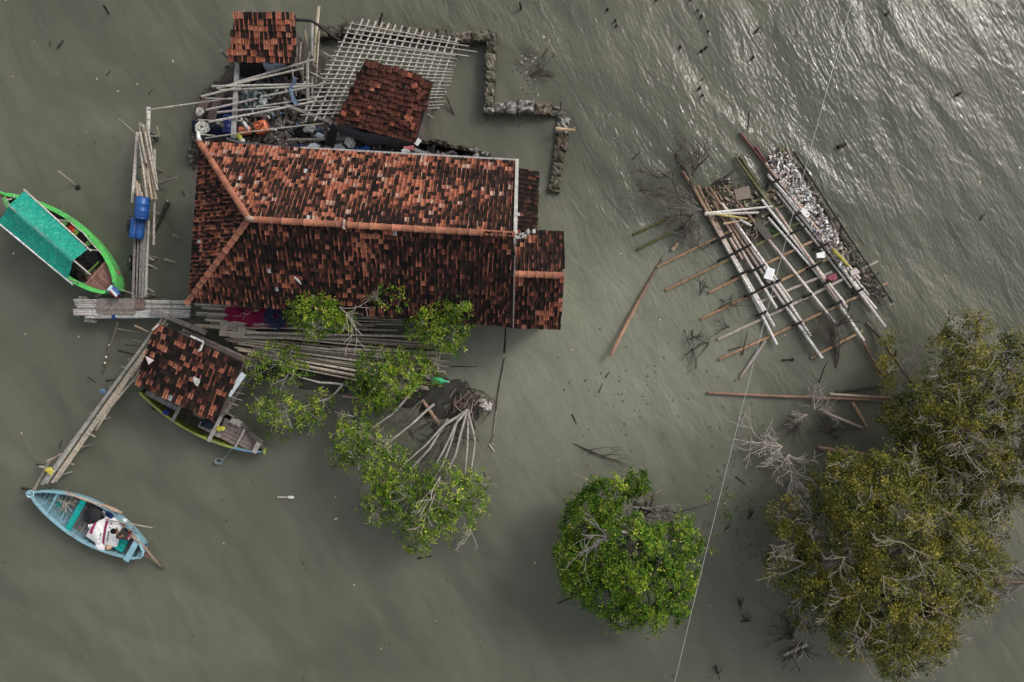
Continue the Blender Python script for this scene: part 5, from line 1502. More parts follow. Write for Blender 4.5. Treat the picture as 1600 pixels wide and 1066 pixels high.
SHIRT, nt_, out_ = new_mat('striped_shirt')
geo_ = N(nt_, 'ShaderNodeTexCoord')
mp_ = N(nt_, 'ShaderNodeMapping'); mp_.inputs['Rotation'].default_value = (0, 0, -math.atan2(fw.y, fw.x))
nt_.links.new(geo_.outputs['Object'], mp_.inputs['Vector'])
sx_ = N(nt_, 'ShaderNodeSeparateXYZ'); nt_.links.new(mp_.outputs['Vector'], sx_.inputs[0])
rp_ = N(nt_, 'ShaderNodeValToRGB'); rp_.color_ramp.interpolation = 'CONSTANT'
mrs = N(nt_, 'ShaderNodeMapRange', ins={'From Min': -.15, 'From Max': .5}); nt_.links.new(sx_.outputs['X'], mrs.inputs['Value']); nt_.links.new(mrs.outputs['Result'], rp_.inputs['Fac'])
els = rp_.color_ramp.elements
els[0].color = (.012, .011, .012, 1); els[1].position = .26; els[1].color = (.5, .4, .38, 1)
for p_, c_ in ((.31, (.14, .012, .018, 1)), (.43, (.016, .014, .015, 1))):
    e = els.new(p_); e.color = c_
b_ = N(nt_, 'ShaderNodeBsdfPrincipled', ins={'Roughness': .9}); nt_.links.new(rp_.outputs['Color'], b_.inputs['Base Color']); nt_.links.new(b_.outputs['BSDF'], out_.inputs['Surface'])
make_person()
mb = MB(); pole(mb, P(188, 835, .68), P(195, 824, .7), .022, (.5, .48, .45), node=.9); single('short_rod', mb, BAMBOO, 'short pale rod held out by the person towards the far gunwale', 'rod')

# ---- green boat with canopy
GREEN = (.10, .52, .11)
gbt, Lg, mgb = boat_frame('fishing_boat', 'bright green fishing boat under a long turquoise tarpaulin canopy', (12, 307), (183, 455), .85)
pg = hull_profile(Lg, M(40, .85), .78, .12, .32, .52, .72)
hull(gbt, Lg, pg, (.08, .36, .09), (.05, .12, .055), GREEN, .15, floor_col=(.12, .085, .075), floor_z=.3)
ribs(gbt, Lg, pg, (.07, .16, .06), (.3, .42, .54, .66, .78))
half, top, bot = pg
for t, w_, c in ((.62, .22, (.10, .22, .05)), (.5, .22, (.12, .3, .06)), (.4, .22, (.10, .27, .06))):
    thwart(gbt, Lg, pg, t, w_, c, z=.66)
mb = MB()
for k in range(7):
    y = (k - 3) * .19
    t0 = .80
    if abs(y) < half(.86): mb.box((Lg * .865, y, .72), (Lg * .13, .18, .04), 0, vary((.22, .115, .095), .2))
mb.build('fore_deck', WOOD, gbt, local=True)
mb = MB(); mb.box((Lg * .80, 0, .74), (.1, 2 * half(.8) - .3, .06), 0, (.28, .15, .12)); mb.build('deck_beam', WOOD, gbt, local=True)
mb = MB()
for k in range(6): mb.box((Lg * .72, (k - 2.5) * .2, .42), (Lg * .13, .18, .04), 0, vary((.15, .10, .09), .25))
mb.build('mid_deck', WOOD, gbt, local=True)
mb = MB(); mb.tube([(Lg * .74, -.5, .62), (Lg * .755, .4, .64)], .05, 6, (.10, .2, .04)); mb.build('cross_bar', PAINT, gbt, local=True)
mb = MB()
mb.add([(Lg * .965, half(.965) * .9, 1.13), (Lg * .965, -half(.965) * .9, 1.13), (Lg * 1.01, 0, 1.15), (Lg * .965, half(.965) * .9, 1.03), (Lg * .965, -half(.965) * .9, 1.03), (Lg * 1.01, 0, 1.05)], [(0, 1, 2), (5, 4, 3), (0, 3, 4, 1), (1, 4, 5, 2), (2, 5, 3, 0)], (.05, .1, .07)); mb.build('bow_plate', PAINT, gbt, local=True)
mb = MB()
for s, c in ((1, (.06, .12, .35)), (-1, (.42, .05, .055))):
    mb.add([(Lg * .985, .16 * s, 1.16), (Lg * .985, 0, 1.19), (Lg * 1.055, 0, 1.34), (Lg * 1.06, .10 * s, 1.30), (Lg * .99, .13 * s, .9), (Lg * 1.05, .0, .95)], [(0, 1, 2, 3), (0, 3, 5, 4)], c)
mb.plank((Lg * .98, .0, 1.21), (Lg * 1.06, .0, 1.36), .09, .03, (.68, .7, .72)); mb.plank((Lg * .975, .13, 1.17), (Lg * .975, -.13, 1.17), .1, .05, (.4, .62, .6)); mb.build('bow_crest', PAINT, gbt, local=True)
mb = MB(); mb.tube([(-.02, 0, .5), (-.12, 0, 1.05), (-.16, 0, 1.2)], [.07, .07, .05], 8, GREEN); mb.build('stern_post', PAINT, gbt, local=True)
mb = MB(); mb.plank(P(-14, 298, .9), P(17, 311, .9), .14, .07, (.16, .02, .02)); mb.build('tiller', PAINT, gbt)
mb = MB(); mb.tube([P(10, 313, 1.3), P(18, 311, 1.3)], .03, 6, (.6, .6, .6)); mb.tube([P(22, 304, .7), P(22, 309, 1.5)], .025, 6, (.5, .5, .48)); mb.build('fitting', PAINT, gbt)
# canopy: ridge and two eaves as seen, each at its height
ZC, ZRd = 1.75, 2.15
eN = [P(38.5, 297, ZC), P(136, 389.5, ZC)]; rd = [P(13.5, 320, ZRd), P(114, 407, ZRd)]; eS = [P(-3, 346.5, ZC), P(105, 437, ZC)]
g = []
nU = 44
for i in range(nU + 1):
    t = i / nU
    row = []
    for j in range(13):
        v = j / 12
        if v <= .5: p = eN[0].lerp(eN[1], t).lerp(rd[0].lerp(rd[1], t), v * 2)
        else: p = rd[0].lerp(rd[1], t).lerp(eS[0].lerp(eS[1], t), v * 2 - 1)
        w_ = mnoise.noise(Vector((p.x * 1.6, p.y * 1.6, 2))) * .04 + mnoise.noise(Vector((p.x * 5, p.y * 5, 2))) * .018
        if t > .75 and v < .5: w_ += .05 * math.sin(v * 30 + t * 60) * (t - .75) * 4 * .5
        e = math.sin(math.pi * min(v * 2, 1) if v < .5 else math.pi * (v * 2 - 1))
        row.append(p + Vector((0, 0, w_ - .05 * abs(e))))
    g.append(row)
mb = MB()
mb.sheet(g, lambda a, b: [vary((.0, .225, .160) if abs((q % b) - 6) > .6 else (.04, .29, .215), .10) for q in range(a * b)], .012)
mb.build('canopy', TARP, gbt, smooth=True)
for a, b, c, r in ((P(37, 296, ZC), P(142.5, 392.5, ZC), (.58, .53, .48), .035), (P(-4, 347.5, ZC), P(113.5, 445, ZC), (.62, .62, .62), .035), (P(13, 320, ZRd - .06), P(141.5, 429.5, ZRd - .06), (.42, .38, .35), .045)):
    mb = MB(); pole(mb, a, b, r, c, bend=.004, node=.9); mb.build('canopy_pole', BAMBOO, gbt)
for p, q in ((eN[0], .1), (eN[1], .6), (eS[0], .1), (eS[1], .6), (eN[0].lerp(eN[1], .5), .3), (eS[0].lerp(eS[1], .5), .3)):
    lp = mgb.inverted() @ p
    t = min(.98, max(.03, lp.x / Lg)); y = math.copysign(half(t) - .08, lp.y)
    mb = MB(); mb.tube([(lp.x, y, .5), (lp.x, lp.y, lp.z)], .03, 6, (.3, .28, .25)); mb.build('canopy_post', WOOD, gbt, local=True)
mb = MB(); mb.tube([P(110, 348, 1.0), P(130, 364, 1.0), P(145, 382, 1.0), P(158, 396, 1.0)], .02, 6, (.55, .53, .5)); mb.build('hand_rail', PAINT, gbt)
for lab, x, y, r, c in (('black heap of netting under the open end of the turquoise canopy', 134, 405, (.6, .5, .2), (.012, .012, .013)), ('second dark heap of net behind the first in the green boat', 122, 418, (.4, .4, .2), (.02, .017, .016)), ('small black coil of rope on the deck of the green boat', 160, 408, (.2, .26, .1), (.014, .014, .015)), ('red cloth glimpsed below the canopy edge', 115, 358, (.2, .22, .1), (.45, .05, .03))):
    mb = MB(); mb.blob(P(x, y, .62), r, c, 10, 6, .35, .5); single('net_heap' if 'net' in lab else ('rope_coil' if 'coil' in lab else 'red_cloth'), mb, CLOTH, lab, 'net' if 'net' in lab else ('rope' if 'coil' in lab else 'cloth'))
mb = MB()
for k in range(12): mb.box(P(128 + R.uniform(-14, 20), 410 + R.uniform(-22, 22), .6), (.25, .1, .06), R.uniform(0, 3), vary(R.choice([(.3, .27, .25), (.1, .08, .07), (.06, .06, .06)]), .2), jit=.02)
single('boat_gear', mb, WOOD, 'loose gear and offcuts strewn on the green boat deck', 'gear')
mb = MB(); mb.tube([P(188, 452, 1.1), P(199, 456, 1.0), P(208, 459, .95)], .015, 5, (.3, .28, .25)); single('mooring_line', mb, CLOTH, 'mooring line from the green boat bow to the plank pier', 'rope')

# ---- old boat moored below the jetty hut
ob, Lo, mob = boat_frame('moored_boat', 'worn grey wooden boat with a lime edge lying under the jetty hut', (226, 605), (414, 704), .5)
po = hull_profile(Lo, M(28.5, .5), .48, .35, .26, .45, .95)
half, top, bot = po


def rimc(t, s):
    if s > 0: return (.055, .05, .042)
    return (.23, .27, .055) if t < .80 else (.13, .24, .33)


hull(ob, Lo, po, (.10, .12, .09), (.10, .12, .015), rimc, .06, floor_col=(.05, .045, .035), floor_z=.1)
ribs(ob, Lo, po, (.16, .2, .05), (.15, .28, .42, .56, .70, .82))
for t0, t1, y0, y1, n, c in ((.62, .80, -.45, .42, 5, (.17, .135, .12)), (.80, .96, -.34, .34, 4, (.19, .16, .145)), (.40, .60, -.1, .4, 3, (.14, .115, .1)), (.02, .3, -.3, .35, 3, (.16, .15, .14)), (.47, .66, -.46, -.2, 1, (.24, .20, .18))):
    mb = MB()
    for k in range(n):
        w_ = (y1 - y0) / n
        mb.box((Lo * (t0 + t1) / 2, y0 + w_ * (k + .5), .42 + R.uniform(-.01, .02)), (Lo * (t1 - t0) - R.uniform(0, .1), w_ - .015, .04), R.uniform(-.01, .01), vary(c, .18))
    mb.build('deck_boards', WOOD, ob, local=True)
for t, w_, z, c in ((.605, .16, .58, (.3, .27, .245)), (.80, .10, .56, (.26, .24, .22)), (.945, .2, .74, (.27, .245, .225)), (.3, .14, .54, (.22, .2, .18))):
    thwart(ob, Lo, po, t, w_, c, z=z, over=.1)
mb = MB(); mb.tube([(Lo - .1, 0, .2), (Lo + .02, 0, .7), (Lo + .14, -.05, .8)], [.06, .06, .04], 7, (.28, .32, .06)); mb.build('stem_post', PAINT, ob, local=True)
mb = MB(); mb.blob(P(342.5, 670.5, .6), (.17, .11, .05), (.5, .46, .06), 10, 5, .3); mb.blob(P(347, 670, .62), (.12, .1, .05), (.52, .48, .08), 8, 5, .3); single('yellow_cloth', mb, CLOTH, 'yellow bunched cloth on the deck of the worn grey boat', 'cloth', smooth=True)
mb = MB(); mb.tube([P(362, 702, .5), P(354, 712, .1), P(349, 717, .04), P(344, 721, .04), P(339, 724, .03)], .025, 5, (.16, .22, .24))
for k in range(4): mb.tube([P(341.5 + math.cos(a) * (4 + .8 * k), 721 + math.sin(a) * (3 + .5 * k), .05 + .03 * k) for a in [2 * math.pi * i / 12 for i in range(13)]], .022, 5, vary((.14, .18, .2), .3), cap=False)
single('mooring_line', mb, CLOTH, 'grey blue mooring line coiled in the water below the worn grey boat', 'rope')
mb = MB(); mb.box(P(324, 663, .7), (.42, .3, .25), -.5, (.012, .016, .026), jit=.03); single('dark_bundle', mb, CLOTH, 'dark bundle under the roof edge in the worn grey boat', 'bundle')
mb = MB(); mb.blob(P(260, 645, .55), (.14, .12, .1), (.03, .04, .18), 8, 5, .3); single('blue_rag', mb, CLOTH, 'small blue rag at the rim of the worn grey boat', 'rag')
for lab, x, y, s in (('grey pad lying at the far rim of the worn boat', 373, 661, (.3, .22, .06)), ('brown lid beside the grey pad in the worn boat', 365, 658, (.26, .22, .05))):
    mb = MB(); mb.box(P(x, y, .55), s, -.6, (.3, .27, .25) if 'grey' in lab else (.13, .1, .085), jit=.02); single('boat_pad', mb, WOOD, lab, 'pad')
mb = MB(); pole(mb, P(336, 634, .9), P(358, 644, .75), .03, (.18, .16, .13)); pole(mb, P(345, 640, .9), P(366, 652, .75), .03, (.2, .18, .15)); single('boat_pole', mb, BAMBOO, 'two lashed thin poles lying at the inner side of the worn boat', 'pole')
# ------------------------------------------------------------------ trees
def np_mesh(name, verts, quads, cols, mat, parent):
    me = bpy.data.meshes.new(name)
    o = bpy.data.objects.new(name, me)
    COL.objects.link(o)
    org = np.array(ORG[parent.name])
    o.parent = parent
    ORG[o.name] = ORG[parent.name]
    n, q = len(verts), len(quads)
    me.vertices.add(n); me.vertices.foreach_set('co', (verts - org).astype(np.float32).ravel())
    me.loops.add(q * 4); me.loops.foreach_set('vertex_index', quads.astype(np.int32).ravel())
    me.polygons.add(q); me.polygons.foreach_set('loop_start', np.arange(0, q * 4, 4, dtype=np.int32)); me.polygons.foreach_set('loop_total', np.full(q, 4, dtype=np.int32))
    me.materials.append(mat)
    me.update(calc_edges=True)
    at = me.color_attributes.new('Col', 'FLOAT_COLOR', 'POINT')
    ca = np.ones((n, 4), dtype=np.float32); ca[:, :3] = cols
    at.data.foreach_set('color', ca.ravel())
    me.update()
    return o


def leaf_mesh(name, centres, outward, style, rng, parent):
    """rosettes of pointed leaves round twig ends"""
    k = style['per']
    n = len(centres)
    C = np.repeat(centres, k, axis=0)
    O = np.repeat(outward, k, axis=0)
    m = n * k
    ang = (np.tile(np.arange(k), n) * 2.4 + np.repeat(rng.uniform(0, 6.28, n), k) + rng.normal(0, .3, m))
    tilt = np.clip(rng.normal(style['tilt'], .30, m), -1.0, 1.4)
    # frame about the outward direction
    a = np.cross(O, np.array([0.31, 0.17, 0.93])); a /= np.linalg.norm(a, axis=1)[:, None] + 1e-9
    b = np.cross(O, a)
    rad = a * np.cos(ang)[:, None] + b * np.sin(ang)[:, None]
    D = rad * np.cos(tilt)[:, None] + O * np.sin(tilt)[:, None]
    W = np.cross(D, O); W /= np.linalg.norm(W, axis=1)[:, None] + 1e-9
    roll = rng.normal(0, .35, m)
    U = np.cross(W, D)
    W = W * np.cos(roll)[:, None] + U * np.sin(roll)[:, None]
    Ln = style['len'] * rng.uniform(.65, 1.2, m)
    Wd = Ln * style['wid'] * rng.uniform(.8, 1.2, m)
    base = C + rng.normal(0, style['spread'], (m, 3)) + D * (Ln * .12)[:, None]
    mid = base + D * (Ln * .55)[:, None]
    drop = np.zeros((m, 3)); drop[:, 2] = -Ln * rng.uniform(0, .25, m)
    V = np.empty((m, 4, 3))
    V[:, 0] = base; V[:, 1] = mid + W * (Wd * .5)[:, None]; V[:, 2] = base + D * Ln[:, None] + drop; V[:, 3] = mid - W * (Wd * .5)[:, None]
    pal = np.array(style['pal'])
    ci = rng.choice(len(pal), n, p=style['p'])
    ci = np.repeat(ci, k)
    sw = rng.random(m) < .25
    ci[sw] = rng.choice(len(pal), sw.sum(), p=style['p'])
    c = pal[ci] * rng.uniform(.7, 1.3, m)[:, None]
    # young yellowish shoots and old dark leaves grow in patches
    ag = np.array([mnoise.noise(Vector(q) * 1.1) + .7 * mnoise.noise(Vector(q) * 2.9) for q in centres])
    ag = np.repeat(ag, k)
    c *= np.clip(1 + 0.66 * ag, .35, 1.8)[:, None]
    c[:, 0] *= 1 + .22 * np.clip(ag, -.8, 1); c[:, 2] *= 1 - .2 * np.clip(ag, 0, 1)
    yl = rng.random(m) < style['yellow']  # yellow leaves, which also stand in as painted leaf glints
    c[yl] = np.array(style['ycol']) * rng.uniform(.8, 1.2, yl.sum())[:, None]
    return np_mesh(name, V.reshape(-1, 3), np.arange(m * 4).reshape(-1, 4), np.repeat(c, 4, axis=0), LEAF, parent)


GREENLEAF = dict(per=8, tilt=.35, len=.112, wid=.44, spread=.035, pal=[(.085, .165, .022), (.055, .115, .016), (.14, .21, .03), (.20, .25, .045), (.035, .08, .014)], p=[.34, .25, .2, .11, .1], yellow=.03, ycol=(.42, .40, .10))
BRIGHT = dict(GREENLEAF, pal=[(.098, .178, .014), (.054, .122, .011), (.175, .25, .022), (.29, .335, .05), (.026, .062, .008)], yellow=.05)
DENSE = dict(GREENLEAF, len=.118, pal=[(.066, .138, .011), (.038, .094, .009), (.118, .19, .015), (.21, .255, .03), (.018, .048, .006)], yellow=.025)
OLIVE = dict(per=9, tilt=.3, len=.115, wid=.46, spread=.07, pal=[(.112, .112, .019), (.075, .086, .013), (.155, .148, .026), (.215, .184, .045), (.036, .047, .008)], p=[.3, .25, .2, .1, .15], yellow=.025, ycol=(.22, .19, .07))


def crown_points(c, r, rz, n, rng, fill=.5, gap=.32, seed=0.0):
    """points through an ellipsoid, more of them towards its upper skin, thinned into clumps"""
    pts, out = [], []
    tries = 0
    while len(pts) < n and tries < n * 14:
        tries += 1
        v = rng.normal(0, 1, 3); v /= np.linalg.norm(v)
        if v[2] < -.7: continue
        s = rng.uniform(fill, 1.0) ** .6
        if rng.random() < .09: s *= rng.uniform(1.05, 1.32)
        lump = mnoise.noise(Vector((v[0] * 2.3 + seed, v[1] * 2.3, v[2] * 2.3 + seed)))
        s2 = s * (1 + .42 * lump)
        p = np.array([c[0] + v[0] * r * s2, c[1] + v[1] * r * s2, c[2] + v[2] * rz * s2])
        g = mnoise.noise(Vector((p[0] * 1.9 + seed, p[1] * 1.9, p[2] * 1.9)))
        if g < -gap * (1.25 - s * .4) + rng.normal(0, .10): continue
        pts.append(p)
        o = np.array([v[0] * .7, v[1] * .7, v[2] * .7 + .55]); out.append(o / np.linalg.norm(o))
    return pts, out


def limb(mb, a, b, r0, r1, col, n=6, wob=.12, sides=6, arch=.0):
    a, b = Vector(a), Vector(b)
    L = (b - a).length
    o1 = Vector((R.uniform(-1, 1), R.uniform(-1, 1), R.uniform(-.5, .5))) * wob * L * .6
    o2 = Vector((R.uniform(-1, 1), R.uniform(-1, 1), R.uniform(-.5, .5))) * wob * L * .6
    pts, rad = [], []
    for i in range(n):
        t = i / (n - 1)
        p = a.lerp(b, t) + o1 * math.sin(math.pi * t) * (1 - t) + o2 * math.sin(math.pi * t) * t + Vector((0, 0, arch * L * math.sin(math.pi * t)))
        pts.append(p); rad.append(r0 + (r1 - r0) * t)
    mb.tube(pts, rad, sides, [vary(col, .15) for _ in pts], cap=False)
    return pts


def twiggy(mb, p, d, L, r, depth, col, spread=.7, flat=.5, k=(2, 4), sides=4, minr=.006, zmin=-9):
    """a bare branch that forks and forks again"""
    d = d.normalized()
    n = 4
    pts, q, dd = [p], p, d
    for i in range(n):
        dd = (dd + Vector((R.uniform(-1, 1), R.uniform(-1, 1), R.uniform(-1, 1) * flat)) * .34).normalized()
        q = q + dd * (L / n)
        if q.z < zmin: q.z = zmin + R.uniform(0, .05); dd.z = abs(dd.z) * .5
        pts.append(q)
    mb.tube(pts, [max(minr, r * (1 - .5 * i / n)) for i in range(n + 1)], sides, [vary(col, .18) for _ in pts], cap=False)
    if depth > 0:
        for _ in range(R.randint(*k)):
            i = R.randint(1, n)
            nd = (dd + Vector((R.uniform(-1, 1), R.uniform(-1, 1), R.uniform(-.8, 1) * flat)) * spread).normalized()
            twiggy(mb, pts[i], nd, L * R.uniform(.45, .75), max(minr, r * .55), depth - 1, col, spread, flat, k, sides, minr, zmin)


GREYBARK = (.30, .275, .245)


def tree(name, label, base, lobes, style, seed, group=None, bark=GREYBARK, trunk_r=.11, fork=None, density=34, twig_share=.4, bare=(), bare_col=(.33, .30, .265), base_z=-.5, limb_wob=.12, twig_r=.011, gap=.32, bare_top=0, cat='tree', limbs=None, fill=.45, side=5, twig_col=None, bare_r=.026, fans=0, voids=()):
    """base: photo spot of the foot. lobes: (px, py, z of the lobe centre, radius px, height ratio, density factor)"""
    rng = np.random.default_rng(seed)
    b = P(base[0], base[1], 0)
    o = thing(name, label, cat, (b.x, b.y, 0), group)
    tr = MB()
    foot = Vector((b.x, b.y, base_z))
    f = P(*fork) if fork else Vector((b.x + .1, b.y, 1.0))
    limb(tr, foot, f, trunk_r * 1.25, trunk_r, bark, 5, .06, 8)
    joints = []
    for ln in (limbs or []):
        pts = [f if ln[0] is None else P(*ln[0])] + [P(*q) for q in ln[1:]]
        for a_, b_, i_ in zip(pts[:-1], pts[1:], range(9)):
            k0 = trunk_r * (.62 - .14 * i_); k1 = trunk_r * (.62 - .14 * (i_ + 1))
            seg = limb(tr, a_, b_, max(.02, k0), max(.018, k1), bark, 7, .05, 6)
            joints += seg[2:] if i_ == 0 else seg
    allp, allo = [], []
    tw = MB()
    tcol = twig_col or bark  # twig_col darkens inner twigs, painting the crown's inner shade into their colour
    for li, (px, py, z, rp, hr, dn) in enumerate(lobes):
        c = P(px, py, z)
        r = M(rp, z)
        start = f
        low = c - Vector((0, 0, r * hr * .35))
        if joints:
            start = min(joints, key=lambda q: (q - low).length)
            main = limb(tr, start, low, trunk_r * .3, trunk_r * .2, bark, 8, limb_wob, 5)
        else:
            main = limb(tr, start, low, trunk_r * .72, trunk_r * .28, bark, 8, limb_wob, 6)
        n = int(density * dn * r * r * 3.14)
        pts, out = crown_points(c, r, r * hr, n, rng, fill=fill, gap=gap, seed=seed * .37 + li * 3.1)
        for vx, vy, vr in voids:
            keep = [i for i, q in enumerate(pts) if math.hypot(q[0] * F / (H - q[2]) + 800 - vx, 533 - q[1] * F / (H - q[2]) - vy) > vr * rng.uniform(.7, 1.15)]
            pts = [pts[i] for i in keep]; out = [out[i] for i in keep]
        allp += pts; allo += out
        subs = list(main[3:])
        for _ in range(max(2, int(side * dn + r * 2))):
            if not pts: break
            e = Vector(pts[rng.integers(len(pts))])
            e = c.lerp(e, .8)
            st = main[rng.integers(3, len(main))]
            subs += limb(tr, st, e, min(.03, trunk_r * .26), twig_r, tcol, 6, .14, 5)[2:]
        sub = np.array([tuple(s) for s in subs])
        for _ in range(fans):
            a_ = rng.uniform(0, 6.28); q = Vector((c.x + math.cos(a_) * r * rng.uniform(.1, .8), c.y + math.sin(a_) * r * rng.uniform(.1, .8), c.z + r * hr * .75))
            st = subs[int(np.argmin(((sub - np.array(q)) ** 2).sum(1)))]
            tip = st.lerp(q, .8)
            fb = MB(); limb(fb, st, tip, .022, .016, tcol, 4, .15, 4)
            for _ in range(2): twiggy(fb, tip, Vector((math.cos(a_) + R.uniform(-.9, .9), math.sin(a_) + R.uniform(-.9, .9), R.uniform(.05, .4))), r * R.uniform(.35, .6), .015, 2, vary((.27, .235, .19), .2), .9, .35, (2, 3), 3, .0075)
            fb.build('bare_branch', BARK, o)
        for p in pts:
            if rng.random() < twig_share:
                i = np.argmin(((sub - p) ** 2).sum(1))
                if np.linalg.norm(sub[i] - p) < r * .9:
                    limb(tw, Vector(sub[i]), Vector(p), twig_r, twig_r * .55, mixc(tcol, (.10, .09, .08), rng.random() * .6), 4, .18, 3)
    tr.build('trunk', BARK, o, smooth=True)
    if tw.v: tw.build('twigs', BARK, o)
    leaf_mesh('crown', np.array(allp), np.array(allo), style, rng, o)
    if bare:
        for px, py, z, ang, spread_, L, k, depth, *bc in bare:
            bb = MB()
            c = P(px, py, z)
            for q in range(k):
                a = math.radians(ang) + R.uniform(-spread_, spread_)
                twiggy(bb, c, Vector((math.cos(a), math.sin(a), R.uniform(.05, .5))), L * R.uniform(.6, 1.1), bare_r, depth, bc[0] if bc else bare_col, .75, .35, (2, 3), 4, .009)
            bb.build('bare_branch', BARK, o)
    return o


# ---- trees leaning over the bamboo stack
tree('mangrove_tree', 'leafy tree with long pale limbs fanning from the driftwood tangle over open water', (733, 632),
     [(548, 692, 1.7, 34, .6, 1.0), (585, 715, 1.9, 40, .6, 1.1), (612, 742, 2.0, 42, .6, 1.0), (640, 778, 2.0, 48, .6, 1.1), (596, 790, 1.6, 34, .55, 1.0), (690, 770, 2.1, 46, .6, 1.0), (672, 812, 1.8, 40, .55, .95), (735, 762, 1.6, 32, .6, .8), (745, 790, 1.4, 22, .6, .7), (648, 838, 1.3, 30, .5, .7), (720, 812, 1.4, 24, .5, .7), (560, 660, 1.4, 30, .5, .6), (535, 715, 1.4, 22, .5, .7)],
     BRIGHT, 101, fork=(730, 640, .35), trunk_r=.105, density=74, limb_wob=.12, fans=1, bark=(.27, .25, .225), gap=.24,
     limbs=[[None, (690, 668, 1.0), (663, 698, 1.4), (628, 727, 1.6)], [None, (712, 662, 1.0), (688, 713, 1.5), (661, 768, 1.7)], [None, (712, 710, 1.2), (696, 744, 1.5)], [(733, 640, .3), (730, 700, 1.0), (725, 770, 1.3)], [(678, 632, .1), (642, 664, 1.0), (591, 702, 1.4)], [(648, 606, .2), (612, 648, 1.0), (578, 672, 1.3)], [None, (742, 690, .9), (736, 740, 1.2)], [(700, 655, .4), (672, 700, 1.1), (640, 735, 1.4)], [(716, 650, .5), (705, 690, 1.0), (690, 730, 1.3), (668, 760, 1.5)]], side=2,
     bare=((688, 745, 2.5, 235, .5, 1.5, 2, 2), (735, 825, .5, 265, .4, 1.0, 3, 2), (560, 735, 1.9, 60, .8, .8, 2, 2)))
tree('mangrove_tree', 'leafy tree rising over the middle of the bamboo stack, crown beside the green bottle', (648, 610),
     [(588, 578, 1.9, 36, .6, 1.1), (618, 588, 2.0, 40, .6, 1.1), (650, 575, 1.8, 32, .6, .8), (592, 612, 1.7, 34, .6, 1.2), (600, 630, 1.4, 22, .6, 1.0), (560, 600, 1.5, 22, .6, .9), (672, 588, 1.5, 18, .6, .6)],
     BRIGHT, 102, fork=(636, 606, .8), trunk_r=.08, density=74, side=2, gap=.28)
tree('mangrove_tree', 'leafy tree overhanging the house eave, with one dense bright green clump', (690, 560),
     [(672, 488, 2.6, 34, .6, 1.0), (700, 478, 2.9, 30, .6, 1.0), (716, 474, 3.1, 20, .8, 2.6), (690, 512, 2.4, 40, .6, 1.0), (650, 510, 2.3, 24, .6, .8), (720, 505, 2.4, 22, .6, .9), (700, 535, 2.0, 26, .6, .7)],
     BRIGHT, 103, fork=(692, 535, 1.3), trunk_r=.08, density=74, side=2, gap=.26, bare=((690, 545, 1.2, 250, .6, .8, 2, 2),))
tree('mangrove_tree', 'thin airy tree reaching over the house roof between two denser crowns', (640, 525),
     [(588, 446, 3.3, 20, .5, .7), (606, 440, 3.4, 20, .5, .8), (628, 448, 3.4, 16, .5, .8), (600, 468, 3.2, 18, .5, .6), (624, 470, 3.2, 16, .5, .6)],
     BRIGHT, 104, fork=(630, 505, 1.6), trunk_r=.045, density=40, side=2, gap=.2, bark=(.2, .185, .165), bare=((602, 478, 3.2, 110, .9, .9, 3, 2),), bare_r=.014, bare_col=(.17, .15, .13))
tree('mangrove_tree', 'round leafy tree at the house eave beside the crimson net', (520, 520),
     [(480, 470, 2.7, 32, .6, 1.1), (512, 460, 2.9, 30, .6, 1.0), (500, 490, 2.6, 40, .6, 1.1), (528, 488, 2.5, 30, .6, 1.0), (465, 488, 2.3, 22, .6, .9), (490, 515, 2.0, 22, .6, .7), (540, 505, 2.1, 18, .6, .5)],
     BRIGHT, 105, fork=(515, 505, 1.3), trunk_r=.06, density=76, side=2, gap=.28, bare=((530, 480, 2.9, 340, .4, 1.6, 3, 2),))
tree('mangrove_tree', 'sparse leafy tree between the jetty hut and the stack, one long pale limb', (540, 603),
     [(400, 572, 1.5, 26, .5, .7), (430, 558, 1.6, 30, .5, .7), (460, 575, 1.5, 28, .5, .5), (392, 590, 1.3, 18, .5, .7), (412, 640, 1.0, 26, .5, .6), (446, 648, 1.0, 34, .5, .55), (480, 645, .9, 30, .5, .55), (425, 660, .8, 22, .5, .6), (505, 628, .9, 22, .5, .45), (482, 665, .8, 18, .5, .6), (440, 600, 1.3, 22, .5, .5), (455, 555, 1.5, 18, .5, .7)],
     BRIGHT, 106, fork=(536, 601, .8), trunk_r=.085, density=62, limb_wob=.06, gap=.18, bark=(.36, .335, .30), limbs=[[None, (500, 598, 1.0), (470, 590, 1.2), (435, 570, 1.4)], [None, (516, 622, .7), (480, 634, .8), (446, 643, .9)]], side=2)

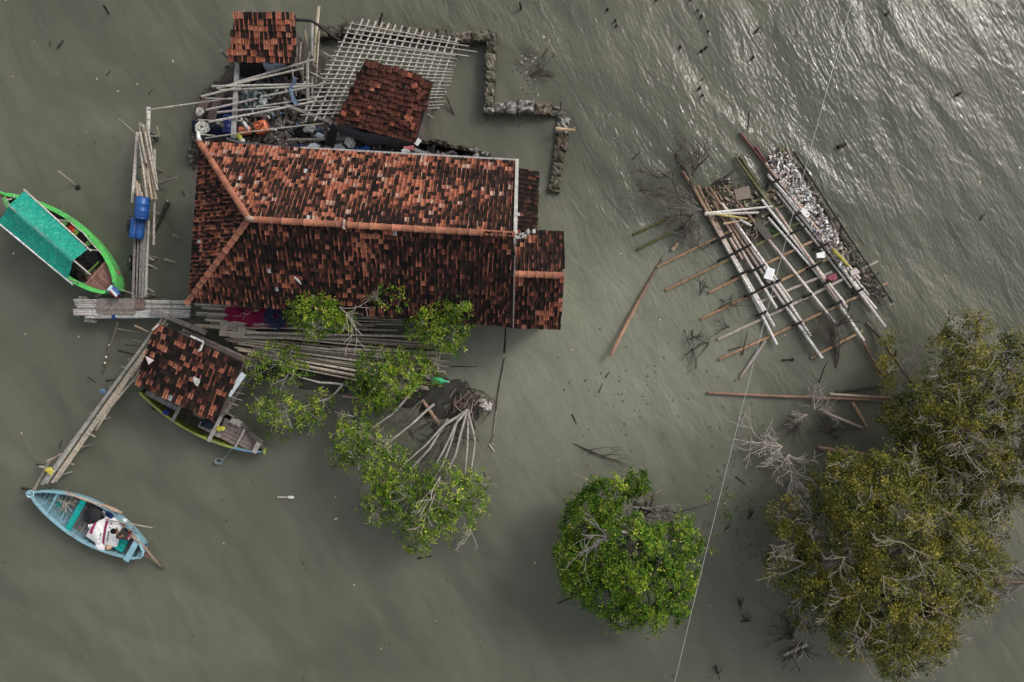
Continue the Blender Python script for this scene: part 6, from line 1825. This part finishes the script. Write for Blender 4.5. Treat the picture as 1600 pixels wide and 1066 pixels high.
# ---- the dense green tree
tree('round_tree', 'dense bright green tree standing alone in the water with a bare grey patch on top', (985, 840),
     [(935, 790, 2.2, 38, .7, 1.0), (950, 775, 2.4, 30, .7, 1.0), (910, 820, 1.9, 36, .7, 1.0), (890, 865, 1.7, 28, .7, 1.0), (930, 880, 2.4, 55, .7, 1.05), (985, 870, 3.1, 62, .7, 1.05), (1045, 855, 2.5, 46, .7, 1.05), (1075, 850, 2.0, 24, .7, .9), (1010, 920, 2.4, 50, .7, 1.05), (950, 925, 2.1, 44, .7, 1.05), (1055, 905, 2.0, 38, .7, 1.0), (975, 960, 1.7, 26, .7, 1.0), (1020, 965, 1.7, 24, .7, 1.0), (1060, 945, 1.5, 26, .7, 1.0), (905, 905, 1.7, 30, .7, 1.0), (1000, 752, 1.9, 20, .6, .9), (985, 757, 1.8, 20, .6, .9), (1008, 830, 2.8, 30, .6, .8), (1065, 820, 1.9, 22, .6, .7)],
     DENSE, 107, fork=(990, 835, .8), trunk_r=.11, density=128, gap=.07, voids=((1022, 797, 27), (1048, 806, 14), (978, 800, 9), (945, 838, 12)), twig_share=.10, twig_col=(.12, .11, .095),
     bare=((948, 838, 3.2, 180, 1.3, 1.1, 7, 2), (1012, 795, 1.6, 80, 1.8, 1.0, 7, 2), (1025, 805, 1.4, 350, .5, .9, 3, 2), (1018, 800, 1.2, 60, 2.5, .8, 9, 2, (.06, .05, .045)), (1008, 806, 1.2, 60, 2.5, .8, 9, 2, (.05, .042, .038)), (985, 785, 1.6, 135, .3, 1.3, 3, 2)), bare_col=(.20, .18, .16), fill=.55)
for lab, x0, y0, x1, y1, lobes in (('thin branch with few leaves reaching from the green tree towards the olive tree', 1052, 802, 1124, 782, ((1108, 778), (1140, 775), (1128, 800), (1138, 812))), ('thin leafy branch of the green tree touching the overhead cable', 1080, 840, 1112, 850, ((1106, 845), (1112, 858)))):
    b = P(x0, y0, .5); o = thing('leafy_branch', lab, 'branch', tuple(b)); mb = MB()
    limb(mb, b, P(x1, y1, .6), .04, .015, (.06, .05, .045), 6, .05)
    for x, y in lobes: limb(mb, P(x1 - 10, y1 + 1, .6), P(x, y, .6), .012, .006, (.08, .07, .06), 4, .1, 4)
    mb.build('stem', BARK, o)
    rng = np.random.default_rng(int(x0)); pts, out = [], []
    for x, y in lobes:
        for _ in range(5):
            p = P(x + rng.normal(0, 6), y + rng.normal(0, 6), .62); pts.append(tuple(p)); out.append((0, 0, 1))
    leaf_mesh('crown', np.array(pts), np.array(out, dtype=float), dict(DENSE, per=5), rng, o)

# ---- the olive trees on the lower right
OB = (.30, .265, .225)
tree('olive_mangrove', 'broad olive green tree with a dark hollow and grey twigs, lower of the two', (1385, 880),
     [(1325, 755, 2.6, 50, .6, 1.0), (1385, 765, 3.2, 60, .6, 1.1), (1350, 810, 3.6, 60, .6, 1.05), (1430, 745, 3.0, 36, .6, .8), (1400, 850, 4.4, 62, .6, 1.05), (1462, 830, 3.8, 48, .6, .9), (1505, 865, 3.2, 50, .6, 1.0), (1530, 910, 2.4, 38, .6, .9), (1490, 920, 3.2, 52, .6, 1.0), (1440, 930, 4.0, 60, .6, 1.05), (1370, 925, 4.2, 60, .6, 1.05), (1320, 935, 3.4, 52, .6, 1.0), (1340, 985, 2.8, 44, .6, 1.0), (1400, 985, 3.2, 54, .6, 1.05), (1455, 985, 2.6, 46, .6, .9), (1400, 1030, 2.2, 32, .6, 1.0), (1440, 1022, 1.9, 24, .6, .9), (1262, 905, 2.6, 46, .55, .55), (1225, 885, 2.2, 34, .55, .5), (1240, 845, 2.2, 36, .55, .45), (1275, 850, 2.6, 36, .55, .5), (1225, 800, 1.8, 30, .5, .3), (1262, 790, 1.9, 30, .5, .3), (1270, 960, 1.9, 34, .5, .45), (1550, 880, 1.9, 26, .5, .7)],
     OLIVE, 108, group=None, fork=(1385, 875, 1.2), trunk_r=.17, density=104, gap=.07, fans=3, voids=((1296, 880, 17), (1407, 803, 15), (1345, 748, 9), (1330, 905, 8), (1465, 880, 8)), twig_share=.16, side=3, twig_col=(.15, .13, .105), bark=OB, twig_r=.012, fill=.5,
     bare=((1245, 850, 2.7, 150, 1.4, 0.88, 3, 2), (1258, 880, 2.9, 210, .9, 1.12, 3, 2), (1270, 830, 2.8, 120, .9, 0.88, 2, 2), (1350, 790, 4.2, 90, 1.5, 0.72, 2, 2), (1415, 850, 5.6, 60, 1.6, 0.80, 2, 2), (1380, 900, 5.4, 250, 1.5, 0.80, 2, 2), (1440, 940, 5.2, 280, 1.3, 0.80, 2, 2), (1345, 940, 4.6, 240, 1.4, 0.80, 2, 2), (1490, 880, 4.4, 10, 1.2, 0.72, 2, 2), (1505, 930, 4.2, 330, 1.2, 0.72, 2, 2), (1320, 870, 4.3, 180, 1.0, 0.80, 2, 2), (1262, 965, 2.0, 220, .9, 0.96, 3, 2), (1400, 800, 4.6, 60, 1.5, 0.72, 2, 2)), bare_col=(.22, .195, .155), bare_r=.017)
tree('olive_mangrove', 'ragged olive green tree with bare grey twigs at the photo edge, upper of the two', (1510, 660),
     [(1500, 520, 2.3, 32, .55, .5), (1530, 505, 2.2, 24, .55, .45), (1480, 545, 2.4, 32, .55, .5), (1520, 560, 2.8, 46, .6, .7), (1575, 545, 2.5, 36, .55, .5), (1600, 565, 2.6, 34, .55, .55), (1475, 590, 2.6, 36, .6, .6), (1530, 610, 3.2, 50, .6, .85), (1580, 615, 3.1, 44, .6, .7), (1625, 620, 3.0, 50, .6, .8), (1440, 635, 2.6, 40, .6, 1.0), (1420, 660, 2.2, 36, .6, 1.0), (1395, 655, 1.8, 22, .6, .7), (1480, 655, 3.2, 50, .6, 1.05), (1530, 670, 3.6, 54, .6, .95), (1590, 680, 3.3, 48, .6, .9), (1440, 695, 2.5, 36, .6, 1.05), (1480, 710, 2.9, 40, .6, 1.05), (1540, 720, 3.1, 44, .6, .85), (1600, 735, 2.8, 42, .6, .85), (1500, 755, 2.7, 40, .6, .8), (1550, 775, 2.5, 36, .55, .6), (1510, 795, 2.3, 32, .55, .6), (1585, 785, 2.0, 32, .5, .4), (1640, 690, 2.8, 40, .6, .8), (1455, 765, 2.6, 34, .6, .9), (1470, 740, 2.8, 34, .6, .9), (1560, 830, 2.0, 26, .5, .5), (1530, 815, 2.2, 28, .5, .6)],
     OLIVE, 109, fork=(1510, 655, 1.2), trunk_r=.15, density=80, gap=.02, fans=3, voids=((1550, 640, 14), (1515, 640, 9), (1560, 585, 12), (1465, 560, 10), (1545, 530, 10), (1590, 650, 10), (1500, 600, 8)), twig_share=.35, side=4, twig_col=(.20, .175, .145), bark=OB, twig_r=.012, fill=.45,
     bare=((1500, 690, 4.2, 260, 1.4, 1.04, 4, 2), (1515, 680, 4.2, 330, .9, 1.04, 3, 2), (1450, 660, 3.4, 170, 1.0, 0.72, 2, 2), (1555, 630, 3.9, 60, 1.3, 0.88, 3, 2), (1570, 590, 3.4, 50, 1.2, 0.96, 3, 2), (1520, 560, 3.3, 90, 1.2, 0.88, 3, 2), (1490, 600, 3.2, 130, 1.1, 0.80, 2, 2), (1590, 720, 3.6, 300, 1.2, 0.88, 3, 2), (1540, 760, 3.2, 260, 1.2, 0.80, 3, 2), (1420, 595, 1.5, 120, 1.5, 0.96, 6, 2), (1428, 618, 1.2, 180, 1.0, 0.64, 3, 2), (1550, 800, 2.6, 300, 1.0, 0.88, 2, 2), (1465, 735, 3.0, 200, .9, 0.64, 2, 2)), bare_col=(.22, .195, .16), bare_r=.017)
# the outer limb with yellow green tufts
b = P(1425, 598, .6); o = thing('tufted_limb', 'crooked dark limb with three yellow green leaf tufts near the raft corner', 'branch', tuple(b)); mb = MB()
mb.tube([P(1354, 504, .05), P(1366, 517, .12), P(1376, 528, .2), P(1388, 547, .3), P(1404, 568, .35), P(1412, 582, .4), P(1425, 598, .5)], [.05, .06, .065, .07, .075, .08, .09], 6, [(.16, .14, .1), (.07, .06, .045), (.06, .05, .04), (.16, .13, .06), (.16, .13, .06), (.05, .04, .03), (.05, .04, .03)])
limb(mb, P(1400, 562, .3), P(1400, 548, .5), .04, .03, C_DARK, 4)
mb.build('stem', BARK, o)
rng = np.random.default_rng(3); pts, out = [], []
for x, y, s, n in ((1390, 532, 6, 26), (1382, 572, 5, 16), (1386, 577, 6, 20), (1380, 560, 4, 9), (1392, 602, 8, 18), (1384, 592, 6, 8)):
    for _ in range(n):
        pts.append(tuple(P(x + rng.normal(0, s), y + rng.normal(0, s), .55 + rng.uniform(-.1, .2)))); out.append((0, 0, 1.0))
leaf_mesh('crown', np.array(pts), np.array(out), dict(OLIVE, pal=[(.17, .16, .03), (.12, .12, .025), (.21, .19, .04)], p=[.4, .3, .3]), rng, o)


# ---- dead bushes and branches in the water
def dead(name, label, cat, parts, col, r=.03, flat=.35, spread=.75, minr=.009):
    mb = MB()
    for px, py, z, ang, sp, L, k, depth in parts:
        c = P(px, py, z)
        for q in range(k):
            a = math.radians(ang) + R.uniform(-sp, sp)
            twiggy(mb, c, Vector((math.cos(a), math.sin(a), R.uniform(0, .45))), L * R.uniform(.55, 1.1), r, depth, col, spread, flat, (2, 3), 4, minr, .08 if z >= .2 else -9)
    return single(name, mb, BARK, label, cat)


dead('dead_tree', 'bare grey tree spreading over the head of the bamboo raft', 'dead tree',
     ((1096, 328, .5, 160, .35, 2.5, 3, 3), (1090, 320, .3, 135, .25, 2.4, 2, 2), (1085, 300, .4, 95, .4, 1.8, 2, 3), (1080, 275, .6, 80, .5, 1.3, 3, 2), (1090, 335, .3, 195, .4, 1.7, 3, 3), (1092, 345, .3, 240, .6, 1.1, 4, 2), (1080, 340, .2, 220, .5, .9, 4, 2), (1110, 290, .3, 20, .7, 1.2, 3, 2), (1040, 305, .4, 178, .5, 1.4, 2, 2)), (.085, .074, .066), .05, minr=.011, spread=1.0)
dead('dead_bush', 'pale bleached dead bush standing in the water beside the big olive tree', 'dead bush',
     ((1222, 697, .4, 168, .3, 1.5, 6, 2), (1222, 698, .4, 200, 1.3, .7, 6, 2), (1236, 725, .3, 172, .3, 1.1, 4, 2), (1236, 735, .3, 270, 1.0, .8, 7, 2), (1232, 710, .4, 280, 1.0, .8, 6, 2), (1238, 750, .3, 290, .9, .7, 5, 1)), (.34, .30, .27), .024, spread=.95)
dead('dead_bush', 'small grey bare bush behind the long level pole', 'dead bush', ((1272, 640, .3, 80, .8, .9, 6, 2), (1280, 640, .3, 20, .7, .8, 5, 2), (1262, 648, .2, 200, .5, 1.0, 7, 1)), (.26, .225, .2), .02)
dead('root_stump', 'black stump of roots in the shade below the long level pole', 'stump', ((1298, 676, .2, 60, 2.0, .6, 14, 1), (1296, 672, .2, 170, .4, .9, 2, 1), ), (.05, .042, .038), .035, flat=.8)
dead('root_stump', 'dark splayed roots beside the whitish tapering branch in the shade', 'stump', ((1252, 655, .1, 215, .6, .9, 10, 1),), (.06, .05, .044), .035, flat=.8)
mb = MB()
limb(mb, P(893, 692, -.02), P(931, 709, .08), .02, .045, (.035, .03, .026), 6, .02)
for x0, y0, x1, y1, rr in ((931, 709, 976, 723, .035), (918, 704, 950, 698, .018), (950, 698, 966, 706, .01), (940, 711, 978, 712, .018), (950, 715, 968, 737, .016), (938, 711, 955, 728, .016), (926, 707, 912, 714, .014), (960, 718, 985, 716, .012), (962, 719, 984, 730, .012), (945, 713, 970, 703, .012), (976, 723, 990, 728, .012), (968, 722, 976, 735, .01), (955, 700, 972, 699, .008), (912, 702, 908, 710, .012)):
    limb(mb, P(x0, y0, .08), P(x1, y1, .06), rr, .006, (.035, .03, .026), 6, .10, 4)
single('dead_branch', mb, BARK, 'black fallen branch with fine twigs in the water above the green tree', 'branch')
dead('dead_branch', 'black submerged branches beside the lowest raft crosspoles', 'branch', ((1075, 530, .05, 20, .4, .9, 2, 2), (1082, 545, .03, 250, .5, .8, 3, 1), (1108, 535, .03, 205, .4, 1.0, 3, 1), (1070, 515, .03, 280, .1, 1.4, 1, 0), (1082, 515, .03, 270, .15, 1.2, 2, 0), (1140, 510, .02, 180, .8, .8, 2, 1)), (.028, .024, .021), .02, flat=.12)
dead('dead_branch', 'black twigs in the water by the middle crosspole tips of the raft', 'branch', ((1125, 468, .03, 10, .5, .9, 3, 1), (1095, 462, .03, 120, .6, .7, 3, 2), (1120, 485, .03, 30, .5, .9, 3, 1)), (.035, .03, .026), .012, flat=.12)
dead('dead_branch', 'dark upright twiggy branch standing near the lower end of the raft', 'branch', ((1306, 575, .0, 90, .08, 2.2, 2, 3), (1305, 530, .4, 110, .5, .9, 5, 2), (1308, 510, .4, 60, .5, .9, 4, 2)), (.06, .048, .042), .035, flat=.3)
dead('dead_branch', 'dark bare roots under the lower left edge of the big olive tree', 'branch', ((1235, 1000, .15, 120, .7, 1.3, 7, 2), (1255, 1005, .1, 200, .9, 1.0, 6, 2), (1245, 1010, .1, 300, .8, .7, 4, 1)), (.05, .042, .036), .03, flat=.4)
dead('dead_branch', 'forked pale branch and dark sticks at the photo edge beside the big olive tree', 'branch', ((1535, 850, .6, -40, .15, 2.6, 2, 2), (1575, 930, .1, 80, 1.2, .8, 8, 1)), (.2, .175, .15), .03, flat=.2)
dead('dead_bush', 'grey purple bare bush at the house eave over the crimson net', 'dead bush', ((420, 478, 2.2, 90, 1.6, .85, 22, 2), (432, 470, 2.4, 60, 1.4, .7, 12, 2)), (.15, .12, .115), .016, minr=.007)
dead('dead_twig', 'bare twig standing at the house eave where the dark rope begins', 'twig', ((791, 512, 1.8, 100, .5, 1.4, 4, 2),), (.14, .12, .105), .016, minr=.007)
dead('dead_branch', 'thin grey bare branches fanning down between the pale limbs of the toppled tree', 'branch', ((730, 645, .35, 235, .30, 2.3, 6, 2), (722, 650, .4, 215, .25, 2.2, 4, 2), (738, 650, .3, 275, .25, 1.8, 4, 2), (660, 625, .3, 225, .4, 1.6, 4, 2)), (.13, .115, .10), .022, flat=.2, spread=.5)
tg = MB()
for k in range(70):
    p = P(738 + R.gauss(0, 17), 632 + R.gauss(0, 9), R.uniform(.05, .5)); a = R.uniform(0, 6.28); L = R.uniform(.3, .9)
    d = Vector((math.cos(a), math.sin(a), R.uniform(-.3, .3))) * L / 2
    stick(tg, p - d, p + d, R.uniform(.012, .03), R.choice([(.11, .07, .055), (.06, .045, .038), (.18, .12, .095), (.26, .22, .19)]), 4, .1, 4)
for k in range(9): tg.blob(P(760 + R.uniform(-8, 6), 633 + R.uniform(-8, 7), .4), (.12, .1, .06), R.choice([(.45, .42, .4), (.35, .3, .28)]), 7, 4, .4)
single('driftwood_tangle', tg, BARK, 'tangle of brown driftwood and pale scraps where the pale limbs start', 'driftwood')
dk = MB()
for k in range(60):
    p = P(R.uniform(640, 750), R.uniform(600, 700), .03); a = R.uniform(0, 6.28); L = R.uniform(.3, 1.1)
    d = Vector((math.cos(a), math.sin(a), R.uniform(-.1, .15))) * L / 2
    stick(dk, p - d, p + d, R.uniform(.01, .03), (.035, .03, .026), 4, .15, 4)
o = single('sunken_sticks', dk, BARK, 'black half sunken sticks in the shallows under the pale limbs', 'sticks'); o['kind'] = 'stuff'
# ------------------------------------------------------------------ cable, ropes, posts, floating bits
mb = MB()
a, b = P(1328.5, 0, 6.6), P(1051, 1066, 7.4)
d = b - a
pts = []
for i in range(41):
    t = -.6 + 2.2 * i / 40
    pts.append(a + d * t + Vector((0, 0, 1.6 * (t - .5) ** 2 - .2)))
# keep the sag out of the plan line: only height changes
mb.tube(pts, .008, 6, (.40, .39, .38), cap=True)
single('overhead_cable', mb, PLASTIC, 'thin pale overhead cable crossing above the raft and the green tree', 'cable')
mb = MB(); mb.tube([P(790, 512, 1.6), P(789, 535, .6), P(788, 551, .1)], [.03, .04, .05], 6, C_DARK); mb.tube([P(788, 560, .03), P(782, 590, .03), P(777, 620, .03), P(775, 642, .04)], .022, 5, (.035, .032, .028)); mb.tube([P(775, 642, .04), P(771, 678, .04)], .028, 5, (.22, .19, .16)); mb.tube([P(771, 680, .0), P(764, 695, .0)], .02, 5, C_DARK); mb.tube([P(764, 694, .04), P(772, 706, .04)], .025, 5, (.38, .35, .31))
single('dark_rope', mb, CLOTH, 'dark rope trailing from the house corner down through the water', 'rope')

posts = [(1090, 17, .06), (1096, 27, .09), (1107, 50, .08), (1062, 75, .1), (1096, 79, .1), (1102, 76, .09), (1092, 139, .1), (1097, 150, .08), (1097, 124, .05), (949, 15, .09), (961, 33, .08), (963, 41, .07), (1176, 91, .09), (1079, 0, .08), (1026, 0, .08)]
first = None
for i, (x, y, r) in enumerate(posts):
    p = P(x, y, 0)
    if first is None:
        first = thing('post_stub', 'short black post stub poking out of the waves in a broken line', 'post', tuple(p), 'post stubs in the open water')
        mb = MB(); mb.tube([(0, 0, -.6), (.02, .01, .12), (.03, .0, .2), (.03, .0, .21)], [.1, .1, .085, .04], 8, [(.03, .027, .023), (.045, .04, .033), (.03, .027, .022), (.02, .018, .016)]); mb.build('stub', BARK, first, smooth=True, local=True)
        o = first
    else:
        o = first.copy(); COL.objects.link(o)
        for ch in list(first.children):
            c = ch.copy(); COL.objects.link(c); c.parent = o
    o.location = p
    s = r / .155
    o.scale = (s, s, R.uniform(.45, .8)); o.rotation_euler = (R.uniform(-.25, .25), R.uniform(-.25, .25), R.uniform(0, 6))

sticks = [
    ('dark stake leaning in the water at the top edge, beyond the small orange roof', 162, 9, 173, 25, .6, -.2, .05), ('short dark stick afloat in open water above the green boat', 90, 75, 99, 63, .03, .03, .045),
    ('pale leaning stake with a dark foot above the green boat', 92, 268, 121, 292, .9, -.1, .045), ('very thin floating stick next to the short dark one above the green boat', 77, 72, 79, 63, .03, .03, .018),
    ('small dark stick midway between the top edge and the pier', 167, 117, 172, 110, .03, .03, .025), ('faint twig in the water above the pier post', 232, 147, 238, 140, .02, .02, .015),
    ('black thin stick beside the small orange roof wall', 351, 105, 365, 102, .06, .06, .03), ('dark upright stake behind the bamboo lattice', 588, 48, 598, 20, .3, 1.2, .045),
    ('dark upright stick above the ruined wall in the waves', 814, 14, 812, 3, .05, .4, .06), ('thin dark stick standing in the waves above the raft', 1168, 203, 1171, 172, .1, .4, .035),
    ('black floating plank piece in the waves to the upper side of the raft', 1309, 230, 1322, 225, .05, .05, .11), ('black plank piece near the top edge close to the cable', 1384, 23, 1390, 18, .05, .05, .07),
    ('short black stick near the top edge by the post line', 1181, 50, 1187, 43, .05, .1, .07), ('dark knot of wood in the bright waves near the photo corner', 1495, 149, 1502, 144, .08, .1, .08),
    ('dark curved twig by the right photo edge in the waves', 1532, 344, 1538, 334, .05, .05, .03), ('thin slanting stick between the mossy wall and the raft', 988, 249, 1000, 237, .03, .06, .03),
    ('small dark twig midway between raft and house, upper of a pair', 946, 590, 952, 582, .03, .03, .03), ('thin twig midway between raft and house, lower of a pair', 936, 614, 942, 599, .03, .03, .02),
    ('crooked dark twig in the middle of the open water', 894, 647, 901, 663, .02, .02, .03), ('forked black stick floating below the fanned leafy tree', 653, 872, 676, 869, .03, .03, .03),
    ('small grey and white float in the open water above the lower edge', 433, 777, 458, 778, .04, .04, .055), ('little black lump of wood below the small grey and white float', 523, 812, 528, 809, .03, .03, .06),
    ('thin stick pointing out of the water at the green tree foot', 871, 944, 896, 933, .1, .5, .035), ('dark tuft of stubs near the wire below the olive tree edge', 1156, 938, 1158, 952, .05, .2, .04),
    ('dark stick lying at the water below the dark tuft of stubs', 1158, 971, 1174, 970, .02, .02, .03), ('dark twigs standing near the bottom edge of the photo', 1118, 1040, 1125, 1062, .05, .3, .04),
    ('dark stick poking out at the lower right of the big olive tree', 1466, 1032, 1477, 1040, .1, .05, .06), ('dark stick poking out under the lower edge of the big olive tree', 1413, 1043, 1430, 1050, .1, .05, .05),
    ('thin twig tip in the water between the house and the stack end', 705, 573, 746, 573, .03, .03, .02), ('black crooked stick beside the raft at the upper side of the long drift pole', 1138, 548, 1158, 542, .02, .02, .03),
    ('black thin stick crossing the lower raft corner', 1160, 555, 1168, 518, .05, .2, .03), ('black stick with a knob below the raft poles', 1222, 563, 1239, 562, .03, .04, .04),
    ('thin dark stick beside the raft tip leaning upward', 1279, 598, 1292, 566, .05, .8, .03), ('pair of dark sticks in the water beside the bleached dead bush', 1150, 745, 1165, 757, .02, .02, .03),
    ('dark stubs in the water left by the olive tree, below the bleached bush', 1168, 812, 1178, 798, .05, .3, .04), ('dark twig close to the cable beside the green tree', 1132, 830, 1142, 818, .05, .2, .03),
    ('grey stick in the basin water beside the dark red roof corner', 667, 178, 678, 185, .8, .4, .03), ('thin dark twig at the lower left open water', 97, 68 + 620, 92, 702, .02, .02, .02),
    ('small stick afloat beside the walkway in open water', 136, 589, 150, 598, .02, .02, .015), ('black stake under the walkway crosspieces at the boat side', 237, 638, 247, 641, .1, .1, .05)]
for lab, x0, y0, x1, y1, z0, z1, r in sticks:
    c = (.30, .28, .23) if ('pale' in lab or 'grey' in lab) else C_DARK
    mb = MB(); stick(mb, P(x0, y0, z0), P(x1, y1, z1), r, c, 6, .06)
    if 'float' in lab and 'grey' in lab: mb.blob(P(454, 777, .06), (.14, .07, .05), (.6, .58, .55), 8, 4, .2)
    if 'dark foot' in lab: mb.blob(P(122, 293, .04), (.12, .1, .08), C_DARK, 8, 4, .3)
    if 'forked' in lab: stick(mb, P(661, 871, .03), P(654, 874, .03), .02, c)
    if 'knob' in lab: mb.blob(P(1238, 562, .04), (.09, .07, .05), C_DARK, 8, 4, .3)
    if 'tuft' in lab or 'twigs' in lab or 'stubs' in lab:
        for k in range(4): stick(mb, P((x0 + x1) / 2, (y0 + y1) / 2 + 2, .0), P((x0 + x1) / 2 + R.uniform(-8, 8), (y0 + y1) / 2 - R.uniform(2, 14), .3), .025, c)
    single('driftwood_stick', mb, BARK, lab, 'stick')


def floaters(name, label, cat, n, size, cols, seed, region=(0, 0, 1600, 1066), clump=None):
    rnd = random.Random(seed)
    mb = MB()
    for k in range(n):
        if clump:
            x, y = rnd.gauss(clump[0], clump[2]), rnd.gauss(clump[1], clump[3])
        else:
            x, y = rnd.uniform(region[0], region[2]), rnd.uniform(region[1], region[3])
        s = size * rnd.uniform(.4, 1.4)
        mb.box(P(x, y, .012), (s, s * rnd.uniform(.3, .7), .012), rnd.uniform(0, 3.1), vary(rnd.choice(cols), .2, rnd), jit=s * .15, taper=.6)
    o = mb.build(name, PLASTIC); tag(o, label, cat, None, 'stuff'); return o


floaters('floating_flecks', 'tiny pale leaves and flecks adrift all over the murky water', 'flecks', 70, .075, [(.5, .46, .3), (.42, .36, .2), (.55, .54, .5), (.4, .38, .3)], 31)
floaters('floating_bits', 'tiny dark bits of bark adrift all over the murky water', 'bark bits', 150, .10, [(.05, .045, .036), (.07, .062, .05), (.065, .065, .045)], 32)
floaters('floating_litter', 'drifting patch of twigs and litter in the waves beside the ruined wall', 'litter', 70, .09, [(.04, .035, .03), (.06, .05, .035), (.05, .045, .035), (.25, .2, .11), (.42, .4, .36)], 33, clump=(828, 112, 10, 24))
floaters('weed_scum', 'brown specks of weed scattered by the green tree and the olive tree', 'weed', 260, .09, [(.06, .058, .042), (.08, .075, .055)], 34, clump=(1165, 790, 32, 75))
floaters('bark_scum', 'dark specks of bark drifting between the raft and the leafy trees', 'bark specks', 60, .09, [(.05, .045, .035), (.07, .065, .05)], 35, clump=(985, 620, 60, 45))
dead('drift_twigs', 'knot of thin brown twigs adrift beside the ruined wall', 'twigs', ((828, 118, .03, 60, 1.5, .9, 8, 2), (845, 118, .03, 80, 1.0, .3, 6, 1)), (.07, .055, .04), .014, flat=.1)
